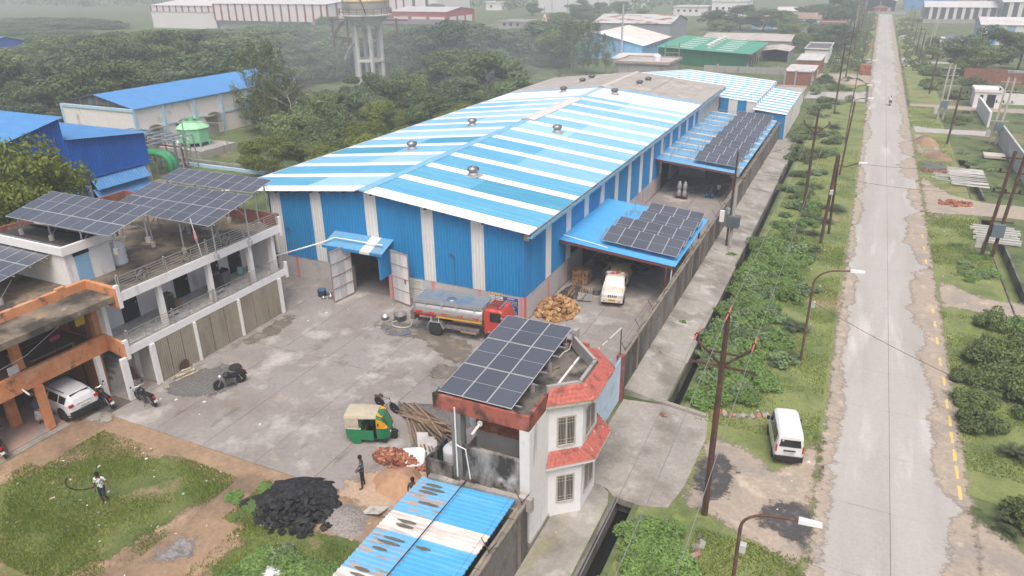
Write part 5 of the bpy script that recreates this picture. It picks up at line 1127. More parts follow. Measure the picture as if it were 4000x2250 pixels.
c_dstr = mat('dark_strip', (.07, .08, .10), .7)
def dst(a, b, wd=5, dd=1.2):
 out = []; u = a
 while u < b: out.append((u, min(u+dd, b), c_dstr)); out.append((min(u+dd, b), min(u+wd, b), c_rw)); u += wd
 return [s for s in out if s[1]-s[0] > .05]
gable('white_plant', 'white plant with thin dark stripes at the top, behind the red hall', 'factory', -330, -232, 390, 430, 12, 14, 'x', c_rfw, {'S': dst(-330, -232, 9, 2), 'E': c_rw, '*': c_rw}, 2)
r = gable('white_warehouse', 'big plain white warehouse at the top centre', 'warehouse', -187, -142, 434, 520, 11, 14, 'y', c_rfw, {'*': mat('pale_panel', (.63, .62, .62), .6, var=.03)}, 1.5)
for x in (-178, -168, -158, -149): MB().box(x, 433.6, 0, x+.4, 433.75, 11).build('panel_joint', c_grb, r)
flat('low_house', 'small white house among sheds far behind the red hall', 'house', -232, -221, 452, 462, 4.5, c_white, c_rfw, .6, .4, [('S', -229, 1.6, 1.6, 1.5)])
# -- sky-blue gabled workshop with white roof
c_skyb = mat('sky_blue_sheet', (.22, .46, .70), .7, layers=[((.18, .40, .64), (.8, .8, .1), .5, .68), ((.3, .33, .35), (1, 1, .2), .68, .8)], var=.05)
r = gable('blue_workshop', 'sky-blue gabled workshop with whitish sheet roof', 'workshop', -84, -57, 205, 236, 3.9, 7.05, 'y', mat('ws_roof', (.60, .575, .53), .8, layers=[((.5, .475, .43), (.3, .3, 1), .5, .66)], var=.06), {'*': c_skyb}, .7, 0, .5, rstripe=[(0, 8, c_whiteR), (8, 1e9, mat('ws_roof', (.6, .575, .53)))], ridge=-70.5)
MB().box(-62.6, 204.9, .4, -60.6, 204.96, 1.8).build('vent_opening', c_dark, r)
for y in (210, 214, 218, 222, 226): MB().box(-56.95, y, 2.8, -56.6, y+1.2, 2.9).build('bracket', c_brownst, r)
m = MB(); m.quad((-63, 196, 1.2), (-44, 199, 1.2), (-47, 206, 1.9), (-63, 204.6, 1.9)); m.build('lean_to_roof', c_rfw, r)
st = root('flue_stack', 'tall thin steel flue in front of the sky-blue workshop', 'chimney', (-62.4, 203.2, 0))
MB().cyl((-62.4, 203.2, 0), (-62.4, 203.2, 14.6), .28, .26, 8).build('flue', mat('flue_steel', (.55, .55, .55), .5, .4, var=.08), st); MB().cyl((-62.4, 203.2, 1.6), (-60.6, 203.6, .6), .3, n=7).build('flue_inlet', MATS['flue_steel'], st)
# -- rusty roofed grey shed
rr_ = mat('rusty_roof', (.50, .49, .47), .8, layers=[((.27, .15, .11), (.16, .35, .3), .535, .56)], var=.06)
gable('grey_shed', 'grey sheet shed with rust-patched roof behind the blue workshop', 'shed', -93, -64.5, 266.6, 292.5, 5.6, 8.0, 'x', rr_, {'*': mat('grey_sheet', (.27, .285, .30), .8, var=.07)}, .8)
# -- green shed
GS = root('green_shed', 'green sheet shed with skylight strips and roof fans', 'shed', (-40, 195, 0))
gp_ = [(-51.3, 200.5), (-26.6, 190.6), (-26.4, 217.5), (-52, 234)]
c_grnW = mat('green_wall_sheet', (.025, .175, .085), .6, layers=[((.02, .15, .07), (.6, .6, .1), .5, .66)], var=.05); c_grnR = mat('green_roof_sheet', (.085, .33, .215), .6, var=.05)
d_ = Vector((24.7, -9.9, 0)); L_ = d_.length; d_.normalize()
for i in range(6): corr('wall_sheet', Vector((-51.3, 200.5, 0))+d_*(L_*i/6), d_, (0, 0, 1), L_/6, 4.0, .45, .05, c_grnW, GS, v0=.1)
m = MB(); m.quad((-51.8, 200.0, 4.1), (-25.6, 189.4, 4.0), (-25.4, 219, 4.35), (-52.6, 235, 4.45)); m.build('roof', c_grnR, GS)
def gs(u, v, z=4.12):   # roof coordinates
 a = Vector((-51.8, 200.0, 4.1)).lerp(Vector((-25.6, 189.4, 4.0)), u); b = Vector((-52.6, 235, 4.45)).lerp(Vector((-25.4, 219, 4.35)), u); return a.lerp(b, v)
for u0, u1 in ((.20, .38), (.62, .80)):
 for v in (.12, .26, .40, .55, .70, .85):
  P = [gs(u0, v), gs(u1, v), gs(u1, v+.035), gs(u0, v+.035)]; MB().quad(*[(p.x, p.y, p.z+.03) for p in P]).build('skylight', c_whiteR, GS)
for v in (.2, .34, .48, .62, .76, .9):
 p = gs(.52, v); MB().lathe([(.9, 0), (.5, .3), (.5, .5), (.75, .55), (.7, .95), (.1, 1.1)], (p.x, p.y, p.z), 10).build('roof_fan', mat('fan_white', (.66, .65, .62), .6), GS, True)
for i in range(6): y = 192.5+4.6*i; MB().box(-26.7, y, 0, -26.45, y+.25, 4.0+.01*i).build('post', c_grb, GS)
m = MB(); m.box(-50, 215, 0, -28, 215.2, 3.6); m.build('inner_wall', c_grb, GS)
m = MB()
for x in (-48.6, -44.9): m.box(x, 196.4, .1, x+.25, 196.65, 5.6)
for z in (1.0, 3.0, 4.6): m.box(-48.6, 196.45, z, -44.7, 196.6, z+.2)
m.build('sign_frame', c_steelw, label='bare steel goalpost frame before the green shed', cat='frame')
r = flat('flat_house', 'flat-roofed concrete house behind the warehouse with a white roof tank', 'house', -55.2, -42.5, 175.5, 188, 2.5, c_concpost, mat('flat_roof', (.45, .43, .40), .9, layers=[((.3, .28, .26), .3, .5, .65)], var=.08), .35, .5, slab=mat('pink_slab', (.45, .27, .24), .9, layers=[((.36, .33, .31), .4, .45, .6)], var=.1))
tank(-46.5, 181, 2.7, .9, 1.7, 'white water tank on the flat roof behind the warehouse')
# -- second striped building behind the warehouse
B2 = root('rear_shed', 'blue and white striped shed with stepped roof behind the canopy', 'shed', (-18, 113, 0))
y = 113.4; i = 0
def strp(y0, y1, wd):
 out = []; y = y0; k = 0
 while y < y1: out.append((y, min(y+wd, y1), k % 2)); y += wd; k += 1
 return out
for a, b, k in strp(113.0, 137, 1.15):
 e_ = Vector((-13.8, a, 4.95)); V = Vector((-29, a, 6.3))-e_; corr('roof_sheet', e_, (0, 1, 0), V, b-a, V.length, .29, .04, c_blueR[0] if k else c_whiteR, B2)
 V = Vector((-40, a, 5.2))-Vector((-29, a, 6.3)); corr('roof_sheet', (-29, a, 6.3), (0, 1, 0), V, b-a, V.length, .29, .04, c_blueR[0] if k else c_whiteR, B2)
 corr('step_sheet', (-13.78, a, 0), (0, 1, 0), (0, 0, 1), b-a, 4.9, .29, .04, c_blueR[1] if k else c_whiteR, B2, v0=4.35)
for a, b, k in strp(110.2, 133, 1.15):
 e_ = Vector((-9.2, a, 3.95)); V = Vector((-13.85, a, 4.45))-e_; corr('roof_sheet', e_, (0, 1, 0), V, b-a, V.length, .29, .04, c_blueR[0] if k else c_whiteR, B2)
for a, b, k in strp(-19.1, -13.8, 1.3): corr('wall_sheet', (a, 113.1, 0), (1, 0, 0), (0, 0, 1), b-a, 4.95+(-a-13.8)*.085, .26, .04, c_whiteW if k else c_blueW, B2, v0=.2)
for a, b, k in strp(-13.8, -9.3, 1.6): corr('wall_sheet', (a, 110.4, 0), (1, 0, 0), (0, 0, 1), b-a, 4.0, .26, .04, c_blueW, B2, v0=.2)
m = MB(); m.box(-9.5, 110.5, 0, -9.3, 136, 3.6); m.build('side_wall', c_limew, B2)
m = MB(); m.quad((-40, 136.8, 0), (-9.4, 136.8, 0), (-9.4, 136.8, 4), (-40, 136.8, 5.2)); m.build('rear_wall', c_whiteW, B2)
flat('slab_house', 'small flat slab-roofed room behind the striped rear shed', 'house', -14.2, -9.8, 140, 148, 2.4, c_limew, c_concpost, .3, .3, slab=mat('pink_slab2', (.5, .33, .31), .9, var=.1))
r = flat('brick_house', 'unplastered brick house with concrete corner posts and pale slab roof', 'house', -15.6, -10.0, 170, 182, 2.75, mat('brickwork_far', (.24, .10, .07), .95, layers=[((.32, .17, .12), 3, .5, .62)], var=.15), mat('pale_slab', (.58, .56, .54), .9, layers=[((.42, .4, .38), .5, .5, .66)], var=.08), 0, .15)
for x in (-15.75, -13.6, -10.3): MB().box(x, 169.85, 0, x+.35, 170.15, 3.0).build('corner_post', c_concpost, r)
sg = MB().box(-9.85, 170.2, .8, -9.8, 171.4, 2.0).build('wall_poster', mat('poster_red_white', (.62, .5, .48), .8, layers=[((.4, .05, .05), 1.5, .5, .55)]), r)
flat('brick_house', 'second pale-roofed house behind the brick house', 'house', -15.2, -9.9, 190, 204, 3.0, mat('brickwork_far', (.24, .1, .07)), mat('pale_slab', (.58, .56, .54)), 0, .15)
flat('dark_roof_house', 'dark-roofed house with white side wall beyond the brick houses', 'house', -15.5, -9.6, 214, 232, 3.2, c_limew, mat('dark_slab', (.13, .13, .13), .95, var=.12), .3, .2)
r = gable('open_shed', 'open-fronted shed with rust-stained flat sheet roof beside the green shed', 'shed', -26.0, -19.4, 212, 226, 2.9, 3.3, 'y', mat('stained_roof', (.44, .41, .38), .9, layers=[((.28, .17, .12), .4, .52, .64)], var=.08), {'E': mat('grey_sheet', (.27, .285, .3)), 'W': mat('grey_sheet', (.27, .285, .3)), 'N': c_dark}, .6)
gable('long_shed', 'long pale-roofed shed behind the green shed', 'shed', -48, -22, 240, 262, 3.0, 4.2, 'x', mat('longshed_roof', (.46, .42, .39), .9, layers=[((.36, .31, .28), .2, .5, .62)], var=.06), {'*': c_concpost}, 1)
yw = root('plot_wall', 'grey block wall in front of the green shed', 'wall', (-20, 186, 0))
for i in range(9): MB().box(-36+2.9*i, 186, 0, -36+2.9*i+2.86, 186.2, 1.5).build('wall_panel', c_concpost, yw)
for i in range(4): MB().box(-33+7*i, 185.8, 0, -32.6+7*i, 186.25, 1.9).build('pier', c_concpost, yw)
# -- buildings up the road
rr2 = mat('brown_striped_roof', (.30, .22, .185), .85, layers=[((.5, .42, .34), (.22, .02, .1), .56, .58)], var=.06)
def bwst(a, b, w1=2.4, w2=1.8):
 out = []; u = a; k = 0
 while u < b: wd = (w1, w2)[k % 2]; out.append((u, min(u+wd, b), c_skyb if k % 2 == 0 else c_whiteW)); u += wd; k += 1
 return [s for s in out if s[1]-s[0] > .05]
gable('striped_unit', 'blue and white walled unit with brown striped roof up the road', 'factory', -46, -20, 331, 352, 4.2, 6.0, 'x', rr2, {'S': bwst(-46, -20, 3.2, 2.2), 'E': c_whiteW, '*': c_whiteW}, 1.0)
gable('pale_unit', 'small blue and white unit with whitish roof behind the brown striped roof', 'factory', -44, -30, 395, 412, 4, 5.5, 'x', c_rfw, {'*': c_whiteW, 'S': bwst(-44, -30)}, 1.0)
gable('pale_unit', 'narrow pale blue unit near the road end', 'factory', -20, -14, 350, 385, 3.8, 5, 'y', c_rfw, {'*': c_skyb}, 1.0)
r = gable('loading_shed', 'wide open loading shed closing the far end of the road', 'shed', -14, 9, 462, 500, 6.2, 9, 'y', mat('pale_roof_b', (.60, .61, .60), .7, var=.04), {'E': c_whiteW, 'W': c_whiteW, 'N': c_dark}, 1.5, group=None)
MB().box(-14, 480, 0, 9, 480.2, 6).build('inner_wall', c_dark, r)
for x in (-14, -6, 1, 8.6): MB().box(x, 462, 0, x+.5, 462.5, 6.2).build('post', c_grb, r)
MB().box(-12, 452, 0, 14, 452.3, 1.4).build('road_end_wall', c_concpost, label='low grey wall across the end of the road', cat='wall')
r = gable('striped_hall', 'dark and white striped hall with pale roof at the upper right', 'factory', 19, 46.5, 384, 412, 6.6, 8.6, 'x', c_rfw, {'S': dst(19, 46.5, 3.1, 1.9), 'E': c_rw, 'W': dst(384, 412, 3.1, 1.9), '*': c_rw}, 1.0, 1.8)
MB().box(19, 383.8, 0, 60, 384.0, 1.8).build('base_wall', c_concpost, r)
gable('striped_hall', 'taller dark and white striped hall at the upper right corner', 'factory', 46.6, 95, 372, 430, 9.2, 12, 'x', c_rfw, {'S': dst(46.6, 95, 3.4, 1.9), 'W': dst(372, 430, 3.4, 1.9), '*': c_rw}, 1.0, 1.5)
gable('blue_cargo_shed', 'distant bright blue shed right of the road end', 'shed', 14, 40, 510, 530, 6, 8, 'x', c_bluRf, {'*': c_bluRf}, 2)
c_strb = [mat('stripe_blue_r', (.05, .28, .62), .6, var=.05), mat('stripe_cream', (.66, .64, .55), .7, var=.05), mat('stripe_steel', (.24, .40, .54), .6, var=.05), c_rw]
seg = []; u = 30.6; k = 3
while u < 62: seg.append((u, u+2.3, c_strb[[3, 0, 1, 2][k % 4]] if False else c_strb[[3, 0, 1, 2][(k+1) % 4]])); u += 2.3; k += 1
gable('striped_works', 'works with blue, cream and white wall stripes at the right edge', 'factory', 30.6, 62.8, 281, 300, 6.0, 7.8, 'x', c_rfw, {'S': seg, 'W': bwst(281, 300), '*': c_rw}, .8)
r = flat('office_house', 'white house with grey solar roof beyond the big tree on the right', 'house', 18, 26, 249, 262, 3.0, c_limew, c_rfw, .4, .3)
for k in range(4): MB().quad((19+1.7*k, 250, 3.75), (20.6+1.7*k, 250, 3.75), (20.6+1.7*k, 253.5, 4.7), (19+1.7*k, 253.5, 4.7)).build('solar_panel', mat('pv_far', (.14, .16, .2), .3), r)
c_gmw = mat('gate_wall_white', (.72, .71, .69), .9, layers=[((.5, .48, .45), (.5, .5, .3), .58, .74)], var=.05)
r = root('guard_wall', 'white-washed plot wall along the right plots', 'wall', (18.5, 134, 0))
MB().box(18.3, 133.4, 0, 18.6, 149.5, 2.3).build('wall_panel', c_gmw, r); MB().box(22, 158, 0, 42, 158.3, 1.9).build('wall_panel', c_gmw, r)
r = flat('guard_room', 'small white guard room at the plot gate on the right', 'guard room', 18.0, 22.0, 152.5, 157.5, 2.7, c_gmw, c_gmw, .3, .2)
MB().box(19.9, 152.44, .1, 21.2, 152.49, 2.3).build('doorway', c_dark, r); MB().box(18.8, 152.44, 1.0, 19.3, 152.49, 2.2).build('window', c_dark, r)
r = root('plot_wall', 'grey rendered plot wall at the right edge', 'wall', (18.6, 100, 0))
for i in range(5): MB().box(18.4, 96+5*i, 0, 18.65, 100.95+5*i, 2.6).build('wall_panel', c_plinth, r)
MB().box(18.45, 88, 0, 19.0, 95.9, 2.4).build('wall_panel', mat('maroon_wall', (.2, .12, .11), .9, var=.12), r)
r = root('brick_plot_wall', 'old red brick wall with concrete coping behind the shrubs on the right', 'wall', (22, 186, 0))
MB().box(19, 186, 0, 27, 186.3, 3.0).build('wall_panel', mat('brickwork_far', (.24, .1, .07)), r); MB().box(26, 180, 3.0, 39, 181.2, 3.4).build('coping', c_concpost, r); MB().box(27, 186, 0, 40, 186.3, 2.8).build('wall_panel', mat('brickwork_far', (.24, .1, .07)), r)
tp = root('temple', 'small cream shrine with conical spire among the trees', 'temple', (-113.7, 269.5, 0))
MB().box(-116, 268, 0, -111.5, 272, 3.0).build('shrine_base', mat('shrine_paint', (.52, .36, .3), .9, var=.1), tp); MB().cyl((-113.7, 270, 3.0), (-113.7, 270, 8.2), 1.9, .15, 10).build('spire', mat('spire_paint', (.66, .6, .54), .9, layers=[((.45, .12, .06), (1, 1, .3), .56, .6)]), tp); MB().cyl((-113.7, 270, 8.2), (-113.7, 270, 10.8), .08, n=5).build('flag_staff', c_rr, tp)
# low white and grey houses scattered between
for i, (x0, x1, y0, y1, h, lab) in enumerate([(-100, -82, 418, 432, 4.2, 'long white house with roof terrace at the top centre'), (-80, -62, 420, 440, 7.0, 'two-storey white house with small dark windows at the top centre'), (-148, -134, 300, 312, 3.0, 'low grey-white house behind the trees, left of the shrine'),
  (-100, -92, 158, 168, 3.0, 'ruined low concrete rooms behind the warehouse'), (-142, -128, 238, 248, 3.2, 'low white store with sacks right of the brown shed'), (-86, -78, 300, 310, 3, 'small pale house behind the rusty roof'), (-30, -22, 300, 312, 3.0, 'grey shack with patched roof left of the striped unit'), (-19, -10, 318, 330, 3.2, 'low brick house with white roof tank beside the roadside trees')]):
 flat('house', lab, 'house', x0, x1, y0, y1, h, [c_limew, c_white, c_concpost, c_concpost, c_limew, c_limew, c_concpost, mat('brickwork_far', (.24, .1, .07))][i], c_concpost, .5, .3, [('S', x0+2+3.2*k, h*.45, 1.4, 1.3) for k in range(int((x1-x0-3)/3.2))])
# ================================================================ POLES, LAMPS, WIRES
def yarm(x, y, h, lab, name='power_pole', arm=1.0, grp='steel power poles along the road', mt=None):
 r = root(name, lab, 'power pole', (x, y, 0), grp); mm = mt or c_brownst
 MB().tube([(x, y, -.2), (x, y, h*.55), (x, y, h)], [.16, .14, .11], 6).build('mast', mm, r)
 z = h-1.9
 MB().box(x-1.35, y-.04, z-.35, x+1.35, y+.04, z-.27).build('crossarm', mm, r)
 for s in (-1, 1):
  MB().cyl((x, y, z-.3), (x+s*1.15, y, z+.75), .06, n=4).build('arm', mm, r)
  MB().lathe([(.05, 0), (.11, .05), (.08, .12), (.11, .19), (.05, .26), (.03, .3)], (x+s*1.15, y, z+.75), 8).build('insulator', c_black, r)
 MB().box(x-.6, y-.04, z+.3, x+.6, y+.04, z+.37).build('brace', mm, r)
 MB().lathe([(.05, 0), (.11, .05), (.08, .12), (.11, .19), (.03, .3)], (x, y, h), 8).build('insulator', c_black, r)
 return [(x-1.15, y, z+1.0), (x+1.15, y, z+1.0), (x, y, h+.25)]
plist = [(-3.46, 27.5, 10.0, 'brown steel power pole with forked arms nearest the gate bridge'), (-3.55, 77.0, 10.2, 'dark steel power pole with forked arms, second from the gate bridge'), (-3.83, 137.5, 11.2, 'forked steel power pole, third along the left verge'), (-3.9, 181, 11.4, 'forked steel power pole, fourth along the left verge'), (-4.0, 237, 9.6, 'forked steel power pole, fifth along the left verge'), (-3.9, 297, 9.6, 'forked steel power pole, sixth along the left verge'), (-3.8, 360, 9.6, 'forked steel power pole, farthest along the left verge')]
tips = [yarm(*p) for p in plist]
def sag(a, b, s, n=14):
 return [(a[0]+(b[0]-a[0])*i/n, a[1]+(b[1]-a[1])*i/n, a[2]+(b[2]-a[2])*i/n-4*s*(i/n)*(1-i/n)) for i in range(n+1)]
c_wire = mat('aluminium_wire', (.30, .30, .30), .5, .4, var=0)
WR = root('power_lines', 'three power lines strung between the forked poles', 'power line', (-3.5, 27, 9), None)
for k in range(3):
 for a, b in zip(tips[:-1], tips[1:]): MB().tube(sag(a[k], b[k], .8), .014, 4).build('wire', c_wire, WR)
 a = tips[0][k]; MB().tube(sag((a[0]-.3, -22, a[2]), a, .9), .014, 4).build('wire', c_wire, WR)
 MB().tube([(tips[0][k][0], tips[0][k][1]-.6, tips[0][k][2]-.02), (tips[0][k][0], tips[0][k][1]+.6, tips[0][k][2]-.02)], .035, 5).build('sleeve', mat('red_sleeve', (.6, .16, .12), .6), WR)
def lamp(x, y, h, rise, lab, reach=1.9, white=True):
 r = root('street_lamp', lab, 'street lamp', (x, y, 0), 'street lamps on the left verge')
 P = [(x, y, -.1), (x, y, h)]
 for i in range(1, 8): a = i/7*PI/2*.93; P.append((x+reach*.75*(1-math.cos(a)), y, h+rise*math.sin(a)))
 P.append((x+reach*1.05, y, h+rise+.1)); MB().tube(P, [.085, .07]+[.055]*(len(P)-2), 7).build('lamp_post', mat('lamp_rust', (.12, .068, .05), .8, layers=[((.2, .11, .08), 3, .5, .66)], var=.15), r)
 e = P[-1]; MB().hexa([(e[0]-.1, y-.14, e[2]-.07), (e[0]+.7, y-.12, e[2]+.0), (e[0]+.7, y+.12, e[2]+.0), (e[0]-.1, y+.14, e[2]-.07), (e[0]-.1, y-.12, e[2]+.07), (e[0]+.65, y-.09, e[2]+.1), (e[0]+.65, y+.09, e[2]+.1), (e[0]-.1, y+.12, e[2]+.07)]).build('lamp_head', mat('lamp_head', (.72, .72, .70), .4, var=.05), r)
 MB().box(x+.07, y-.12, h*.72, x+.3, y+.12, h*.72+.35).build('meter_box', mat('grey_box', (.5, .5, .48), .6), r)
lamp(-.83, 44.4, 5.3, 1.1, 'rust-brown street lamp with curved arm beside the road, second from the camera')
lamp(-1.5, 22.6, 4.0, .9, 'rust-brown street lamp at the bottom edge of the picture')
lamp(-1.1, 113.3, 5.3, 1.0, 'curved street lamp before the side lane, third from the camera'); lamp(-1.2, 126.5, 5.3, 1.0, 'curved street lamp close behind the third one', 1.7); lamp(-1.3, 147.3, 7.0, .8, 'tall curved street lamp by the side lane'); lamp(-1.3, 209, 8, .9, 'tall pale street lamp far up the left verge')
r = root('double_pole', 'pair of lashed rusty poles carrying a lamp on the left verge', 'power pole', (-1.2, 68, 0))
MB().tube([(-1.25, 67.9, -.1), (-1.05, 68.3, 8.0)], [.15, .13], 6).build('mast', c_brownst, r); MB().tube([(-.75, 71.0, -.1), (-.95, 69.0, 7.9)], [.12, .10], 6).build('mast', c_brownst, r); MB().tube([(-1.05, 68.3, 7.2), (-.3, 68.2, 7.1), (.8, 68.1, 7.6)], .05, 6).build('lamp_arm', c_brownst, r); MB().hexa([(.7, 67.95, 7.52), (1.4, 67.95, 7.6), (1.4, 68.25, 7.6), (.7, 68.25, 7.52), (.7, 68.0, 7.66), (1.4, 68.0, 7.7), (1.4, 68.2, 7.7), (.7, 68.2, 7.66)]).build('lamp_head', mat('lamp_head', (.72, .72, .7)), r)
MB().box(-1.2, 67.8, 4.6, -.9, 68.1, 5.0).build('meter_box', mat('grey_box', (.5, .5, .48)), r)
MB().tube([(-.9, 94.1, -.1), (-.6, 94.6, 8.6)], [.12, .09], 6).build('steel_pole', c_brownst, label='slim dark steel pole behind the lashed pair', cat='power pole')
# wall-side transformer pole
r = root('transformer_pole', 'concrete pole with small transformer and meter box beside the boundary wall', 'power pole', (-8.5, 62.9, 0))
MB().tube([(-8.5, 62.9, -.1), (-8.5, 63.0, 7.4)], [.17, .12], 7).build('mast', c_concpost, r); MB().tube([(-8.85, 63.2, .2), (-8.75, 63.4, 8.7)], [.10, .08], 6).build('mast', c_brownst, r)
MB().box(-9.0, 62.5, 2.2, -7.9, 63.3, 3.2).build('transformer', mat('trafo_grey', (.12, .14, .15), .7, var=.12), r)
for i in range(6): MB().box(-8.95+.18*i, 62.42, 2.25, -8.88+.18*i, 62.49, 3.1).build('fin', MATS['trafo_grey'], r)
MB().box(-9.6, 62.6, 2.6, -9.2, 62.9, 3.6).build('meter_box', c_white, r); MB().cyl((-8.95, 62.7, 3.4), (-8.95, 62.7, 3.9), .2, n=8).build('oil_tank', c_steel, r); MB().box(-9.1, 62.7, 6.6, -7.8, 62.8, 6.7).build('crossarm', c_brownst, r)
# right-hand poles
def rpole(x, y, h, lean, lab, mt=None):
 r = root('power_pole', lab, 'power pole', (x, y, 0), 'poles along the right verge'); mm = mt or c_brownst
 MB().tube([(x, y, -.1), (x+lean, y+lean*.6, h)], [.16, .11], 6).build('mast', mm, r); z = h*.9
 MB().box(x+lean*.9-.9, y+lean*.5-.04, z, x+lean*.9+.9, y+lean*.5+.04, z+.09).build('crossarm', mm, r)
 for s in (-.8, .8): MB().lathe([(.05, 0), (.1, .05), (.07, .12), (.1, .19), (.03, .26)], (x+lean*.9+s, y+lean*.5, z+.09), 6).build('insulator', c_black, r)
c_pcc = mat('pcc_pole', (.46, .42, .38), .9, layers=[((.3, .22, .18), (2, 2, .3), .54, .66)], var=.1)
for (x, y, h, l, lab, mm) in [(11.95, 118, 7.8, .25, 'leaning dark steel pole before the side lane on the right', None), (11.9, 166.5, 7.4, .2, 'dark steel pole beyond the guard room on the right', None), (12.0, 222.6, 7.8, .2, 'dark steel pole near the office house', None), (11.8, 240.5, 7.6, .2, 'dark steel pole just beyond the one near the office house', None), (12.6, 282.5, 7.6, .2, 'far dark steel pole on the right verge', None), (12.9, 326, 7.6, .2, 'second farthest dark steel pole on the right verge', None), (13.4, 378, 7.6, .2, 'farthest dark steel pole on the right verge', None), (14.8, 241.4, 10.6, .3, 'tall pale concrete pole left of the office house', c_pcc), (17.2, 268, 11, .3, 'tall pale concrete pole behind the office house', c_pcc), (-6.7, 330.5, 10, .2, 'tall pale concrete pole left of the road far away', c_pcc)]: rpole(x, y, h, l, lab, mm)
def dpole(x, y, h, lab, box=True, mm=None, lean=.5):
 r = root('transformer_pole', lab, 'power pole', (x, y, 0), 'double poles on the right'); mm = mm or c_brownst
 for dx in (0, .75): MB().tube([(x+dx, y, -.1), (x+dx+lean, y+.3, h)], [.15, .12], 6).build('mast', mm, r)
 for z in (h*.35, h*.62, h*.8, h*.93): MB().box(x+lean*z/h-.8, y-.05+.3*z/h, z, x+lean*z/h+1.5, y+.05+.3*z/h, z+.1).build('crossarm', mm, r)
 for z in (h*.62, h*.8):
  for s in (-.6, .2, 1.2): MB().lathe([(.05, 0), (.12, .06), (.08, .14), (.12, .22), (.03, .3)], (x+lean*z/h+s, y+.3*z/h, z+.1), 6).build('insulator', c_black, r)
 if box: MB().box(x+.1+lean*.25, y-.5, h*.22, x+1.0+lean*.25, y+.1, h*.22+1.1).build('transformer', mat('trafo_blue', (.13, .17, .2), .7, var=.1), r); MB().box(x-.7, y-.25, .9, x-.2, y+.05, 1.9).build('meter_box', c_plinth, r)
dpole(11.5, 69.6, 9.2, 'rusty double pole carrying a transformer beside the right ditch'); dpole(17.3, 120.3, 9.0, 'pale concrete double pole with tangled wires at the plot gate', True, c_pcc, .4); dpole(11.8, 138, 8.6, 'pale concrete transformer pole on the right verge', True, c_pcc, .2)
W2 = root('service_cables', 'thin service cables crossing the road between the verge poles', 'cable', (0, 68, 7))
for a, b in (((-1.05, 68.3, 7.6), (12.0, 69.8, 8.0)), ((-.9, 69, 6.0), (12.0, 69.8, 5.8)), ((-8.6, 63, 7.2), (-1.05, 68.3, 6.6)), ((-.8, 44.4, 4.2), (12.6, 33, 4.6)), ((-3.5, 77, 8.3), (-8.75, 63.3, 8.0))): MB().tube(sag(a, b, .5), .013, 4).build('cable', mat('black_cable', (.05, .05, .05), .7, var=0), W2)
# ================================================================ VEGETATION
def leafcloud(C, R, n, size, seed, droop=0.0, shell=.55, asp=.5, up=.35):
 """n leaves spread over ellipsoid clumps with centres C (k,3) and radii R (k,3); returns verts (n*4,3)"""
 g_ = np.random.default_rng(seed); C = np.asarray(C, float); R = np.asarray(R, float)
 wgt = R[:, 0]*R[:, 1]; k = g_.choice(len(C), n, p=wgt/wgt.sum())
 d = g_.normal(size=(n, 3)); d /= np.linalg.norm(d, axis=1)[:, None]
 rad = shell+(1-shell)*g_.random(n)**.6
 p = C[k]+d*R[k]*rad[:, None]
 nr = d+g_.normal(size=(n, 3))*.65+np.array([0, 0, up]); nr /= np.linalg.norm(nr, axis=1)[:, None]
 t = g_.normal(size=(n, 3)); t[:, 2] -= droop; t -= nr*(t*nr).sum(1)[:, None]; t /= np.linalg.norm(t, axis=1)[:, None]
 b = np.cross(nr, t); s = size*(.6+.8*g_.random(n))[:, None]
 V = np.empty((n, 4, 3)); V[:, 0] = p-t*s*.5; V[:, 1] = p+b*s*asp*.5+t*s*.05; V[:, 2] = p+t*s*.5; V[:, 3] = p-b*s*asp*.5+t*s*.05
 return V.reshape(-1, 3)
def quadmesh(name, V, m, nper=4):
 n = len(V)//nper; me = bpy.data.meshes.new(name); me.vertices.add(len(V)); me.vertices.foreach_set('co', np.ascontiguousarray(V, dtype=np.float32).ravel())
 me.loops.add(n*nper); me.loops.foreach_set('vertex_index', np.arange(n*nper, dtype=np.int32)); me.polygons.add(n); me.polygons.foreach_set('loop_start', np.arange(0, n*nper, nper, dtype=np.int32)); me.polygons.foreach_set('loop_total', np.full(n, nper, dtype=np.int32))
 me.update(calc_edges=True); me.materials.append(m); return me
def trunkmesh(seed, h, r, spread, m, nl=6, wob=.08, name='trunk'):
 rg = random.Random(seed); mb = MB(); P = [(0, 0, -.15)]; R_ = [r*1.25]; x = y = 0
 for i in range(1, 5): x += rg.uniform(-wob, wob)*h; y += rg.uniform(-wob, wob)*h*.7; P.append((x, y, h*i/4)); R_.append(r*(1-.17*i))
 mb.tube(P, R_, 6)
 for k in range(nl):
  a = rg.uniform(0, 6.28); st = Vector(P[2]).lerp(Vector(P[4]), rg.random()); d = Vector((math.cos(a), math.sin(a), rg.uniform(.5, 1.1))); L = spread*rg.uniform(.6, 1.0)
  mid = st+d*L*.5+Vector((rg.uniform(-.1, .1), rg.uniform(-.1, .1), .05))*L; en = st+d*L
  mb.tube([tuple(st), tuple(mid), tuple(en)], [r*.45, r*.3, r*.1], 5)
  for q in range(2): e2 = mid+Vector((rg.uniform(-1, 1), rg.uniform(-1, 1), rg.uniform(.2, .9)))*L*.4; mb.tube([tuple(mid), tuple(e2)], [r*.22, r*.06], 4)
 return mb.mesh(name, [m], True)
c_bark = mat('bark', (.16, .12, .09), .95, layers=[((.24, .2, .16), (4, 4, 1), .5, .66)], var=.2)
c_barkp = mat('bark_pale', (.38, .34, .29), .9, layers=[((.24, .2, .17), (4, 4, 1), .5, .66)], var=.15)
L_neem = leafmat('neem_leaves', (.062, .105, .038), (.235, .295, .105), .32)
L_dark = leafmat('dark_leaves', (.052, .088, .046), (.180, .230, .115), .28)
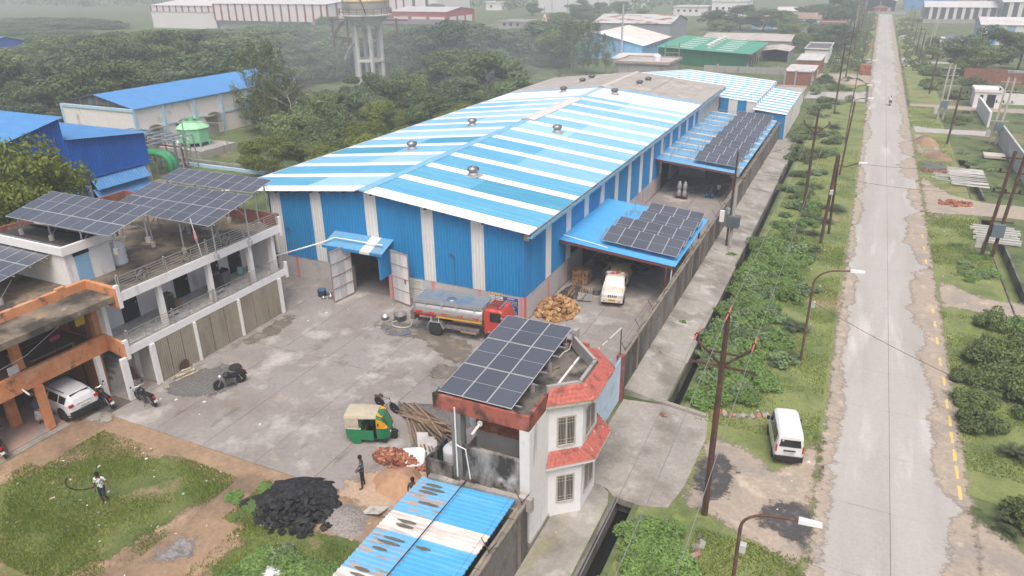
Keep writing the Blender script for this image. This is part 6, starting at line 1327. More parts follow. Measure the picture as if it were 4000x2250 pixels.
L_yel = leafmat('yellow_green_leaves', (.075, .110, .018), (.260, .300, .055), .2)
L_grey = leafmat('grey_green_leaves', (.070, .105, .055), (.210, .250, .135), .22)
L_euc = leafmat('gum_leaves', (.055, .085, .030), (.190, .215, .085), .2)
L_lush = leafmat('lush_leaves', (.085, .165, .040), (.275, .410, .125), .2)
L_lush2 = leafmat('milkweed_leaves', (.10, .165, .07), (.29, .38, .18), .2)
L_grass = leafmat('grass_blades', (.110, .170, .030), (.280, .340, .075), 0)
L_dry = leafmat('dry_twigs', (.10, .085, .065), (.19, .165, .13), .2, 0)
def domeclumps(seed, n, rx, rz, zc, cr):
 rg = random.Random(seed); C = []; R = []
 for i in range(n):
  a = rg.uniform(0, 6.28); e = rg.uniform(-.75, 1.0); rr = math.sqrt(max(.05, 1-e*e))*rg.uniform(.55, 1.0)
  C.append((rx*rr*math.cos(a), rx*rr*math.sin(a), zc+rz*e*rg.uniform(.75, 1.05))); q = cr*rg.uniform(.6, 1.25); R.append((q, q, q*rg.uniform(.55, .8)))
 return C, R
PROTO = {}
def mktree(key, leafm, n, size, seed, cl, tr, droop=0.0, asp=.5, bark=None, shell=.5, up=.35):
 C, R = cl; PROTO[key] = (quadmesh(key+'_crown', leafcloud(C, R, n, size, seed, droop, shell, asp, up), leafm), trunkmesh(seed, *tr, bark or c_bark))
# unit trees: crown radius about 1, height about 2 (scaled when planted)
for i in range(3):
 mktree('neem%d' % i, L_neem, 8000, .085, 10+i, domeclumps(10+i, 30, .80, .78, 1.0, .32), (.95, .055, .6))
 mktree('dark%d' % i, L_dark, 7500, .09, 20+i, domeclumps(20+i, 26, .82, .75, 1.0, .36), (.9, .06, .6))
 mktree('yel%d' % i, L_yel, 12000, .06, 30+i, domeclumps(30+i, 36, .82, .70, 1.0, .27), (.85, .05, .65))
 mktree('grey%d' % i, L_grey, 7000, .08, 40+i, domeclumps(40+i, 28, .80, .78, 1.0, .29), (.9, .05, .65))
def gumclumps(seed, n):
 rg = random.Random(seed); C = []; R = []
 for i in range(n):
  z = rg.uniform(.5, 2.1); rr = (.75-.28*abs(z-1.1))*rg.uniform(.15, 1.0); a = rg.uniform(0, 6.28); C.append((rr*math.cos(a), rr*math.sin(a), z)); R.append((.13, .13, .26))
 return C, R
for i in range(3): mktree('gum%d' % i, L_euc, 4300, .085, 50+i, gumclumps(50+i, 46), (1.5, .035, .75, ), droop=1.6, asp=.26, bark=c_barkp, shell=.2, up=0)
def baretree(seed):
 rg = random.Random(seed); mb = MB()
 def rec(p, d, L, r, lv):
  q = p+d*L; mb.tube([tuple(p), tuple(p.lerp(q, .5)+Vector((rg.uniform(-.05, .05),)*3)*L), tuple(q)], [r, r*.85, r*.6], 4 if lv < 3 else 3)
  if lv >= 5: return
  for k in range(3 if lv else 4):
   nd = (d+Vector((rg.uniform(-.8, .8), rg.uniform(-.8, .8), rg.uniform(-.1, .5)))).normalized(); rec(q if k else p.lerp(q, .7), nd, L*rg.uniform(.6, .78), r*.55, lv+1)
 rec(Vector((0, 0, -.1)), Vector((0, 0, 1)), .55, .03, 0); return mb.mesh('twigs', [L_dry])
PROTO['bare0'] = (baretree(3), None); PROTO['bare1'] = (baretree(8), None)
def bushclumps(seed, n, rx, h, cr):
 rg = random.Random(seed); C = []; R = []
 for i in range(n):
  a = rg.uniform(0, 6.28); rr = rx*math.sqrt(rg.random()); z = h*(1-(rr/rx)**2*.7)*rg.uniform(.45, .95); C.append((rr*math.cos(a), rr*math.sin(a), z)); q = cr*rg.uniform(.7, 1.3); R.append((q, q, q*.75))
 return C, R
for i in range(3):
 C, R = bushclumps(60+i, 20, .8, .75, .3); PROTO['bush%d' % i] = (quadmesh('bush_leaves', leafcloud(C, R, 2600, .13, 60+i, 0, .45, .65, .9), L_lush), None)
 C, R = bushclumps(70+i, 18, .8, .7, .3); PROTO['milk%d' % i] = (quadmesh('milkweed', leafcloud(C, R, 1500, .17, 70+i, 0, .4, .55, .7), L_lush2), None)
 C, R = bushclumps(80+i, 18, .8, .8, .3); PROTO['rbush%d' % i] = (quadmesh('thicket', leafcloud(C, R, 2800, .12, 80+i, 0, .45, .6, .8), L_neem), None)
def feather(seed):
 g_ = np.random.default_rng(seed); Vs = []
 for s in range(46):
  a = g_.uniform(0, 6.28); el = g_.uniform(.35, 1.2); L = g_.uniform(.7, 1.15)
  t = np.linspace(.12, 1, 34); x = L*t*math.cos(el); z = L*t*math.sin(el)-.45*(L*t)**2
  P = np.stack([x*math.cos(a), x*math.sin(a), np.maximum(z, .02)], 1)
  sd = np.array([-math.sin(a), math.cos(a), 0])
  for q in range(2):
   o = P+sd*(.05*(1 if q else -1))+g_.normal(size=P.shape)*.018
   d = sd*(1 if q else -1)+np.array([math.cos(a)*.5, math.sin(a)*.5, -.1]); up = np.array([0, 0, 1.])*.012
   f = np.stack([np.cos(a)*.018*np.ones(len(P)), np.sin(a)*.018*np.ones(len(P)), np.zeros(len(P))], 1)
   V = np.empty((len(P), 4, 3)); V[:, 0] = o-d*.045-f*.5; V[:, 1] = o+f; V[:, 2] = o+d*.045+up; V[:, 3] = o-f; Vs.append(V.reshape(-1, 3))
 return quadmesh('feathery_leaves', np.concatenate(Vs), L_grey)
for i in range(2): PROTO['feath%d' % i] = (feather(90+i), None)
PROTO['fan0'] = (quadmesh('fan_leaves', leafcloud([(0, 0, .4)], [(.6, .6, .45)], 260, .5, 5, 0, .3, .12, .4), L_lush2), None)
def plant(key, x, y, r, h, lab, cat='tree', grp=None, name=None, z=0.0, seed=None):
 cr, tk = PROTO[key]; rg = random.Random(int(x*31+y*17) if seed is None else seed)
 o = root(name or ('tree' if cat == 'tree' else 'shrub'), lab, cat, (x, y, z), grp)
 o.rotation_euler = (0, 0, rg.uniform(0, 6.28)); o.scale = (r, r*rg.uniform(.9, 1.1), h/2.0 if tk or key[:4] == 'bare' else h)
 c = bpy.data.objects.new('crown' if cat == 'tree' else 'foliage', cr); COL.objects.link(c); c.parent = o
 if tk: t = bpy.data.objects.new('trunk', tk); COL.objects.link(t); t.parent = o
 return o
# --- the wood on the left
def blocked(x, y):
 for (a, b, c, d) in ((-110, -87, 65, 106), (-93, -60, 44, 80.5), (-108, -95, 134, 147), (-96, -58, 20, 56), (-334, -244, 208, 280), (-304, -214, 270, 334), (-253, -177, 308, 344), (-196, -142, 252, 279), (-46, -5, 30, 140), (-143, -126, 234, 250), (-104, -90, 155, 170)):
  if a < x < b and c < y < d: return True
 return False
rg = random.Random(77); nt_ = 0
y = 62.0
while y < 262:
 sp = 10.5+max(0, (y-90))*.07; x = -1.97*y-6
 while x < (-53 if y < 118 else -58-(y-118)*.32):
  px = x+rg.uniform(-.38, .38)*sp; py = y+rg.uniform(-.38, .38)*sp
  vis = py > 60 and px > -1.99*py-9
  if vis and not blocked(px, py) and not (px > -66 and py < 100):
   hh = rg.uniform(5.0, 12.0); r_ = sp*rg.uniform(.50, .82)*(.75+hh/32); q = rg.random(); dd = math.hypot(px, py); az = math.degrees(math.atan2(-px, py))
   if 33.2 < az < 41.5 and dd < 172: hh = min(hh, 22.5*(1-dd/182)); r_ = min(r_, 4.2)
   elif dd > 150: hh = min(hh, max(4.0, 25*(1-dd/385)))
   if hh < 3.0: x += sp; continue
   if py > 215 and px > -180 and rg.random() < .55: x += sp; continue
   zn = ('just behind the blue mill and white mill' if py < 105 else 'behind the white mill roof') if px < -108 and py < 135 else ('at the left end of the striped plant' if px < -230 else 'in front of the striped plant') if py > 185 and px < -180 else ('left of the water tower' if px < -106 else 'right of the water tower, before the brown shed') if py > 130 else 'between the white mill and the water tower'
   if q < .50: k = 'neem%d' % rg.randrange(3); lab = 'dense green tree in the wood '+zn
   elif q < .74: k = 'dark%d' % rg.randrange(3); lab = 'dark green tree in the wood '+zn
   elif q < .90: k = 'grey%d' % rg.randrange(3); lab = 'grey-green tree in the wood '+zn
   else: k = 'bare%d' % rg.randrange(2); lab = 'bare twiggy tree in the wood '+zn; hh *= .95
   plant(k, px, py, r_ if k[:4] != 'bare' else r_*1.1, hh, lab, grp='trees of the left wood'); nt_ += 1
  x += sp
 y += sp*.86
# --- bright row between the wood and the warehouse
for i, (x, y, r_, h, k) in enumerate([(-51.5, 62.5, 3.6, 5.2, 'yel0'), (-55.5, 66, 3.8, 5.6, 'yel1'), (-53, 71.5, 3.9, 5.8, 'yel2'), (-60, 70.5, 3.8, 5.4, 'neem1'), (-51.8, 78, 3.8, 6.0, 'yel0'), (-57.5, 77, 4.2, 6.6, 'yel1'), (-64, 77.5, 4.0, 6, 'neem2'), (-54.0, 85.5, 4.3, 6.8, 'neem0'), (-60.5, 85, 4.6, 7.4, 'yel2'), (-52.2, 93.0, 4.2, 6.4, 'yel1'), (-58, 93.5, 4.5, 7.0, 'neem1'), (-65.5, 90, 4.6, 7.2, 'grey0'), (-53.0, 101, 4.4, 6.8, 'neem2'), (-60, 101, 4.8, 7.4, 'dark1'), (-54.5, 110, 4.6, 7.0, 'neem0'), (-62, 110, 5, 7.6, 'grey1'), (-67.5, 99.5, 4.6, 6.6, 'bare0'), (-73, 92, 5, 7.5, 'bare1'), (-70, 107, 5.2, 8, 'neem1'), (-77, 103, 5.4, 8.4, 'grey2'), (-55.5, 118, 4.6, 6.6, 'dark0'), (-48.2, 68, 2.6, 3.6, 'yel2'), (-48.6, 84, 2.4, 3.4, 'neem1')]):
 plant(k, x, y, r_, h, ['yellow-green bushy tree beside the left flank of the warehouse', 'green bushy tree beside the left flank of the warehouse', 'bare grey tree beside the left flank of the warehouse'][0 if k[:3] == 'yel' else 2 if k[:4] == 'bare' else 1], grp='trees along the warehouse flank')
plant('yel0', -57.5, 33.8, 5.6, 14.2, 'large yellow-green tree in front of the blue mill', seed=4); plant('yel2', -55.2, 30.0, 4.2, 10.6, 'smaller green tree below the large yellow-green one at the left edge', seed=6); plant('neem1', -60, 28, 4.2, 12.5, 'green tree at the left picture edge by the blue mill', seed=9)
[plant(k, x, y, r_, h, lab) for k, x, y, r_, h, lab in (('yel1', -64, 66, 4.4, 6.2, 'bright green tree between the cooling tower and the warehouse'), ('neem2', -70, 76, 4.4, 6.6, 'green tree right of the cooling tower'), ('neem0', -71, 84, 4.8, 8, 'green tree behind the one right of the cooling tower'))]
plant('gum0', -83.5, 86, 6.2, 12.5, 'wispy drooping gum tree at the end of the white mill', seed=3); plant('gum1', -77.5, 84.5, 4.6, 9.6, 'smaller wispy gum tree right of the drooping one', seed=5); plant('gum2', -87.5, 93, 5.0, 11.5, 'tall wispy gum tree behind the white mill roof', seed=7)
plant('dark0', -82, 142, 10.2, 15.5, 'big spreading tree hiding the foot of the water tower', seed=11); plant('grey2', -74, 133, 7.0, 10.0, 'grey-green tree in front of the big spreading tree', seed=12); plant('neem0', -86, 126, 4.6, 6.0, 'green tree left of the big spreading tree', seed=13)
for i, (x, y, r_, h, k) in enumerate([(-66.5, 176, 6.4, 11.0, 'gum1'), (-61, 172, 5.8, 10.4, 'gum0'), (-56.5, 171, 4.4, 8.4, 'gum2'), (-73, 180, 6.2, 10.0, 'neem1')]):
 plant(k, x, y, r_, h, ['tall gum tree left of the flat-roofed house', 'tall gum tree second left of the flat-roofed house', 'gum tree nearest the flat-roofed house', 'rounded green tree left of the gum trees'][i], seed=20+i)
for i, (x, y) in enumerate([(-62, 124), (-67, 131), (-60, 134), (-64, 142), (-58, 146), (-69, 148), (-72, 124), (-57.5, 154)]): plant('bare%d' % (i % 2), x, y, 4.6, 6.4, 'leafless grey thicket behind the warehouse', grp='leafless thicket', cat='tree')
bgT = [(-150, 405, 8, 9, 'neem0'), (-135, 398, 8, 8, 'grey1'), (-122, 392, 8, 9, 'neem2'), (-112, 330, 8, 8, 'grey0'), (-124, 312, 7, 7, 'neem1'), (-103, 312, 7, 7, 'neem2'), (-128, 352, 8, 8, 'dark1'), (-98, 345, 7, 7, 'neem0'), (-176, 400, 6, 7, 'dark2'), (-116, 285, 5, 6, 'grey1'), (-106, 258, 5, 6, 'grey2'), (-100, 236, 5, 6, 'neem1'), (-118, 238, 5, 6, 'bare0'), (-92, 214, 5, 7, 'neem0'), (-58, 318, 8, 9, 'dark0'), (-49, 322, 9, 11, 'grey0'), (-39, 316, 8, 9, 'dark2'), (-33, 322, 7, 8, 'neem1'), (-52, 296, 6, 6, 'neem2'), (-27, 292, 6, 8, 'neem0'), (-21.5, 306, 4.5, 6, 'dark1'), (-14, 342, 8, 15, 'dark0'), (-9, 352, 6, 11, 'neem2'), (-8.6, 247, 5.4, 8.2, 'dark1'), (-14, 258, 5, 6, 'neem0'), (-20, 252, 5, 5, 'neem1'), (-17, 272, 5, 6, 'grey1'), (-12, 285, 5, 6, 'neem2'), (-7.5, 275, 3.5, 4.5, 'neem0'), (-28, 360, 7, 8, 'dark2'), (-24, 384, 7, 8, 'neem1'), (-8.5, 385, 5, 7, 'grey0'),
       (20.5, 204, 6.4, 9.5, 'dark0'), (26, 208, 6.6, 10.5, 'dark2'), (23, 198, 5.2, 7, 'neem1'), (32.5, 212, 6, 9.5, 'neem2'), (37, 205, 5, 8, 'neem0'), (17, 252, 3.5, 4.5, 'neem1'), (15.5, 232, 3, 3.6, 'neem2'), (-205, 345, 8, 9, 'neem0'), (-213, 300, 7, 8, 'dark1'), (-200, 250, 7, 8, 'neem2'), (-183, 244, 6, 8, 'dark0'), (-170, 238, 6, 7, 'neem1')]
for i, (x, y, r_, h, k) in enumerate(bgT):
 plant(k, x, y, r_, h, 'rounded tree among the sheds right of the centre' if -60 < x < -5 else ('leafy tree behind the right-hand plots' if x > 0 else 'rounded tree among the distant plants'), grp='background trees right of centre' if -60 < x < -5 else ('trees on the right plots' if x > 0 else 'distant trees among plants'))
# --- shrubs on the left verge
rg = random.Random(55)
def bushes(n, x0, x1, y0, y1, r0, r1, keys, lab, grp, hk=.75):
 for i in range(n):
  x = rg.uniform(x0, x1); y = rg.uniform(y0, y1); r_ = rg.uniform(r0, r1); k = rg.choice(keys)
  plant(k, x, y, r_, r_*hk*rg.uniform(.8, 1.2), lab, 'shrub', grp)
bushes(92, -6.6, -2.4, 37.0, 66, .8, 1.3, ['bush0', 'bush1', 'bush2', 'milk0', 'milk1'], 'lush green shrub in the thicket between ditch and road', 'shrubs of the left verge', .95)
bushes(14, -4.4, -1.2, 38, 63, .9, 1.4, ['feath0', 'feath1', 'milk2'], 'feathery grey-green shrub on the left verge', 'feathery shrubs of the left verge', .8)
bushes(30, -6.2, -2.4, 63, 100, .7, 1.3, ['bush0', 'rbush1', 'feath1', 'milk0'], 'low shrub on the left verge beyond the lashed poles', 'shrubs of the left verge beyond the poles', .8)
bushes(8, -3.2, -.4, 60, 84, .9, 1.5, ['feath0', 'feath1'], 'feathery shrub beside the lashed poles', 'feathery shrubs by the lashed poles', .75)
bushes(28, -7.5, -2.0, 100, 150, .9, 1.8, ['rbush0', 'rbush1', 'rbush2', 'feath0', 'milk1'], 'shrub on the overgrown verge before the side lane', 'shrubs before the side lane', .8)
bushes(16, -9, -1.6, 164, 181, 1.2, 1.9, ['rbush0', 'rbush1', 'feath0'], 'shrub between the side lane and the brick stack', 'shrubs by the brick stack', .7)
_g = np.random.default_rng(7); _C = []; _R = []
for (n, x0, x1, y0, y1, r0, r1) in ((110, -9, -.8, 194, 300, .8, 1.5), (90, -7, -.8, 300, 445, 1.0, 1.9), (60, 9, 14, 204, 300, .7, 1.3), (40, 9, 15, 300, 400, .8, 1.5), (80, -30, -9, 236, 330, 1.0, 2.0)):
 for i in range(n): q = _g.uniform(r0, r1); _C.append((_g.uniform(x0, x1), _g.uniform(y0, y1), q*.4)); _R.append((q, q, q*.6))
tag(link('far_scrub', quadmesh('far_scrub', leafcloud(_C, _R, 42000, .42, 12, 0, .5, .6, .5), L_neem)), 'scrub covering the far verges on both sides of the road', 'scrub', kind='stuff')
# ditch thicket in the foreground, right side thickets
bushes(24, -6.2, -3.6, 17, 25.6, .7, 1.05, ['bush0', 'bush1', 'bush2'], 'bright green creeper bush beside the ditch at the bottom edge', 'foreground ditch bushes', .85)
bushes(4, -5.9, -4.4, 25.2, 26.4, .45, .7, ['bush1', 'milk1'], 'small shrub beside the bridge edge', 'shrubs at the bridge edge', .8)
bushes(46, 9.2, 16, 33.5, 56, .9, 1.7, ['rbush0', 'rbush1', 'rbush2', 'bush1', 'feath1'], 'dark green shrub in the thicket at the right edge', 'thicket at the right edge', 1.1)
bushes(5, 8.0, 9.2, 40, 46, .9, 1.3, ['feath0', 'rbush2'], 'shrub leaning over the right kerb', 'shrubs over the right kerb', 1.0)
bushes(4, 9.2, 10.2, 29, 34, 1.0, 1.4, ['feath1', 'rbush0'], 'feathery shrub at the road bend, bottom right', 'shrubs at the bend', 1.0)
bushes(16, 9.6, 12.3, 63, 73, .5, .9, ['bush0', 'milk2', 'bush2'], 'low leafy weed beside the right ditch', 'weeds by the right ditch', .6)
bushes(12, 12.4, 17.6, 132, 147, .7, 1.4, ['rbush1', 'feath0', 'bush0'], 'low shrub inside the right plot', 'shrubs of the right plot', .6)
bushes(24, 12, 24, 158, 200, 1.8, 3.1, ['rbush0', 'rbush1', 'rbush2', 'feath1'], 'thorny shrub before the brick plot wall', 'thorn shrubs on the right', .85)
bushes(8, 20, 40, 160, 178, 1.2, 2.2, ['rbush0', 'feath1'], 'shrub inside the walled right plot', 'shrubs of the walled plot', .7)
bushes(8, 13, 18, 90, 118, .6, 1.1, ['rbush0', 'milk1'], 'weed clump beside the grey plot wall', 'weeds by the plot wall', .6)
plant('bush1', -8.9, 46.3, .45, .55, 'bright green bush growing on the sloped apron', 'shrub'); plant('bush2', -9.15, 41.3, .42, .45, 'green weed on the apron, second nearest the bridge', 'shrub'); plant('milk0', -9.1, 37.4, .3, .35, 'small weed on the apron nearest the bridge', 'shrub')
for i, y in enumerate([50.5, 54.5, 57.5, 66, 69.5, 73]): plant('bush%d' % (i % 3), -8.9+.1*(i % 3), y, .33, .32, 'small weed in the apron beyond the bright bush', 'shrub', 'small weeds in the apron')
for i in range(5): plant('bush%d' % (i % 3), -9.0+.45*(i % 3), 60.6+.5*i, .55, .35, 'weed patch at the foot of the transformer pole', 'shrub', 'weed patch at the transformer pole')
plant('fan0', -1.9, 150.6, 1.5, 1.6, 'fan-leaved palm beside the side lane', 'palm'); plant('fan0', -8.4, 158, 1.9, 2.6, 'fan-leaved palm at the slab-roofed room', 'palm')
# weeds around the coal heap
bushes(20, -21.5, -15.6, 14.5, 17.6, .5, .95, ['bush0', 'bush1', 'bush2'], 'leafy weed below the coal heap', 'weeds below the coal heap', .65)
plant('milk1', -19.3, 17.3, .7, .9, 'pale milkweed clump standing below the coal heap', 'shrub')
bushes(8, -37.2, -34.5, 11.5, 15.5, .4, .7, ['bush0', 'bush2'], 'weed at the left edge of the lawn', 'weeds at the lawn edge', .6)
bushes(5, -24.6, -22.4, 17.5, 20.6, .35, .6, ['bush1', 'bush0'], 'weed at the left side of the coal heap', 'weeds beside the coal', .6)
# --- grass blades
def blades(name, regs, seed, h=.16, wd=.03, dens_noise=True):
 g_ = np.random.default_rng(seed); P = []
 for (x0, x1, y0, y1, n) in regs: P.append(np.stack([g_.uniform(x0, x1, n), g_.uniform(y0, y1, n)], 1))
 P = np.concatenate(P)
 if dens_noise:
  f = np.sin(P[:, 0]*1.3+np.sin(P[:, 1]*.9)*1.7)+np.sin(P[:, 1]*1.7+np.cos(P[:, 0]*.8)*1.5)+np.sin(P[:, 0]*.45+P[:, 1]*.6); P = P[f+g_.normal(size=len(P))*.8 > -.35]
 n = len(P); a = g_.uniform(0, 6.28, n); hh = h*g_.uniform(.5, 1.5, n); ln = g_.uniform(0, .8, n)*hh; b = g_.uniform(0, 6.28, n)
 V = np.zeros((n, 3, 3)); c, s = np.cos(a)*wd, np.sin(a)*wd
 V[:, 0] = np.stack([P[:, 0]-c, P[:, 1]-s, np.zeros(n)], 1); V[:, 1] = np.stack([P[:, 0]+c, P[:, 1]+s, np.zeros(n)], 1); V[:, 2] = np.stack([P[:, 0]+np.cos(b)*ln, P[:, 1]+np.sin(b)*ln, hh], 1)
 return link(name, quadmesh(name, V.reshape(-1, 3), L_grass, 3))
tag(blades('grass', [(-36, -25, 12, 17, 26000), (-35, -25, 17, 20.6, 20000), (-22.5, -15.4, 13, 19, 16000), (-23.6, -21, 18, 21, 4000), (-36, -28, 12, 15, 9000)], 1, .11, .026), 'short green grass of the open ground at the lower left', 'grass', kind='stuff')
tag(blades('grass', [(-3.6, .9, 17, 26.5, 15000), (-6, .8, 35, 70, 42000), (-6, .8, 70, 110, 16000), (7.7, 12, 36, 56, 14000), (7.7, 12.3, 64, 82, 16000), (7.7, 12, 92, 120, 8000), (7.7, 12, 130, 150, 5000)], 2, .10, .03), 'short green grass of the road verges', 'grass', kind='stuff')
# --- distant woodland that reads as one mass
g_ = np.random.default_rng(44); C = []; R = []
for i in range(560):
 y = g_.uniform(440, 900); x = g_.uniform(-1.75*y, .35*y)
 if abs(x-4) < 12 or (-190 < x < -138 and y < 530) or (-335 < x < -180 and y < 440) or (-103 < x < 70 and y < 535): continue
 q = g_.uniform(5, 9); C.append((x, y, q*.55)); R.append((q, q, q*.7))
tag(link('distant_woods', quadmesh('distant_woods', leafcloud(C, R, 42000, 1.7, 9, 0, .6, .8, .5), L_neem)), 'far-off belt of trees along the top of the picture', 'woods', kind='stuff')
# ================================================================ VEHICLES
class Loft:
 def __init__(s, st): s.st = st; s.n = len(st[0][1])
 def pt(s, y, k, sd=1):
  st = s.st
  for a, b in zip(st[:-1], st[1:]):
   if a[0] <= y <= b[0]: f = (y-a[0])/(b[0]-a[0]); break
  else: a, b, f = (st[0], st[0], 0) if y < st[0][0] else (st[-1], st[-1], 0)
  i = min(int(k), s.n-2); t = k-i
  def q(P): return (P[i][0]+(P[i+1][0]-P[i][0])*t, P[i][1]+(P[i+1][1]-P[i][1])*t)
  p0, p1 = q(a[1]), q(b[1]); return (sd*(p0[0]+(p1[0]-p0[0])*f), y, p0[1]+(p1[1]-p0[1])*f)
 def mb(s):
  m = MB(); n = s.n; V = []; F = []; R = 2*n
  for y, P in s.st: V += [(x, y, z) for x, z in P]+[(-x, y, z) for x, z in reversed(P)]
  for j in range(len(s.st)-1):
   for k in range(R): F.append((j*R+k, j*R+(k+1) % R, (j+1)*R+(k+1) % R, (j+1)*R+k))
  F.append(tuple(range(R))); F.append(tuple((len(s.st)-1)*R+k for k in range(R-1, -1, -1)))
  return m.add(V, F)
 def side(s, y0, y1, k0, k1, sd, off=.012, dy=0.0):
  m = MB(); ys = sorted(set([y0, y1]+[a for a, _ in s.st if y0 < a < y1])); V = []
  for y in ys:
   for k, sh in ((k0, 0), (k1, dy)):
    x, yy, z = s.pt(y+(sh if y in (y0, y1) else 0), k, sd); V.append((x+sd*off, yy, z+off*.3))
  F = [(2*i, 2*i+2, 2*i+3, 2*i+1) if sd > 0 else (2*i, 2*i+1, 2*i+3, 2*i+2) for i in range(len(ys)-1)]
  return m.add(V, F)
 def top(s, y0, y1, k, ins=.0, off=.015):
  a = s.pt(y0, k); b = s.pt(y1, k); m = MB(); d = Vector((0, b[1]-a[1], b[2]-a[2])).normalized(); nz = (-d.z*off, d.y*off) if True else 0
  return m.quad((-a[0]+ins, a[1]+nz[0]*1, a[2]+nz[1]), (a[0]-ins, a[1]+nz[0], a[2]+nz[1]), (b[0]-ins, b[1]+nz[0], b[2]+nz[1]), (-b[0]+ins, b[1]+nz[0], b[2]+nz[1]))
c_paintw = mat('car_paint_white', (.74, .745, .75), .35, spec=.5, coat=.5, var=.03)
c_cream = mat('pickup_paint', (.66, .62, .53), .4, spec=.5, coat=.3, layers=[((.5, .44, .35), 1.5, .6, .75)], var=.05)
c_rim = mat('wheel_rim', (.42, .42, .42), .4, .6, var=.05); c_lampr = mat('tail_lamp', (.45, .02, .015), .3, spec=.5, var=0); c_lampw = mat('head_lamp', (.62, .64, .66), .15, spec=.6, var=0); c_orl = mat('indicator', (.7, .25, .03), .3, var=0); c_plate = mat('plate_white', (.72, .72, .68), .6, var=0); c_platey = mat('plate_yellow', (.6, .33, .04), .6, var=0); c_chrome = mat('chrome', (.6, .6, .6), .2, .9, var=0)
def wheel(parent, x, y, r, w_, rim=c_rim, name='wheel'):
 o = MB().lathe([(r*.6, -w_/2), (r*.95, -w_/2), (r, -w_*.35), (r, w_*.35), (r*.95, w_/2), (r*.6, w_/2)], (x, y, r), 20, 'x').build(name, c_rub, parent, True)
 sx = 1 if x > 0 else -1
 m = MB().lathe([(r*.6, -w_*.42), (r*.55, w_*.3*sx), (r*.25, w_*.36*sx), (.01, w_*.40*sx)] if sx > 0 else [(r*.6, w_*.42), (r*.55, -w_*.3), (r*.25, -w_*.36), (.01, -w_*.40)], (x, y, r), 16, 'x'); m.build('rim', rim, o, True)
 return o
def prof(w, zb, bt, wr, zr): return [(w*.55, zb), (w*.97, zb+.04), (w+.012, zb+(bt-zb)*.45), (w, bt), (wr+.02, zr-.10), (wr-.10, zr), (0, zr+.025)]
def van():
 r = root('van', 'white microvan parked on the verge by the road, seen from behind', 'van', (0, 0, 0))
 B_ = Loft([(-1.74, prof(.64, .36, .98, .53, 1.66)), (-1.66, prof(.70, .24, 1.0, .58, 1.76)), (-1.3, prof(.735, .22, 1.0, .60, 1.81)), (.55, prof(.735, .22, 1.0, .60, 1.83)), (.82, prof(.735, .22, 1.0, .59, 1.78)), (1.28, prof(.73, .22, .98, .64, 1.10)), (1.58, prof(.69, .24, .80, .60, .93)), (1.72, prof(.60, .3, .62, .5, .74))])
 B_.mb().build('body', c_paintw, r)
 for sd in (1, -1):
  for (a, b, dy) in ((-1.45, -.82, .05), (-.74, .02, 0), (.1, .80, -.22)): B_.side(a, b, 3.12, 3.9, sd, .014, 0).build('side_window', c_glass, r)
  B_.side(-1.6, 1.5, 1.0, 1.35, sd, .02).build('sill_trim', c_black, r)
  B_.side(-.68, -.6, 2.5, 2.62, sd, .03).build('door_handle', c_black, r)
  MB().box(sd*.62, -1.765, .78, sd*.70, -1.70, 1.18).build('tail_light', c_lampr, r)
  MB().box(sd*.62, -1.768, .70, sd*.70, -1.70, .79).build('reverse_light', c_lampw, r)
  MB().box(sd*.76, .86, 1.0, sd*.90, .98, 1.18).build('mirror', c_black, r)
  for y in (-1.1, 1.05): wheel(r, sd*.66, y, .28, .17)
 B_.top(.84, 1.25, 4.4, .04).build('windscreen', c_glass, r)
 MB().quad((-.55, -1.762, 1.10), (.55, -1.762, 1.10), (.47, -1.735, 1.60), (-.47, -1.735, 1.60)).build('rear_window', c_glass, r)
 b = MB().box(-.70, -1.84, .28, .70, -1.66, .56).build('rear_bumper', c_black, r)
 MB().box(-.30, -1.80, .86, .30, -1.745, .91).build('handle_strip', c_black, r)
 p = MB().box(-.27, -1.775, .66, .27, -1.745, .80).build('number_plate', c_plate, r)
 put_text('MP 07 ZM 8878', .075, (0, -1.78, .73), (1, 0, 0), (0, 0, 1), c_txtB, p)
 MB().quad((-.44, -1.768, 1.46), (-.38, -1.766, 1.40), (-.32, -1.768, 1.46), (-.38, -1.77, 1.52)).build('sticker', c_plate, r)
 return r
v = van(); place(v, (-.78, 34.45, .01), math.radians(12.5), (.96, .96, 1.0))
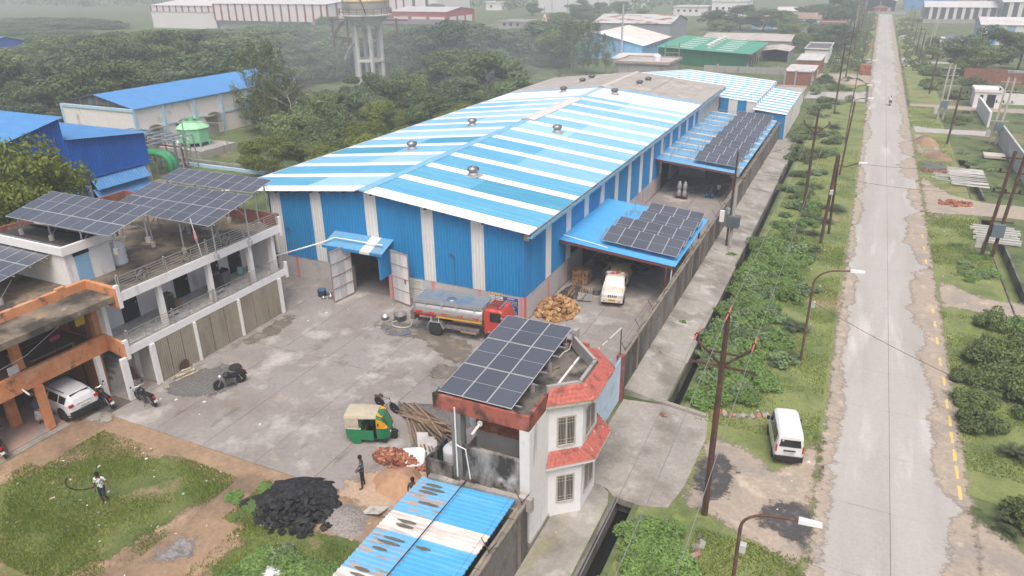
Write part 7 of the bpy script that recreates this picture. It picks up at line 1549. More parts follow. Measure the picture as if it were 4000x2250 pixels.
def suv():
 r = root('suv', 'white SUV with black lower trim parked under the orange house', 'car', (0, 0, 0))
 B_ = Loft([(-2.1, prof(.72, .42, 1.0, .60, 1.06)), (-2.02, prof(.84, .30, 1.05, .64, 1.30)), (-1.75, prof(.89, .26, 1.06, .63, 1.58)), (-1.0, prof(.90, .24, 1.05, .66, 1.66)), (.2, prof(.90, .24, 1.04, .66, 1.66)), (.55, prof(.90, .24, 1.03, .66, 1.58)), (1.15, prof(.89, .24, 1.02, .74, 1.12)), (1.85, prof(.86, .28, .92, .72, 1.02)), (2.1, prof(.74, .36, .72, .6, .84))])
 B_.mb().build('body', c_paintw, r)
 for sd in (1, -1):
  for a, b in ((-1.7, -1.15), (-1.05, -.15), (-.05, .62)): B_.side(a, b, 3.1, 3.9, sd, .014).build('side_window', c_glass, r)
  B_.side(-2.0, 2.0, .9, 1.45, sd, .025).build('sill_trim', c_black, r)
  MB().box(sd*.60, -2.13, .98, sd*.84, -2.0, 1.12).build('tail_light', c_lampr, r)
  MB().cyl((sd*.63, -1.5, 1.70), (sd*.66, .3, 1.72), .025, n=5).build('roof_rail', c_black, r)
  MB().box(sd*.9, .55, 1.02, sd*1.06, .68, 1.18).build('mirror', c_paintw, r)
  for y in (-1.3, 1.3): wheel(r, sd*.82, y, .36, .23); MB().lathe([(.40, -.03), (.46, -.03), (.46, .03), (.40, .03)], (sd*.90, y, .36), 20, 'x').build('wheel_arch', c_black, r)
 B_.top(.58, 1.1, 4.4, .05).build('windscreen', c_glass, r)
 MB().quad((-.62, -2.06, 1.12), (.62, -2.06, 1.12), (.52, -1.79, 1.58), (-.52, -1.79, 1.58)).build('rear_window', c_glass, r)
 MB().box(-.84, -2.19, .34, .84, -1.98, .68).build('rear_bumper', c_black, r)
 p = MB().box(-.27, -2.14, .78, .27, -2.10, .91).build('number_plate', c_plate, r); put_text('MP07 ZW 4747', .075, (0, -2.145, .845), (1, 0, 0), (0, 0, 1), c_txtB, p)
 MB().box(-.4, -2.125, .99, .4, -2.09, 1.03).build('badge_strip', c_chrome, r)
 return r
sv = suv(); place(sv, (-39.0, 21.25, .1), math.radians(86))
def pickup():
 r = root('pickup', 'cream pickup with slatted load bed parked under the near canopy', 'pickup truck', (0, 0, 0))
 B_ = Loft([(-.35, prof(.80, .45, 1.18, .70, 1.78)), (.55, prof(.82, .42, 1.18, .70, 1.80)), (.70, prof(.82, .42, 1.17, .69, 1.76)), (1.18, prof(.82, .42, 1.12, .76, 1.20)), (2.1, prof(.80, .42, .98, .72, 1.08)), (2.28, prof(.74, .46, .84, .66, .92))])
 B_.mb().build('cab', c_cream, r)
 B_.top(.73, 1.15, 4.4, .04).build('windscreen', c_glass, r)
 for sd in (1, -1):
  B_.side(-.2, .72, 3.1, 3.9, sd, .014).build('side_window', c_glass, r)
  MB().box(sd*.50, 2.24, .80, sd*.76, 2.32, .98).build('headlight', c_lampw, r); MB().box(sd*.82, .85, 1.15, sd*1.0, .95, 1.38).build('mirror', c_black, r)
  for y in (1.55, -1.7): wheel(r, sd*.74, y, .36, .22)
  MB().cyl((sd*.55, 2.36, .52), (sd*.55, 2.40, .52), .06, n=8).build('fog_lamp', c_black, r)
  for z in (.95, 1.2, 1.45):
   MB().box(sd*.84, -2.65, z-.10, sd*.88, -.48, z+.09).build('bed_plank', mat('bed_plank', (.42, .37, .30), .8, layers=[((.28, .12, .08), (1, 3, 1), .56, .66)], var=.15), r)
  for y in (-2.6, -2.0, -1.4, -.8): MB().box(sd*.885, y-.03, .8, sd*.92, y+.03, 1.6).build('bed_stake', c_brownst, r)
 for k in range(5): MB().box(-.30+.14*k-.035, 2.27, .78, -.30+.14*k+.035, 2.315, .98).build('grille_slot', c_black, r)
 MB().box(-.80, 2.18, .42, .80, 2.40, .72).build('front_bumper', c_cream, r); p = MB().box(-.25, 2.40, .56, .25, 2.425, .68).build('number_plate', c_platey, r)
 put_text('MP07 GA 3156', .07, (0, 2.43, .62), (-1, 0, 0), (0, 0, 1), c_txtB, p)
 MB().box(-.86, -2.68, .72, .86, -.42, .80).build('bed_floor', c_brownst, r); MB().box(-.84, -.46, .8, .84, -.40, 1.7).build('headboard', MATS['bed_plank'], r); MB().box(-.84, -2.7, .8, .84, -2.65, 1.6).build('tailboard', MATS['bed_plank'], r)
 MB().box(-.68, .1, 1.83, .68, .2, 2.0).build('name_board', mat('board_redwhite', (.62, .55, .5), .8, layers=[((.4, .06, .06), 3, .5, .55)]), r)
 o = blob('load_tarpaulin', 0, -1.0, 1.0, 1.3, .75, mat('tarpaulin', (.33, .25, .11), .9, layers=[((.22, .17, .08), 2, .5, .66)], var=.2), r, z=1.35, seed=3, rough=.1, pw=.55)
 blob('load_sheet', .55, -.75, .5, .6, .5, mat('dark_sheet', (.04, .05, .07), .6, var=.2), r, z=1.45, seed=8)
 return r
pk = pickup(); place(pk, (-14.75, 49.35, .06), math.radians(180+11))
def tanker():
 r = root('milk_tanker', 'stainless milk tanker lorry with red cab beside the warehouse front', 'tanker truck', (0, 0, 0))
 # local: +y forward
 c_ss = mat('stainless_tank', (.60, .585, .56), .33, .75, layers=[((.45, .43, .40), (2, .15, 2), .52, .68)], var=.06); c_tt = mat('tank_top', (.30, .34, .38), .5, .5, layers=[((.2, .3, .42), .8, .5, .62), ((.42, .42, .4), .6, .58, .7)], var=.1)
 n = 26; V = []; F = []; secs = [(-3.45, .80), (-3.38, .97), (-3.2, 1.0), (1.65, 1.0), (1.83, .97), (1.9, .80)]
 for y, s in secs:
  for k in range(n):
   t = 2*PI*k/n; V.append((1.06*s*math.copysign(abs(math.cos(t))**.8, math.cos(t)), y, 1.98+.70*s*math.copysign(abs(math.sin(t))**.85, math.sin(t))))
 for j in range(len(secs)-1):
  for k in range(n): F.append((j*n+k, j*n+(k+1) % n, (j+1)*n+(k+1) % n, (j+1)*n+k))
 F.append(tuple(range(n-1, -1, -1))); F.append(tuple((len(secs)-1)*n+k for k in range(n)))
 link('tank', rawmesh('tank', V, F, [c_ss], None, True), None).parent = r
 MB().box(-.92, -3.4, 2.60, .92, 1.85, 2.685).build('walkway_deck', c_tt, r)
 for sd in (1, -1):
  MB().box(sd*.90, -3.42, 2.55, sd*.98, 1.87, 2.80).build('deck_curb', c_steel, r)
  for y in (-2.4, -1.2, 0, 1.3): MB().box(sd*.97, y-.06, 2.46, sd*1.06, y+.06, 2.58).build('curb_bracket', c_steel, r)
  MB().box(sd*1.035, -3.42, 1.56, sd*1.075, -1.6, 1.70).build('red_stripe', mat('stripe_maroon', (.30, .02, .02), .5), r); MB().box(sd*1.035, -1.6, 1.53, sd*1.075, 1.85, 1.66).build('yellow_stripe', mat('stripe_yellow', (.62, .36, .05), .5), r)
  for y in (-1.75,):
   for dx in (.0, -.30): wheel(r, sd*(.95+dx), y, .50, .26, mat('rim_pale', (.50, .48, .45), .6, var=.1))
   g = MB(); g.hexa([(sd*.66, y-.68, .62), (sd*1.1, y-.68, .62), (sd*1.1, y-.62, .62), (sd*.66, y-.62, .62), (sd*.66, y-.45, 1.14), (sd*1.1, y-.45, 1.14), (sd*1.1, y-.4, 1.10), (sd*.66, y-.4, 1.10)]); g.box(sd*.66, y-.45, 1.10, sd*1.1, y+.45, 1.16); g.hexa([(sd*.66, y+.62, .62), (sd*1.1, y+.62, .62), (sd*1.1, y+.68, .62), (sd*.66, y+.68, .62), (sd*.66, y+.4, 1.10), (sd*1.1, y+.4, 1.10), (sd*1.1, y+.45, 1.14), (sd*.66, y+.45, 1.14)]); g.build('mudguard', c_steel, r)
   for dy in (-.3, .3): MB().cyl((sd*1.06, y+dy, 1.15), (sd*.98, y+dy, 1.6), .025, n=4).build('guard_stay', c_pvc, r)
  MB().box(sd*.55, -3.3, .88, sd*.68, 2.2, 1.12).build('chassis_rail', c_brownst, r); MB().box(sd*.72, -1.0, .72, sd*1.0, 1.6, .95).build('side_skirt', mat('skirt_grey', (.14, .14, .14), .7, layers=[((.25, .22, .2), 2, .5, .66)], var=.15), r)
  MB().cyl((sd*.85, .2, .62), (sd*.85, 1.4, .62), .16, n=10).build('air_tank', mat('air_tank', (.3, .22, .17), .7, var=.15), r)
  wheel(r, sd*.92, 2.5, .48, .26, MATS['rim_pale'])
 MB().tube([(-.88, -3.3, 2.95), (-.88, 1.8, 2.95)], .022, 5).build('deck_rail', c_steelw, r)
 for y in (-3.3, -1.6, .1, 1.8): MB().cyl((-.88, y, 2.68), (-.88, y, 2.95), .02, n=5).build('rail_post', c_steelw, r)
 MB().lathe([(.34, 0), (.36, .10), (.30, .14), (.02, .16)], (0.15, -.75, 2.68), 18).build('manhole_lid', c_chrome, r)
 MB().box(-.9, -3.75, 1.0, .9, -3.4, 1.7).build('valve_box', mat('skirt_grey', (.14, .14, .14)), r)
 for i, (t, y) in enumerate((('MIXED', -2.95), ('MILK', -1.95), ('NOT', -.95), ('FOR', .25), ('SALE', 1.4))):
  # on the +x flank as seen from the yard (right side of the lorry)
  put_text(t, .21, (1.072, y, 1.86), (0, 1, 0), (-.06, 0, 1), c_txtR, r, 'lettering', .008)
  put_text(t, .21, (-1.072, -y-1.5, 1.86), (0, -1, 0), (.06, 0, 1), c_txtR, r, 'lettering', .008)
 c_redc = mat('cab_red', (.46, .055, .04), .45, layers=[((.55, .16, .13), .9, .56, .7)], coat=.2, var=.07)
 CB = Loft([(2.02, prof(1.0, .75, 1.75, .90, 2.62)), (2.1, prof(1.04, .55, 1.75, .94, 2.70)), (3.1, prof(1.04, .55, 1.75, .94, 2.72)), (3.32, prof(1.04, .55, 1.72, .93, 2.62)), (3.62, prof(1.03, .55, 1.6, .98, 1.76)), (3.68, prof(.98, .58, 1.3, .9, 1.42))])
 CB.mb().build('cab', c_redc, r)
 for sd in (1, -1):
  CB.side(2.45, 3.28, 3.08, 3.9, sd, .015).build('side_window', c_glass, r); MB().box(sd*.72, 3.66, .85, sd*.95, 3.72, 1.05).build('headlight', c_lampw, r); MB().tube([(sd*1.0, 3.45, 2.3), (sd*1.25, 3.6, 2.2), (sd*1.25, 3.6, 1.8)], .025, 5).build('mirror_arm', c_black, r); MB().box(sd*1.17, 3.58, 1.75, sd*1.33, 3.64, 2.15).build('mirror', c_black, r)
 CB.top(3.34, 3.6, 4.4, .03).build('windscreen', c_glass, r)
 MB().box(-1.05, 3.6, .5, 1.05, 3.82, .78).build('front_bumper', c_redc, r)
 m = MB()
 for k in range(6): m.cyl((-.75, 2.25+.14*k, 2.86), (.75, 2.25+.14*k, 2.86), .014, n=4)
 for k in range(7): m.cyl((-.75+.25*k, 2.22, 2.86), (-.75+.25*k, 2.98, 2.86), .014, n=4)
 for x in (-.75, .75):
  for y in (2.22, 2.98): m.cyl((x, y, 2.7), (x, y, 3.1), .018, n=4)
  m.cyl((x, 2.22, 3.1), (x, 2.98, 3.1), .018, n=4)
 m.build('roof_rack', c_brownst, r); MB().tube([(-.6, 3.1, 2.78), (.7, 3.12, 2.86)], .07, 8).build('horn_pipe', c_steelw, r)
 return r
tk = tanker(); place(tk, (-22.35, 38.95, .06), math.radians(-90+5.5), (.93, .96, .92))
def rickshaw():
 r = root('auto_rickshaw', 'green and yellow auto rickshaw with beige canvas hood', 'auto rickshaw', (0, 0, 0))
 c_g = mat('rick_green', (.018, .19, .075), .4, coat=.3, var=.06); c_y = mat('rick_yellow', (.68, .33, .02), .4, coat=.3, var=.06); c_cv = mat('canvas', (.47, .42, .31), .9, layers=[((.40, .36, .27), 2, .5, .66)], var=.08)
 def pr(w, zb, zt): return [(w*.7, zb), (w, zb+.05), (w, (zb+zt)/2), (w, zt-.04), (w*.97, zt), (0, zt+.01)]
 Loft([(-1.42, pr(.60, .42, .86)), (-1.36, pr(.66, .30, .92)), (-.55, pr(.68, .26, .92)), (-.5, pr(.68, .26, .90))]).mb().build('rear_body', c_g, r)
 for sd in (1, -1):
  MB().box(sd*.66, -.5, .26, sd*.69, .22, .86).build('side_door', c_g, r); MB().box(sd*.672, -1.3, .93, sd*.70, -.5, .98).build('white_trim', c_plate, r)
  wheel(r, sd*.56, -.82, .23, .14); MB().lathe([(.25, -.05), (.30, -.05), (.30, .05), (.25, .05)], (sd*.66, -.82, .25), 18, 'x').build('wheel_arch', c_g, r)
  MB().cyl((sd*.66, .2, .86), (sd*.62, .26, 1.62), .025, n=5).build('hood_post', c_black, r); MB().cyl((sd*.66, -.45, .9), (sd*.64, -.45, 1.62), .02, n=5).build('hood_post', c_black, r)
 MB().box(-.66, -.5, .26, .66, .95, .32).build('floor', c_black, r); MB().box(-.6, -1.0, .32, .6, -.45, .58).build('rear_seat', mat('seat_tan', (.28, .2, .13), .8), r); MB().box(-.58, -1.05, .58, .58, -.95, 1.05).build('seat_back', MATS['seat_tan'], r); MB().box(-.3, .1, .32, .3, .42, .62).build('driver_seat', c_black, r)
 H = Loft([(-1.46, [(.66, .94), (.67, 1.25), (.66, 1.52), (.60, 1.62), (.40, 1.68), (0, 1.69)]), (-1.42, [(.69, .92), (.70, 1.3), (.69, 1.58), (.63, 1.70), (.40, 1.75), (0, 1.765)]), (-.62, [(.70, .92), (.71, 1.3), (.70, 1.60), (.64, 1.73), (.40, 1.79), (0, 1.81)]), (-.6, [(.70, 1.55), (.705, 1.58), (.70, 1.62), (.64, 1.735), (.40, 1.795), (0, 1.815)]), (.42, [(.66, 1.58), (.665, 1.6), (.66, 1.62), (.60, 1.71), (.38, 1.76), (0, 1.775)])])
 H.mb().build('canvas_hood', c_cv, r)
 F = Loft([(.40, [(.64, .30), (.66, .6), (.66, 1.0), (.63, 1.62), (.40, 1.72), (0, 1.75)]), (.72, [(.60, .30), (.62, .6), (.62, .98), (.58, 1.50), (.38, 1.62), (0, 1.66)]), (1.02, [(.45, .32), (.50, .6), (.50, .95), (.40, 1.06), (.25, 1.10), (0, 1.12)]), (1.12, [(.32, .36), (.38, .6), (.38, .85), (.28, .93), (.15, .96), (0, .97)])])
 F.mb().build('nose_cowl', c_g, r)
 F.side(.41, 1.0, 2.0, 2.9, 1, .012).build('yellow_panel', c_y, r); F.side(.41, 1.0, 2.0, 2.9, -1, .012).build('yellow_panel', c_y, r)
 F.top(.42, .74, 4.0, -.14, .02).build('yellow_brow', c_y, r); MB().quad((-.46, .83, 1.44), (.46, .83, 1.44), (.52, .73, 1.58), (-.52, .73, 1.58)).build('name_strip', mat('strip_maroon', (.25, .02, .1), .6), r)
 MB().quad((-.46, 1.045, 1.02), (.46, 1.045, 1.02), (.47, .80, 1.48), (-.47, .80, 1.48)).build('windscreen', c_glass, r); MB().quad((-.50, 1.085, .86), (.50, 1.085, .86), (.48, 1.055, 1.0), (-.48, 1.055, 1.0)).build('yellow_panel', c_y, r)
 for sd in (1, -1): MB().lathe([(.02, .06), (.085, .04), (.09, 0)], (sd*.30, 1.10, .66), 12, 'y').build('headlight', c_lampw, r); MB().box(sd*.66, .5, 1.2, sd*.78, .56, 1.32).build('mirror', c_black, r)
 w_ = MB().lathe([(.13, -.06), (.21, -.06), (.23, -.03), (.23, .03), (.21, .06), (.13, .06)], (0, 1.22, .23), 18, 'x').build('front_wheel', c_rub, r, True); MB().lathe([(.13, -.05), (.02, -.06)], (0, 1.22, .23), 12, 'x').build('rim', c_rim, w_)
 m = MB()
 for k in range(8): a = .15+2.5*k/7; b = .15+2.5*(k+1)/7; m.quad((-.12, 1.22-.30*math.cos(a), .28+.30*math.sin(a)), (.12, 1.22-.30*math.cos(a), .28+.30*math.sin(a)), (.12, 1.22-.30*math.cos(b), .28+.30*math.sin(b)), (-.12, 1.22-.30*math.cos(b), .28+.30*math.sin(b))) if k < 7 else None
 m.build('front_mudguard', c_black, r)
 return r
rk = rickshaw(); place(rk, (-20.85, 26.15, .06), math.radians(-90+20), (.92, .92, 1.0))
def motorcycle(lab, body, seat=None):
 r = root('motorcycle', lab, 'motorcycle', (0, 0, 0), 'parked motorcycles'); bm_ = mat('moto_'+body[0], body[1], .35, coat=.3, var=.05)
 for y, nm in ((-.62, 'rear_wheel'), (.68, 'front_wheel')):
  o = MB().lathe([(.235, -.045), (.285, -.045), (.30, 0), (.285, .045), (.235, .045)], (0, y, .30), 22, 'x').build(nm, c_rub, r, True)
  m = MB()
  for k in range(8): a = k*PI/4; m.cyl((0, y, .30), (0, y+.235*math.cos(a), .30+.235*math.sin(a)), .012, n=4)
  m.cyl((-.06, y, .30), (.06, y, .30), .05, n=8); m.build('spokes', c_rim, o)
 for s in (-.07, .07): MB().cyl((s, .68, .30), (s*1.1, .44, .92), .025, n=6).build('fork', c_chrome, r); MB().cyl((s*1.3, -.62, .30), (s*1.5, -.45, .70), .022, n=6).build('shock_absorber', c_chrome, r)
 MB().tube([(-.36, .28, 1.02), (-.2, .42, .98), (0, .44, .95), (.2, .42, .98), (.36, .28, 1.02)], .016, 6).build('handlebar', c_chrome, r)
 for s in (-1, 1): MB().cyl((s*.25, .38, .99), (s*.34, .36, 1.16), .008, n=4).build('mirror_stem', c_black, r); MB().lathe([(.02, 0), (.06, .01), (.02, .02)], (s*.35, .36, 1.18), 8, 'y').build('mirror', c_black, r)
 MB().lathe([(.02, 0), (.10, .03), (.085, .12), (.02, .15)], (0, .48, .86), 12, 'y').build('headlamp', c_lampw, r)
 MB().tube([(0, .42, .80), (0, .25, .86), (0, .05, .84), (0, -.08, .76)], [.07, .16, .15, .08], 10).build('fuel_tank', bm_, r, True)
 MB().hexa([(-.13, -.75, .74), (.13, -.75, .74), (.12, -.02, .70), (-.12, -.02, .70), (-.10, -.78, .84), (.10, -.78, .84), (.10, .0, .78), (-.10, .0, .78)]).build('seat', c_black, r)
 MB().hexa([(-.09, -.82, .6), (.09, -.82, .6), (.10, -.1, .5), (-.10, -.1, .5), (-.10, -.85, .76), (.10, -.85, .76), (.11, -.1, .72), (-.11, -.1, .72)]).build('side_panel', bm_, r)
 MB().box(-.14, -.15, .26, .14, .28, .58).build('engine', mat('engine_grey', (.13, .13, .13), .5, .5, var=.1), r); MB().tube([(.12, .2, .32), (.15, -.1, .27), (.17, -.75, .36)], [.03, .04, .05], 7).build('exhaust', c_chrome, r)
 m = MB()
 for k in range(7): a = .4+2.2*k/7; b = .4+2.2*(k+1)/7; m.quad((-.07, .68-.34*math.cos(a), .30+.34*math.sin(a)), (.07, .68-.34*math.cos(a), .30+.34*math.sin(a)), (.07, .68-.34*math.cos(b), .30+.34*math.sin(b)), (-.07, .68-.34*math.cos(b), .30+.34*math.sin(b)))
 m.build('front_mudguard', bm_, r)
 MB().hexa([(-.07, -.95, .48), (.07, -.95, .48), (.07, -.6, .60), (-.07, -.6, .60), (-.07, -.98, .54), (.07, -.98, .54), (.07, -.6, .66), (-.07, -.6, .66)]).build('rear_mudguard', c_black, r); MB().box(-.06, -.93, .66, .06, -.84, .75).build('tail_light', c_lampr, r); MB().box(-.09, -.985, .42, .09, -.965, .56).build('number_plate', c_plate, r); MB().cyl((-.12, -.1, .28), (-.3, -.18, .02), .014, n=5).build('side_stand', c_black, r)
 return r
for (x, y, a, lab, b) in [(-31.95, 27.0, 178-22, 'black and chrome motorcycle parked on the gravel patch', ('black', (.02, .02, .024))), (-35.0, 23.5, 84, 'black motorcycle parked just outside the white columns', ('black', (.02, .02, .024))), (-37.0, 22.4, 76, 'dark motorcycle with red tail parked beside the SUV', ('dark', (.035, .02, .02))), (-37.9, 16.95, 66, 'red and black motorcycle under a folded cover on the house porch', ('red', (.35, .02, .03)))]:
 o = motorcycle(lab, b); place(o, (x, y, .06 if x > -36.9 else .11), math.radians(a), 1.08); o.rotation_euler = (0, math.radians(-7), math.radians(a))
def bicycle():
 r = root('bicycle', 'old black roadster bicycle standing behind the auto rickshaw', 'bicycle', (0, 0, 0))
 for y, nm in ((-.55, 'rear_wheel'), (.58, 'front_wheel')):
  o = MB().lathe([(.315, -.02), (.345, -.02), (.352, 0), (.345, .02), (.315, .02)], (0, y, .35), 26, 'x').build(nm, c_rub, r, True); m = MB()
  for k in range(12): a = k*PI/6; m.cyl((0, y, .35), (0, y+.32*math.cos(a), .35+.32*math.sin(a)), .004, n=3)
  m.cyl((-.05, y, .35), (.05, y, .35), .025, n=6); m.build('spokes', c_steelw, o)
  m = MB()
  for k in range(10): a = .5+2.6*k/10; b = .5+2.6*(k+1)/10; m.quad((-.03, y-.375*math.cos(a), .35+.375*math.sin(a)), (.03, y-.375*math.cos(a), .35+.375*math.sin(a)), (.03, y-.375*math.cos(b), .35+.375*math.sin(b)), (-.03, y-.375*math.cos(b), .35+.375*math.sin(b)))
  m.build('mudguard', c_black, r)
 m = MB(); hd = (0, .38, .90); st = (0, -.22, .88); bb = (0, -.08, .30)
 for a, b in ((hd, st), ((0, .42, .75), bb), (st, bb), (bb, (0, -.55, .35)), (st, (0, -.55, .35)), ((0, .36, .98), (0, .58, .35))): m.cyl(a, b, .017, n=6)
 m.build('frame', c_brownst, r); MB().hexa([(-.11, -.36, .93), (.11, -.36, .93), (.03, -.08, .95), (-.03, -.08, .95), (-.1, -.36, .99), (.1, -.36, .99), (.02, -.08, .99), (-.02, -.08, .99)]).build('saddle', mat('saddle_leather', (.12, .045, .03), .6), r)
 MB().tube([(-.27, .18, 1.02), (-.25, .36, 1.03), (0, .37, 1.0), (.25, .36, 1.03), (.27, .18, 1.02)], .012, 6).build('handlebar', c_chrome, r); MB().box(-.08, -.78, .74, .08, -.38, .76).build('carrier', c_brownst, r); MB().cyl((-.1, -.08, .30), (.1, -.08, .30), .08, n=12).build('chainring', c_steelw, r); MB().box(.08, -.18, .16, .17, -.12, .18).build('pedal', c_black, r)
 return r
o = bicycle(); place(o, (-21.7, 28.7, .06), math.radians(-100), 1.05); o.rotation_euler = (0, math.radians(9), math.radians(-100))
# ================================================================ PEOPLE
SKINC = mat('skin_brown', (.13, .065, .04), .6, var=.05); HAIR = mat('hair_black', (.012, .010, .010), .7, var=.1)
def person(lab, loc, rz, top, bottom, J=None, sleeves=.55, shorts=False, shoes=(.05, .05, .06), cat='person', sc=1.0, skirt=False):
 """one continuous skinned body; J overrides joints. Faces -Y locally."""
 P = dict(pel=(0, 0, .93), sp=(0, .01, 1.12), ch=(0, .01, 1.34), nk=(0, 0, 1.50), hd=(0, -.02, 1.60), hc=(0, -.025, 1.70),
             sl=(-.17, 0, 1.42), el=(-.23, .02, 1.14), wl=(-.23, -.06, .90), hl=(-.23, -.09, .82), sr=(.17, 0, 1.42), er=(.23, .02, 1.14), wr=(.23, -.06, .90), hr=(.23, -.09, .82),
             pl=(-.09, 0, .88), kl=(-.10, -.02, .50), al=(-.10, .02, .09), tl=(-.11, -.14, .04), pr=(.09, 0, .88), kr=(.10, -.02, .50), ar=(.10, .02, .09), tr=(.11, -.14, .04))
 P.update(J or {})
 Rd = dict(pel=(.155, .115), sp=(.14, .105), ch=(.165, .115), nk=(.058, .058), hd=(.075, .085), hc=(.078, .095), sl=(.065, .065), el=(.045, .045), wl=(.03, .03), hl=(.038, .02), sr=(.065, .065), er=(.045, .045), wr=(.03, .03), hr=(.038, .02), pl=(.09, .095), kl=(.06, .06), al=(.04, .042), tl=(.04, .03), pr=(.09, .095), kr=(.06, .06), ar=(.04, .042), tr=(.04, .03))
 E_ = [('pel', 'sp'), ('sp', 'ch'), ('ch', 'nk'), ('nk', 'hd'), ('hd', 'hc'), ('ch', 'sl'), ('sl', 'el'), ('el', 'wl'), ('wl', 'hl'), ('ch', 'sr'), ('sr', 'er'), ('er', 'wr'), ('wr', 'hr'), ('pel', 'pl'), ('pl', 'kl'), ('kl', 'al'), ('al', 'tl'), ('pel', 'pr'), ('pr', 'kr'), ('kr', 'ar'), ('ar', 'tr')]
 K = list(P); me = bpy.data.meshes.new('p'); me.from_pydata([P[k] for k in K], [(K.index(a), K.index(b)) for a, b in E_], [])
 ob = bpy.data.objects.new('p', me); COL.objects.link(ob); md = ob.modifiers.new('s', 'SKIN'); ob.modifiers.new('u', 'SUBSURF').levels = 1
 if not me.skin_vertices: return None
 sv_ = me.skin_vertices[0].data
 for i, k in enumerate(K): sv_[i].radius = Rd[k]; sv_[i].use_root = (k == 'pel')
 dg = bpy.context.evaluated_depsgraph_get(); bme = bpy.data.meshes.new_from_object(ob.evaluated_get(dg)); bpy.data.objects.remove(ob); bpy.data.meshes.remove(me)
 V = [tuple(v.co) for v in bme.vertices]; F = [tuple(p.vertices) for p in bme.polygons]; bpy.data.meshes.remove(bme)
 zone = {('pel', 'sp'): 0, ('sp', 'ch'): 0, ('ch', 'sl'): 0, ('ch', 'sr'): 0, ('ch', 'nk'): 0, ('pel', 'pl'): 1, ('pel', 'pr'): 1, ('pl', 'kl'): 1, ('pr', 'kr'): 1, ('al', 'tl'): 3, ('ar', 'tr'): 3, ('kl', 'al'): 2 if shorts else 1, ('kr', 'ar'): 2 if shorts else 1}
 I = []
 for f in F:
  c = sum((Vector(V[i]) for i in f), Vector())/len(f); best = (9, 2)
  for a, b in E_:
   A, B_ = Vector(P[a]), Vector(P[b]); d = B_-A; t = max(0, min(1, (c-A).dot(d)/d.length_squared)); dd = (c-A-d*t).length
   z = zone.get((a, b), 2)
   if (a, b) in (('sl', 'el'), ('sr', 'er')): z = 0
   if (a, b) in (('el', 'wl'), ('er', 'wr')): z = 0 if t < (sleeves-.55)*2 else 2
   if (a, b) in (('sl', 'el'), ('sr', 'er')) and t > sleeves*1.3: z = 2
   if (a, b) == ('ch', 'nk') and t > .55: z = 2
   if (a, b) == ('pel', 'sp') and t < .12: z = 1
   if dd < best[0]: best = (dd, z)
  I.append(best[1])
 fm = MB(); fm.V = list(V); fm.F = F; fm.I = I
 for w_, h_, s in (('wl', 'hl', -1), ('wr', 'hr', 1)):
  A, B_ = Vector(P[w_]), Vector(P[h_]); d = (B_-A).normalized(); sdv = d.cross(Vector((1, 0, 0))).normalized()
  for q, L in zip((-.028, -.010, .009, .026), (.075, .088, .082, .062)):
   p = B_+sdv*q; fm.tube([tuple(p), tuple(p+d*L*.5), tuple(p+d*L*.9+Vector((-s*.02, -.01, 0)))], [.010, .009, .007], 5, 2)
  p = A.lerp(B_, .55)+sdv*-.035; fm.tube([tuple(p), tuple(p+sdv*-.03+d*.03), tuple(p+sdv*-.03+d*.06)], [.012, .010, .008], 5, 2)
 hc = Vector(P['hc']); hd = Vector(P['hd'])
 fm.tube([tuple(hc+Vector((0, -.09, -.03))), tuple(hc+Vector((0, -.118, -.055)))], [.010, .016], 5, 2)
 for s in (-1, 1): fm.box(hc.x+s*.078-.008, hc.y-.01, hc.z-.075, hc.x+s*.092+.004, hc.y+.025, hc.z-.015, 2)
 o = link('person', rawmesh('person', fm.V, fm.F, [top, bottom, SKINC, mat('shoe_%d' % int(shoes[0]*100), shoes, .7)], fm.I, True)); tag(o, lab, cat)
 h = MB(); h.lathe([(.088, -.035), (.098, .01), (.09, .055), (.06, .088), (.01, .102)], (hc.x, hc.y+.012, hc.z+.0), 14); h.build('hair', HAIR, o, True)
 e = MB()
 for s in (-1, 1): e.cyl((hc.x+s*.032, hc.y-.088, hc.z-.028), (hc.x+s*.032, hc.y-.097, hc.z-.028), .011, n=8)
 e.box(hc.x-.026, hc.y-.096, hc.z-.088, hc.x+.026, hc.y-.088, hc.z-.080); e.build('face_features', HAIR, o)
 if skirt: MB().lathe([(.15, .98), (.2, .75), (.25, .35), (.24, .34)], (0, 0, 0), 14).build('skirt', bottom, o, True)
 o.location = loc; o.rotation_euler = (0, 0, rz); o.scale = (sc, sc, sc); return o
c_flor = mat('floral_shirt', (.66, .67, .66), .9, layers=[((.12, .14, .16), 11, .54, .58)], var=.03); c_navy = mat('navy_cloth', (.025, .03, .05), .9, var=.1); c_strp = mat('striped_knit', (.05, .055, .055), .9, layers=[((.22, .22, .21), (.5, .5, 19), .5, .54)], var=.05); c_blkc = mat('black_cloth', (.022, .024, .025), .9, var=.1); c_oliv = mat('olive_shirt', (.105, .085, .04), .9, var=.1); c_blou = mat('blue_blouse', (.06, .09, .15), .9, var=.1); c_skrt = mat('pale_skirt', (.5, .48, .48), .9, layers=[((.3, .28, .3), 6, .5, .6)], var=.05); c_gcl = mat('dark_work_cloth', (.05, .055, .06), .9, var=.1); c_lsh = mat('light_shirt', (.42, .42, .40), .9, var=.08)
person('man in a floral white shirt and navy shorts walking across the grass', (-29.5, 16.5, .01), math.radians(38), c_flor, c_navy, dict(er=(.30, .0, 1.18), wr=(.40, -.10, 1.02), hr=(.43, -.13, .96), kr=(.10, -.14, .52), ar=(.10, .12, .22), tr=(.10, .02, .12), kl=(-.09, -.03, .5), al=(-.08, .05, .09), tl=(-.09, -.10, .04), hc=(.0, -.06, 1.69)), .5, True, sc=1.04)
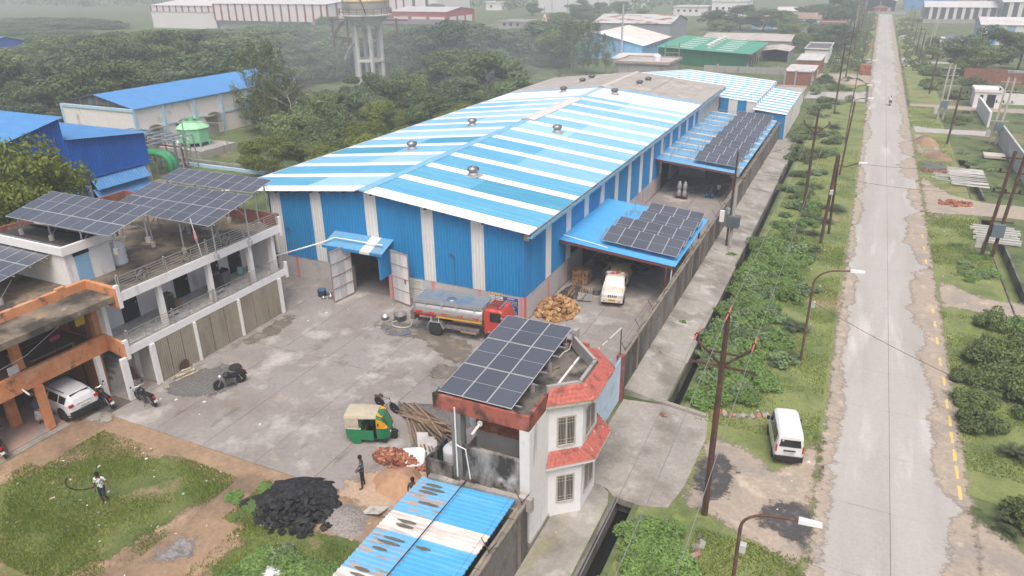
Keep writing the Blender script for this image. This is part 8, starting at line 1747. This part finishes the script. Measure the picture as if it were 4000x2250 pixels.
person('man in a dark striped pullover and black trousers standing on the yard', (-18.9, 22.5, .06), math.radians(-62), c_strp, c_blkc, dict(el=(-.22, -.05, 1.14), wl=(-.12, -.2, .95), hl=(-.08, -.24, .92), er=(.22, -.05, 1.14), wr=(.12, -.2, .95), hr=(.08, -.24, .92), al=(-.16, .05, .09), tl=(-.2, -.1, .04), kl=(-.13, 0, .5), ar=(.15, -.02, .09), tr=(.19, -.17, .04), kr=(.13, -.02, .5)), 1.2, sc=1.06)
person('man in an olive shirt standing behind the striped shed roof', (-15.8, 22.25, .0), math.radians(10), c_oliv, c_blkc, dict(el=(-.24, -.03, 1.16), wl=(-.16, -.22, 1.02), hl=(-.1, -.28, 1.0), er=(.24, -.03, 1.16), wr=(.16, -.22, 1.02), hr=(.1, -.28, 1.0)), .6, sc=1.04)
person('person in a blue blouse and pale skirt behind the orange column', (-38.7, 19.55, .1), math.radians(75), c_blou, c_skrt, dict(el=(-.22, -.05, 1.14), wl=(-.10, -.18, .98), hl=(-.05, -.2, .97)), .6, sc=.96, skirt=True)
person('person in a light shirt standing under the far canopy', (-12.45, 78.6, .06), math.radians(160), c_lsh, c_gcl, None, .6); person('person in dark clothes just behind the light shirt under the far canopy', (-12.7, 79.4, .06), math.radians(20), c_gcl, c_gcl, None, .6, sc=1.02); person('short person in dark clothes carrying blue cans under the far canopy', (-13.3, 78.3, .06), math.radians(-30), c_gcl, c_gcl, None, .6, sc=.9)
for x, y, lab in ((-13.62, 78.2, 'blue plastic can left of the short carrier'), (-13.0, 78.15, 'blue plastic can right of the short carrier')): MB().lathe([(.02, .05), (.15, .05), (.16, .42), (.06, .48), (.05, .52)], (x, y, .06), 12).build('blue_can', mat('blue_can', (.02, .12, .38), .45), smooth=True, label=lab, cat='can')
# rider on the road
mo = motorcycle('dark motorcycle ridden away up the road', ('black', (.02, .02, .024))); place(mo, (4.85, 149.4, .02), 0, 1.1)
pr_ = person('rider in a white shirt on the motorcycle up the road', (4.85, 149.2, .12), math.radians(180), c_plate, c_blkc, dict(pel=(0, 0, .80), sp=(0, -.03, .98), ch=(0, -.06, 1.2), nk=(0, -.08, 1.36), hd=(0, -.11, 1.46), hc=(0, -.12, 1.55), sl=(-.17, -.05, 1.28), el=(-.28, -.22, 1.08), wl=(-.34, -.45, 1.02), hl=(-.34, -.52, 1.0), sr=(.17, -.05, 1.28), er=(.28, -.22, 1.08), wr=(.34, -.45, 1.02), hr=(.34, -.52, 1.0), pl=(-.1, -.02, .78), kl=(-.2, -.38, .68), al=(-.2, -.22, .30), tl=(-.2, -.36, .25), pr=(.1, -.02, .78), kr=(.2, -.38, .68), ar=(.2, -.22, .30), tr=(.2, -.36, .25)), 1.2)
# cattle on the right verge
def cow(lab, loc, rz, m1):
 P = dict(a=(0, .75, .95), b=(0, .3, .98), c=(0, -.35, 1.0), d=(0, -.75, 1.12), e=(0, -1.0, 1.3), f=(0, -1.22, 1.22), g=(0, -1.42, 1.08)); Rr = dict(a=(.2, .2), b=(.3, .28), c=(.32, .3), d=(.2, .18), e=(.13, .13), f=(.13, .12), g=(.07, .07))
 E_ = [('a', 'b'), ('b', 'c'), ('c', 'd'), ('d', 'e'), ('e', 'f'), ('f', 'g')]
 for s, n in ((-1, 'l'), (1, 'r')):
  P['h1'+n] = (s*.17, .65, .72); P['h2'+n] = (s*.17, .78, .42); P['h3'+n] = (s*.17, .72, .05); P['f1'+n] = (s*.16, -.42, .70); P['f2'+n] = (s*.16, -.40, .38); P['f3'+n] = (s*.16, -.42, .05)
  for k, q in (('h1', .11), ('h2', .06), ('h3', .05), ('f1', .09), ('f2', .055), ('f3', .05)): Rr[k+n] = (q, q)
  E_ += [('a', 'h1'+n), ('h1'+n, 'h2'+n), ('h2'+n, 'h3'+n), ('c', 'f1'+n), ('f1'+n, 'f2'+n), ('f2'+n, 'f3'+n)]
 P['t1'] = (0, .95, .9); P['t2'] = (0, 1.0, .4); Rr['t1'] = (.03, .03); Rr['t2'] = (.025, .025); E_ += [('a', 't1'), ('t1', 't2')]
 K = list(P); me = bpy.data.meshes.new('c'); me.from_pydata([P[k] for k in K], [(K.index(a), K.index(b)) for a, b in E_], []); ob = bpy.data.objects.new('c', me); COL.objects.link(ob); ob.modifiers.new('s', 'SKIN'); ob.modifiers.new('u', 'SUBSURF').levels = 1
 for i, k in enumerate(K): me.skin_vertices[0].data[i].radius = Rr[k]; me.skin_vertices[0].data[i].use_root = (k == 'b')
 bme = bpy.data.meshes.new_from_object(ob.evaluated_get(bpy.context.evaluated_depsgraph_get())); bpy.data.objects.remove(ob); bme.materials.clear(); bme.materials.append(m1)
 o = link('cow', bme); tag(o, lab, 'cow', 'cattle on the right verge'); m = MB()
 for s in (-1, 1): m.tube([(s*.08, -1.15, 1.32), (s*.2, -1.18, 1.4), (s*.2, -1.25, 1.52)], [.03, .02, .008], 5); m.hexa([(s*.1, -1.1, 1.24), (s*.28, -1.08, 1.2), (s*.28, -1.06, 1.22), (s*.1, -1.08, 1.28), (s*.1, -1.12, 1.28), (s*.28, -1.1, 1.25), (s*.28, -1.08, 1.27), (s*.1, -1.1, 1.31)])
 m.build('horns_and_ears', m1, o); o.location = loc; o.rotation_euler = (0, 0, rz); return o
cow('black and white cow standing on the right verge', (8.6, 204.5, 0), math.radians(70), mat('cow_pied', (.5, .46, .42), .9, layers=[((.03, .03, .03), 1.6, .5, .53)])); cow('white cow grazing farther up the right verge', (9.2, 295, 0), math.radians(100), mat('cow_white', (.6, .58, .55), .9))
# ================================================================ YARD CLUTTER
def chunks(parent, cx, cy, rx, ry, h, n, size, mats, seed, z0=.05, stuffname=None, thr=300, nm='chunk'):
 rg = random.Random(seed); ms = []
 for i in range(6):
  m = MB(); s = [rg.uniform(.7, 1.2) for _ in range(3)]; P = [(x*s[0]*.5*rg.uniform(.7, 1.1), y*s[1]*.5*rg.uniform(.7, 1.1), q*s[2]*.38*rg.uniform(.7, 1.1)) for q in (-1, 1) for x, y in ((-1, -1), (1, -1), (1, 1), (-1, 1))]; m.hexa(P); ms.append(m)
 meshes = [m.mesh(nm, [mats[i % len(mats)]]) for i, m in enumerate(ms)]
 for i in range(n):
  a = rg.uniform(0, 6.28); q = math.sqrt(rg.random()); x, y = cx+rx*q*math.cos(a), cy+ry*q*math.sin(a); z = z0+h*(1-q**1.6)*rg.uniform(.85, 1.02)
  o = bpy.data.objects.new(nm, meshes[rg.randrange(6)]); COL.objects.link(o); o.parent = parent; s = size*rg.uniform(.7, 1.35)
  o.matrix_parent_inverse = Matrix.Translation(-Vector(parent.location)); o.location = (x, y, z); o.rotation_euler = (rg.uniform(-.7, .7), rg.uniform(-.7, .7), rg.uniform(0, 6.28)); o.scale = (s, s, s)
c_coal = mat('coal', (.022, .022, .024), .55, layers=[((.05, .05, .05), 6, .5, .62)], var=.4, vscale=9, bump=.6, bscale=7)
ch = root('coal_heap', 'heap of black coal lumps at the edge of the yard', 'coal heap', (-21.2, 20.2, 0)); blob('coal_core', -21.3, 20.4, 2.5, 1.75, .55, c_coal, ch, 0, 5, .18, 40, .6); chunks(ch, -20.8, 19.9, 2.2, 1.7, .62, 230, .22, [c_coal], 4, .05, nm='coal_lump')
fw = root('firewood_pile', 'pile of cut tan firewood blocks at the warehouse corner', 'firewood pile', (-17.8, 44.8, 0)); c_fw = [mat('firewood_%d' % i, c, .85, layers=[((.14, .08, .045), 5, .54, .66)], var=.2) for i, c in enumerate([(.46, .28, .12), (.36, .20, .09), (.52, .36, .18), (.22, .11, .055)])]
blob('wood_core', -17.8, 44.9, 1.5, 1.7, .9, c_fw[3], fw, 0, 6, .1); chunks(fw, -17.75, 44.85, 1.55, 1.9, 1.1, 250, .30, c_fw, 7, .08, nm='wood_block')
bp = root('brick_pile', 'heap of broken red bricks beside the auto rickshaw', 'brick pile', (-18.7, 25.0, 0)); blob('brick_core', -18.7, 25.05, 1.1, .55, .35, c_brick, bp, .05, 8, .15); c_bk2 = mat('brick_pale', (.4, .22, .15), .9, var=.2, rnd=.2); chunks(bp, -18.6, 25.0, 1.45, .68, .5, 170, .21, [c_brick, c_bk2, c_brick, mat('brick_dark', (.15, .07, .05), .9, var=.2)], 9, .08, nm='brick_bat'); chunks(bp, -16.9, 25.1, .7, .5, .2, 40, .19, [c_brick, c_bk2], 19, .08, nm='brick_bat')
sd_ = blob('sand_heap', -17.3, 23.4, 1.5, 1.25, .75, mat('sand', (.44, .27, .165), .95, layers=[((.36, .22, .14), 2, .5, .66)], var=.15, bump=.4, bscale=10), z=.05, seed=11, rough=.05); tag(sd_, 'heap of reddish sand behind the striped shed', 'sand heap')
gh_ = blob('gravel_heap', -18.3, 20.3, 1.2, 1.0, .38, mat('pale_gravel', (.30, .275, .25), .95, layers=[((.2, .18, .17), 10, .5, .6)], var=.25, vscale=12, bump=.7, bscale=14), z=.02, seed=12, rough=.08); tag(gh_, 'low pale gravel heap beside the coal', 'gravel heap')
gg = blob('gravel_heap', -18.8, 29.5, 2.3, 1.0, .28, c_gravel, z=.05, seed=13, rough=.08); tag(gg, 'flat heap of grey gravel behind the wooden poles', 'gravel heap')
gg = blob('gravel_heap', -33.6, 26.7, 2.1, 1.7, .13, c_gravel, z=.05, seed=14, rough=.08, rot=.5); tag(gg, 'spread of dark gravel before the shutters of the house', 'gravel heap')
patch('gravel_spread', [(-35.9, 24.6), (-33.6, 24.3), (-31.6, 25.6), (-31.6, 28), (-33, 29.4), (-34.6, 29.2), (-35.9, 27.4)], .066, c_gravel, .25, .4, 91, kind='structure')
dk = root('scrap_heap', 'dark heap of scrap wood under the near canopy', 'scrap heap', (-15.8, 55.5, 0)); blob('scrap_core', -15.9, 55.8, 2.7, 1.6, 1.1, mat('scrap_dark', (.05, .045, .04), .95, layers=[((.13, .1, .08), 2, .5, .65)], var=.3), dk, .05, 15, .2); rg = random.Random(21)
for i in range(34):
 a = rg.uniform(0, 6.28); x, y = -15.9+2.4*rg.uniform(-1, 1), 55.4+1.2*rg.uniform(-1, 1); L = rg.uniform(.5, 1.4); MB().cyl((x, y, rg.uniform(.2, .9)), (x+L*math.cos(a), y+L*math.sin(a), rg.uniform(.3, 1.1)), .05, .03, 5).build('scrap_branch', c_wood, dk)
sj = root('scrap_heap', 'tangle of timber and sheet scrap beside the firewood pile', 'scrap heap', (-17, 48.3, 0)); blob('scrap_core', -17.6, 48.4, 1.2, 1.3, .5, mat('scrap_dark', (.05, .045, .04)), sj, .05, 16, .25)
for i in range(16): a = rg.uniform(.6, 2.2); x, y = -17.4+rg.uniform(-.9, .9), 47.6+rg.uniform(-.8, 1.0); L = rg.uniform(.9, 2.0); MB().cyl((x, y, rg.uniform(.15, .6)), (x+L*math.cos(a)*.6, y+L*math.sin(a), rg.uniform(.3, .8)), .045, .03, 5).build('timber', c_wood, sj)
MB().hexa([(-17.0, 47.0, .2), (-15.9, 47.3, .15), (-16.2, 48.1, .35), (-17.2, 47.8, .45), (-17.0, 47.0, .23), (-15.9, 47.3, .18), (-16.2, 48.1, .38), (-17.2, 47.8, .48)]).build('bent_sheet', c_steel, sj)
MB().lathe([(.3, 0), (.33, .45), (.3, .46)], (-16.1, 48.9, .06), 14).build('dented_drum', mat('drum_grey', (.16, .15, .15), .7, .3, var=.2), label='dented grey drum in front of the brick stack', cat='drum')
bs = root('brick_stack', 'neat stack of brown bricks beside the warehouse wall under the canopy', 'brick stack', (-17.9, 50.6, 0)); rg = random.Random(30); bme_ = MB().box(-.12, -.25, -.07, .12, .25, .07).mesh('brick', [mat('brick_brown', (.30, .17, .10), .9, var=.2, rnd=.3)])
for k in range(8):
 for i in range(5):
  for j in range(2):
   o = bpy.data.objects.new('brick', bme_); COL.objects.link(o); o.parent = bs; o.location = (-.55+.27*i+rg.uniform(-.02, .02), -.3+.55*j+rg.uniform(-.02, .02), .14+.15*k); o.rotation_euler = (0, 0, rg.uniform(-.08, .08))
# bundle of wooden poles
pb_ = root('pole_bundle', 'untidy bundle of long wooden poles beside the gatehouse', 'timber poles', (-18.8, 28, 0)); rg = random.Random(41)
for i in range(22):
 a0 = (-20.9+rg.uniform(-.5, .9), 28.9+rg.uniform(-.7, .8), .15+rg.uniform(0, .25)); b0 = (-16.6+rg.uniform(-.8, .5), 27.3+rg.uniform(-.6, .8), .25+rg.uniform(0, .55)); mid = tuple((a0[k]+b0[k])/2+rg.uniform(-.08, .08) for k in range(3)); MB().tube([a0, mid, b0], [.045, .055, .065], 6).build('pole', c_wood, pb_)
for i in range(6):
 a0 = (-21.2+.35*i+rg.uniform(-.2, .2), 29.3-.2*i, .2); b0 = (-18.4+.28*i, 26.2-.03*i, .3); MB().tube([a0, tuple((a0[k]+b0[k])/2+.05 for k in range(3)), b0], [.04, .05, .055], 6).build('pole', c_wood, pb_)
for (p, q, lab) in (((-18.3, 27.0, .55), (-17.6, 26.0, .15), 'grey board leaning on the wooden poles, left of two'), ((-17.75, 26.9, .5), (-17.05, 26.0, .12), 'grey board leaning on the wooden poles, right of two')):
 P = Vector(p); Q = Vector(q); s = Vector((.28, .12, 0)); n_ = Vector((0, 0, .03)); MB().hexa([tuple(P-s), tuple(P+s), tuple(Q+s), tuple(Q-s), tuple(P-s+n_), tuple(P+s+n_), tuple(Q+s+n_), tuple(Q-s+n_)]).build('board', c_plinth, label=lab, cat='board', group='leaning grey boards')
# broken white basin
sk = root('basin', 'broken white bath-like basin dumped on the brick pile', 'basin', (-17.75, 25.15, .35)); m = MB(); W_, H_ = .62, .48
ring = lambda s, z, rnd=.18: [(W_*s*(abs(math.cos(t))**(.45))*math.copysign(1, math.cos(t)), H_*s*(abs(math.sin(t))**.45)*math.copysign(1, math.sin(t)), z) for t in [2*PI*k/24 for k in range(24)]]
rings = [ring(1, -.05), ring(1.03, .12), ring(.95, .13), ring(.80, -.0), ring(.5, -.03), ring(.12, -.035)]; V = sum(rings, []); F = [(j*24+k, j*24+(k+1) % 24, (j+1)*24+(k+1) % 24, (j+1)*24+k) for j in range(5) for k in range(24)]
me_ = rawmesh('bowl', V, F, [mat('enamel_white', (.72, .73, .72), .35, layers=[((.38, .38, .33), 1.6, .62, .7)], var=.04)], None, True); o = bpy.data.objects.new('bowl', me_); COL.objects.link(o); o.parent = sk
me_ = MB().cyl((.02, 0, -.04), (.02, 0, -.025), .07, n=12).mesh('drain_hole', [mat('drain_brown', (.1, .04, .03), .9)]); o = bpy.data.objects.new('drain_hole', me_); COL.objects.link(o); o.parent = sk
sk.rotation_euler = (math.radians(22), math.radians(-6), math.radians(22)); sk.scale = (1.05, 1.1, 1)
# things round the tanker and the gate
MB().lathe([(.42, 0), (.46, .42), (.50, .45), (.44, .44), (.40, .06), (.01, .05)], (-27.55, 38.95, .06), 18).build('tub', mat('tub_grey', (.22, .22, .22), .6, .3, var=.15), smooth=True, label='round grey metal tub behind the tanker', cat='tub')
MB().lathe([(.24, 0), (.30, .26), (.33, .28), (.28, .26), (.22, .03), (.01, .02)], (-28.6, 38.55, .06), 16).build('bowl', mat('bowl_alu', (.42, .42, .42), .4, .6, var=.1), smooth=True, label='small aluminium bowl left of the metal tub', cat='bowl')
m = MB(); P = [(-26.0+1.6*math.cos(t*.45+.4)*(.55+.08*math.sin(t))-.7, 37.35+.55*math.sin(t*.45+.4)*(1+.15*math.sin(t*1.3)), .09+.01*math.sin(t)) for t in range(0, 60)]; m.tube(P, .022, 5); m.build('hose', mat('blue_hose', (.12, .18, .28), .5), smooth=True, label='coiled thin blue hose behind the tanker wheels', cat='hose')
m = MB(); P = [(-27.0+.75*math.cos(a), 38.25+.5*math.sin(a), .12) for a in np.linspace(2.2, 6.6, 20)]+[(-26.2, 38.6, .4), (-26.0, 38.7, .9)]; m.tube(P, .05, 7); m.build('hose', mat('pale_hose', (.42, .42, .40), .5), smooth=True, label='thick pale hose looping from the tanker into the tub', cat='hose')
MB().lathe([(.33, 0), (.34, .5), (.36, .52), (.3, .5), (.3, .05), (.01, .04)], (-35.5, 40.1, .06), 18).build('tub', mat('tub_blue', (.05, .12, .22), .6, var=.1), smooth=True, label='cut blue drum beside the left gate leaf', cat='tub')
for i, (x, y, s) in enumerate([(-34.9, 40.3, .22), (-34.6, 40.0, .26), (-34.3, 40.4, .24), (-35.0, 39.6, .18)]): MB().lathe([(s*.6, 0), (s, s*.5), (s*.8, s*1.1), (s*.5, s*1.3), (s*.55, s*1.4)], (x, y, .06), 12).build('pot', mat('pot_steel', (.6, .6, .6)), smooth=True, label=['round metal pot next to the cut blue drum', 'large round metal pot by the left gate leaf', 'round metal pot nearest the left gate leaf', 'small metal pot in front of the cut blue drum'][i], cat='pot', group='metal pots at the gate')
mc = 0
for i, (x, y) in enumerate([(-16.35, 76.9), (-15.75, 76.95)]):
 for k in range(2):
  MB().lathe([(.22, 0), (.24, .05), (.24, .5), (.16, .62), (.15, .7), (.19, .72), (.19, .78), (.02, .8)], (x, y, .36+.8*k), 14).build('milk_can', mat('can_alu', (.50, .50, .50), .35, .7, var=.1), smooth=True, label='%s aluminium milk can of the %s stack on the trolley' % (['lower', 'upper'][k], ['left', 'right'][i]), cat='milk can', group='milk cans on the trolley')
tr = root('trolley', 'low trolley carrying stacked milk cans', 'trolley', (-16.05, 76.9, .06)); MB().box(-16.7, 76.6, .28, -15.4, 77.3, .35).build('deck', c_brownst, tr)
for x in (-16.6, -15.5):
 for y in (76.7, 77.2): MB().lathe([(.02, -.03), (.1, -.03), (.1, .03), (.02, .03)], (x, y, .17), 10, 'x').build('wheel', c_rub, tr)
ig = root('inner_gate', 'grey ribbed double gate standing across the lane under the far canopy', 'gate', (-17.2, 86, 0)); corr('ribbed_sheet', (-18.6, 86.2, .1), (1, 0, 0), (0, 0, 1), 1.6, 2.3, .16, .02, mat('galv_sheet', (.55, .56, .57)), ig); corr('ribbed_sheet', (-16.95, 86.2, .1), (1, 0, 0), (0, 0, 1), 1.6, 2.3, .16, .02, mat('galv_sheet', (.55, .56, .57)), ig)
# against the shutters
MB().lathe([(.02, -.03), (.46, -.03), (.5, 0), (.46, .03), (.02, .03)], (-38.2, 25.1, .5), 20, 'y').build('disc', c_brownst, label='round rusty disc leaning on the grey shutter', cat='disc')
MB().lathe([(.02, -.03), (.38, -.03), (.4, 0), (.38, .03), (.02, .03)], (-36.0, 27.2, .45), 20, 'x').build('disc', c_brownst, label='round brown disc leaning on the beige shutter', cat='disc')
fr = root('cart_frame', 'yellow and white rusted cart frame lying against the shutters', 'cart frame', (-35.6, 26.6, 0)); c_cf = mat('cart_paint', (.55, .42, .2), .8, layers=[((.6, .57, .52), 2, .45, .55), ((.25, .12, .06), 3, .6, .68)])
for a, b in (((-35.8, 26.0, .15), (-35.4, 27.4, .2)), ((-35.5, 26.0, .12), (-35.1, 27.4, .15)), ((-35.8, 26.1, .15), (-35.4, 26.1, .5)), ((-35.4, 27.4, .2), (-35.4, 27.4, .6)), ((-35.6, 26.6, .45), (-35.3, 27.1, .5))): MB().cyl(a, b, .055, n=4).build('bar', c_cf, fr)
t_ = MB().lathe([(.2, .0), (.36, .0), (.40, .07), (.36, .14), (.2, .14)], (-33.3, 28.7, .1), 20); t_.build('tyre', c_rub, smooth=True, label='old tyre lying on the gravel behind the motorcycle', cat='tyre')
MB().hexa([(-36.1, 25.4, .05), (-35.3, 25.0, .05), (-35.2, 25.3, .05), (-35.9, 25.7, .05), (-36.1, 25.4, .12), (-35.3, 25.0, .12), (-35.2, 25.3, .12), (-35.9, 25.7, .12)]).build('stone_slab', c_apron, label='flat stone step at the corner column', cat='slab')
o = blob('sack', -19.0, 16.3, .75, .55, .4, mat('woven_white', (.62, .63, .65), .7, layers=[((.45, .46, .48), 5, .5, .6)], var=.12), seed=22, rough=.2); tag(o, 'crumpled white woven sack among weeds at the bottom edge', 'sack')
m = MB(); P = [(-32.0+1.0*math.cos(a), 17.3+.8*math.sin(a), .05) for a in np.linspace(3.6, 6.9, 18)]; m.tube(P, .035, 6); m.build('hose', c_black, smooth=True, label='curved piece of black hose in the grass left of the walking man', cat='hose')
m = MB(); m.hexa([(-17.9, 20.9, .06), (-16.9, 21.0, .3), (-16.8, 21.6, .3), (-17.8, 21.5, .06), (-17.9, 20.9, .08), (-16.9, 21.0, .32), (-16.8, 21.6, .32), (-17.8, 21.5, .08)]); m.build('loose_sheet', mat('pale_sheet', (.5, .5, .45), .7, layers=[((.3, .2, .15), 2, .6, .7)]), label='loose whitish roof sheet beside the striped shed', cat='sheet')
rg = random.Random(61); c_lit = [mat('litter_white', (.7, .7, .68), .8), mat('litter_grey', (.45, .44, .42), .9), mat('litter_tan', (.45, .32, .2), .9)]; lt = []
zones = [(-36, -24, 12.5, 20.8, 46), (-35, -23, 23, 41, 34), (-24, -16, 15, 21, 26), (-3.5, .6, 20, 70, 22), (8, 12, 60, 105, 14), (-9.4, -7.8, 20, 60, 10)]
ml = MB()
for x0, x1, y0, y1, n in zones:
 for i in range(n):
  x, y = rg.uniform(x0, x1), rg.uniform(y0, y1); s = rg.uniform(.03, .10); zz = .06 if 22 < y < 42 and x < -20 else .03; st0 = len(ml.V); ml.hexa([(-s, -s*.6, 0), (s, -s*.5, 0), (s*.8, s*.6, 0), (-s*.9, s*.5, 0), (-s*.8, -s*.5, s*.5), (s*.7, -s*.4, s*.3), (s*.6, s*.5, s*.6), (-s*.7, s*.4, s*.35)], rg.randrange(3)); ml.xf(Matrix.Translation((x, y, zz)) @ Matrix.Rotation(rg.uniform(0, 6.28), 4, 'Z'), st0)
ml.build('litter', c_lit, kind='stuff', label='scattered scraps of paper and stones over the ground', cat='litter')
# bricks and stones along the verge by the bridge, planks on the right
se = root('stone_edging', 'broken line of reddish stones edging the grass beyond the bridge', 'stone edging', (-3.5, 36, 0)); rg = random.Random(71)
for i in range(16): f = i/15; chunks(se, -4.6+3.0*f+rg.uniform(-.1, .1), 36.0+1.2*f*f+rg.uniform(-.1, .1), .1, .1, .02, 1, .28, [c_bk2, c_apron], i, .06, nm='stone')
se = root('stone_edging', 'tumbled stones beside the ditch bush at the bottom', 'stone edging', (-3.2, 24, 0))
for i in range(12): chunks(se, -3.3+rg.uniform(-.25, .25), 22.2+3.6*i/11, .1, .1, .02, 1, .3, [c_apron, c_bk2, c_gravel], 100+i, .06, nm='stone')
MB().hexa([(-7.5, 35.7, .0), (-5.0, 35.3, .0), (-4.95, 35.55, .0), (-7.45, 35.95, .0), (-7.5, 35.7, .2), (-5.0, 35.3, .2), (-4.95, 35.55, .2), (-7.45, 35.95, .2)]).build('kerb_beam', c_bridge, label='loose concrete beam at the far edge of the gate bridge', cat='beam')
chunks(root('loose_brick', 'single orange brick lying on the gate bridge', 'brick', (-7.2, 34.6, 0)), -7.2, 34.6, .01, .01, .0, 1, .34, [c_bk2], 5, .12, nm='brick')
pp = root('plank_stack', 'stack of pale concrete planks bridging the right ditch', 'planks', (12.7, 98, 0)); rg = random.Random(81); c_pl = mat('pale_plank', (.52, .51, .47), .9, layers=[((.38, .37, .34), (1, 6, 1), .5, .64)], var=.08)
for i in range(15):
 y = 94.2+.55*i+rg.uniform(-.1, .1); MB().hexa([(10.9+rg.uniform(-.3, .3), y, .12+.05*(i % 3)), (14.6+rg.uniform(-.3, .3), y-.35+rg.uniform(-.3, .2), .12+.05*(i % 3)), (14.6, y-.1, .12+.05*(i % 3)), (10.9, y+.3, .12+.05*(i % 3)), (10.9, y, .24+.05*(i % 3)), (14.6, y-.35, .24+.05*(i % 3)), (14.6, y-.1, .24+.05*(i % 3)), (10.9, y+.3, .24+.05*(i % 3))]).build('plank', c_pl, pp)
pp = root('plank_stack', 'loose scatter of pale planks left of the right ditch', 'planks', (9.9, 98.5, 0))
for i in range(6): a = rg.uniform(-.5, .2); x, y = 9.0+rg.uniform(0, .5), 96.2+.8*i; MB().cyl((x, y, .1), (x+1.7*math.cos(a), y+1.7*math.sin(a), .14), .1, n=4).build('plank', c_pl, pp)
pp = root('beam_stack', 'concrete beams laid across the right ditch by the rusty double pole', 'beams', (13, 76, 0))
for i in range(7): y = 73.6+.75*i; MB().box(11.4+rg.uniform(-.3, .3), y, .12, 15.0+rg.uniform(-.3, .3), y+.24, .36).build('beam', c_pl, pp)
MB().box(15.6, 109.6, .2, 18.0, 111.9, .5).build('cover_slab', mat('beige_slab', (.55, .5, .42), .9, var=.06), label='square beige slab lying beside the grey plot wall', cat='slab')
o = root('brick_scatter', 'scatter of broken red bricks on the right dirt path', 'bricks', (10.6, 86, 0)); chunks(o, 10.7, 86.1, 1.7, 1.0, .10, 60, .3, [c_brick], 23, .05, nm='brick_bat')
o = root('brick_scatter', 'strip of red brick rubble beside the dark gravel on the right', 'bricks', (10, 101, 0)); chunks(o, 10, 100.0, 2.0, .35, .05, 40, .28, [c_brick], 24, .05, nm='brick_bat')
hp = blob('earth_mound', 9.3, 117.8, 1.7, 3.2, .9, c_soil, seed=33, rough=.1); tag(hp, 'brown earth mound on the right verge', 'earth mound')
hp = blob('earth_mound', 10.2, 109, 1.8, 2.4, .6, c_soil, seed=34, rough=.1); tag(hp, 'lower earth mound before the dark gravel on the right', 'earth mound')
hp = blob('sand_heap', -3.0, 178.5, 3.2, 3.6, .8, c_dirt, seed=35, rough=.08); tag(hp, 'pale sand heap left of the road before the brick stack', 'sand heap')
bs = root('brick_stack', 'big cube of stacked red bricks at the left road edge', 'brick stack', (-.3, 192.5, 0)); rg = random.Random(91)
for k in range(7):
 for i in range(5): MB().box(-1.45+.5*i+rg.uniform(-.02, .02), 191.4, .32*k+.01, -1.0+.5*i, 194.4, .32*k+.30).build('brick_layer', c_brick, bs)
MB().box(-.4, 258, 0, .3, 259, 1.6).build('brick_stack', mat('orange_box', (.5, .2, .05), .8), label='small orange box standing at the left road edge far up', cat='box')
tt = root('parked_truck', 'tarpaulin-covered lorry parked inside the road-end yard', 'truck', (2, 466, 0)); MB().box(-1.5, 466, .8, 5, 468.4, 2.6).build('load_bed', c_redh, tt); blob('tarpaulin', 1.7, 467.2, 3.5, 1.4, 1.4, c_rfw, tt, 2.5, 3); MB().box(5.1, 466, .6, 6.8, 468.4, 2.8).build('cab', c_white, tt)
for x in (-.5, 3.8, 6.0): MB().lathe([(.02, -.2), (.5, -.2), (.5, .2), (.02, .2)], (x, 466, .5), 12, 'y').build('wheel', c_rub, tt)
# ================================================================ HAZE and drifting smoke
hz = MB().box(-1700, -260, -2.6, 1100, 1500, 27)
hm = bpy.data.materials.new('haze'); hm.use_nodes = True; hn = hm.node_tree; hn.nodes.clear()
pv = hn.nodes.new('ShaderNodeVolumePrincipled'); pv.inputs['Color'].default_value = (.90, .95, 1.0, 1); pv.inputs['Density'].default_value = .0011; pv.inputs['Anisotropy'].default_value = .1
oo = hn.nodes.new('ShaderNodeOutputMaterial'); hn.links.new(pv.outputs[0], oo.inputs['Volume'])
tag(hz.build('haze', hm), kind='stuff')
for i, (x, y, z, a, b, c, dn) in enumerate([(-78, 118, 8, 30, 20, 9, .0026), (-104, 128, 10, 26, 22, 10, .0026), (-62, 138, 7, 22, 18, 7, .0026)]):
 sm = bpy.data.materials.new('smoke'); sm.use_nodes = True; q = sm.node_tree; q.nodes.clear(); v_ = q.nodes.new('ShaderNodeVolumePrincipled'); v_.inputs['Color'].default_value = (.88, .95, 1, 1); v_.inputs['Density'].default_value = dn; o_ = q.nodes.new('ShaderNodeOutputMaterial'); q.links.new(v_.outputs[0], o_.inputs['Volume'])
 m = MB(); m.lathe([(max(.01, math.sin(PI*k/12)), -math.cos(PI*k/12)) for k in range(13)], (0, 0, 0), 24); m.V = [(x+a*u, y+b*v, z+c*w_) for u, v, w_ in m.V]; tag(m.build('smoke', sm, None, True), kind='stuff')
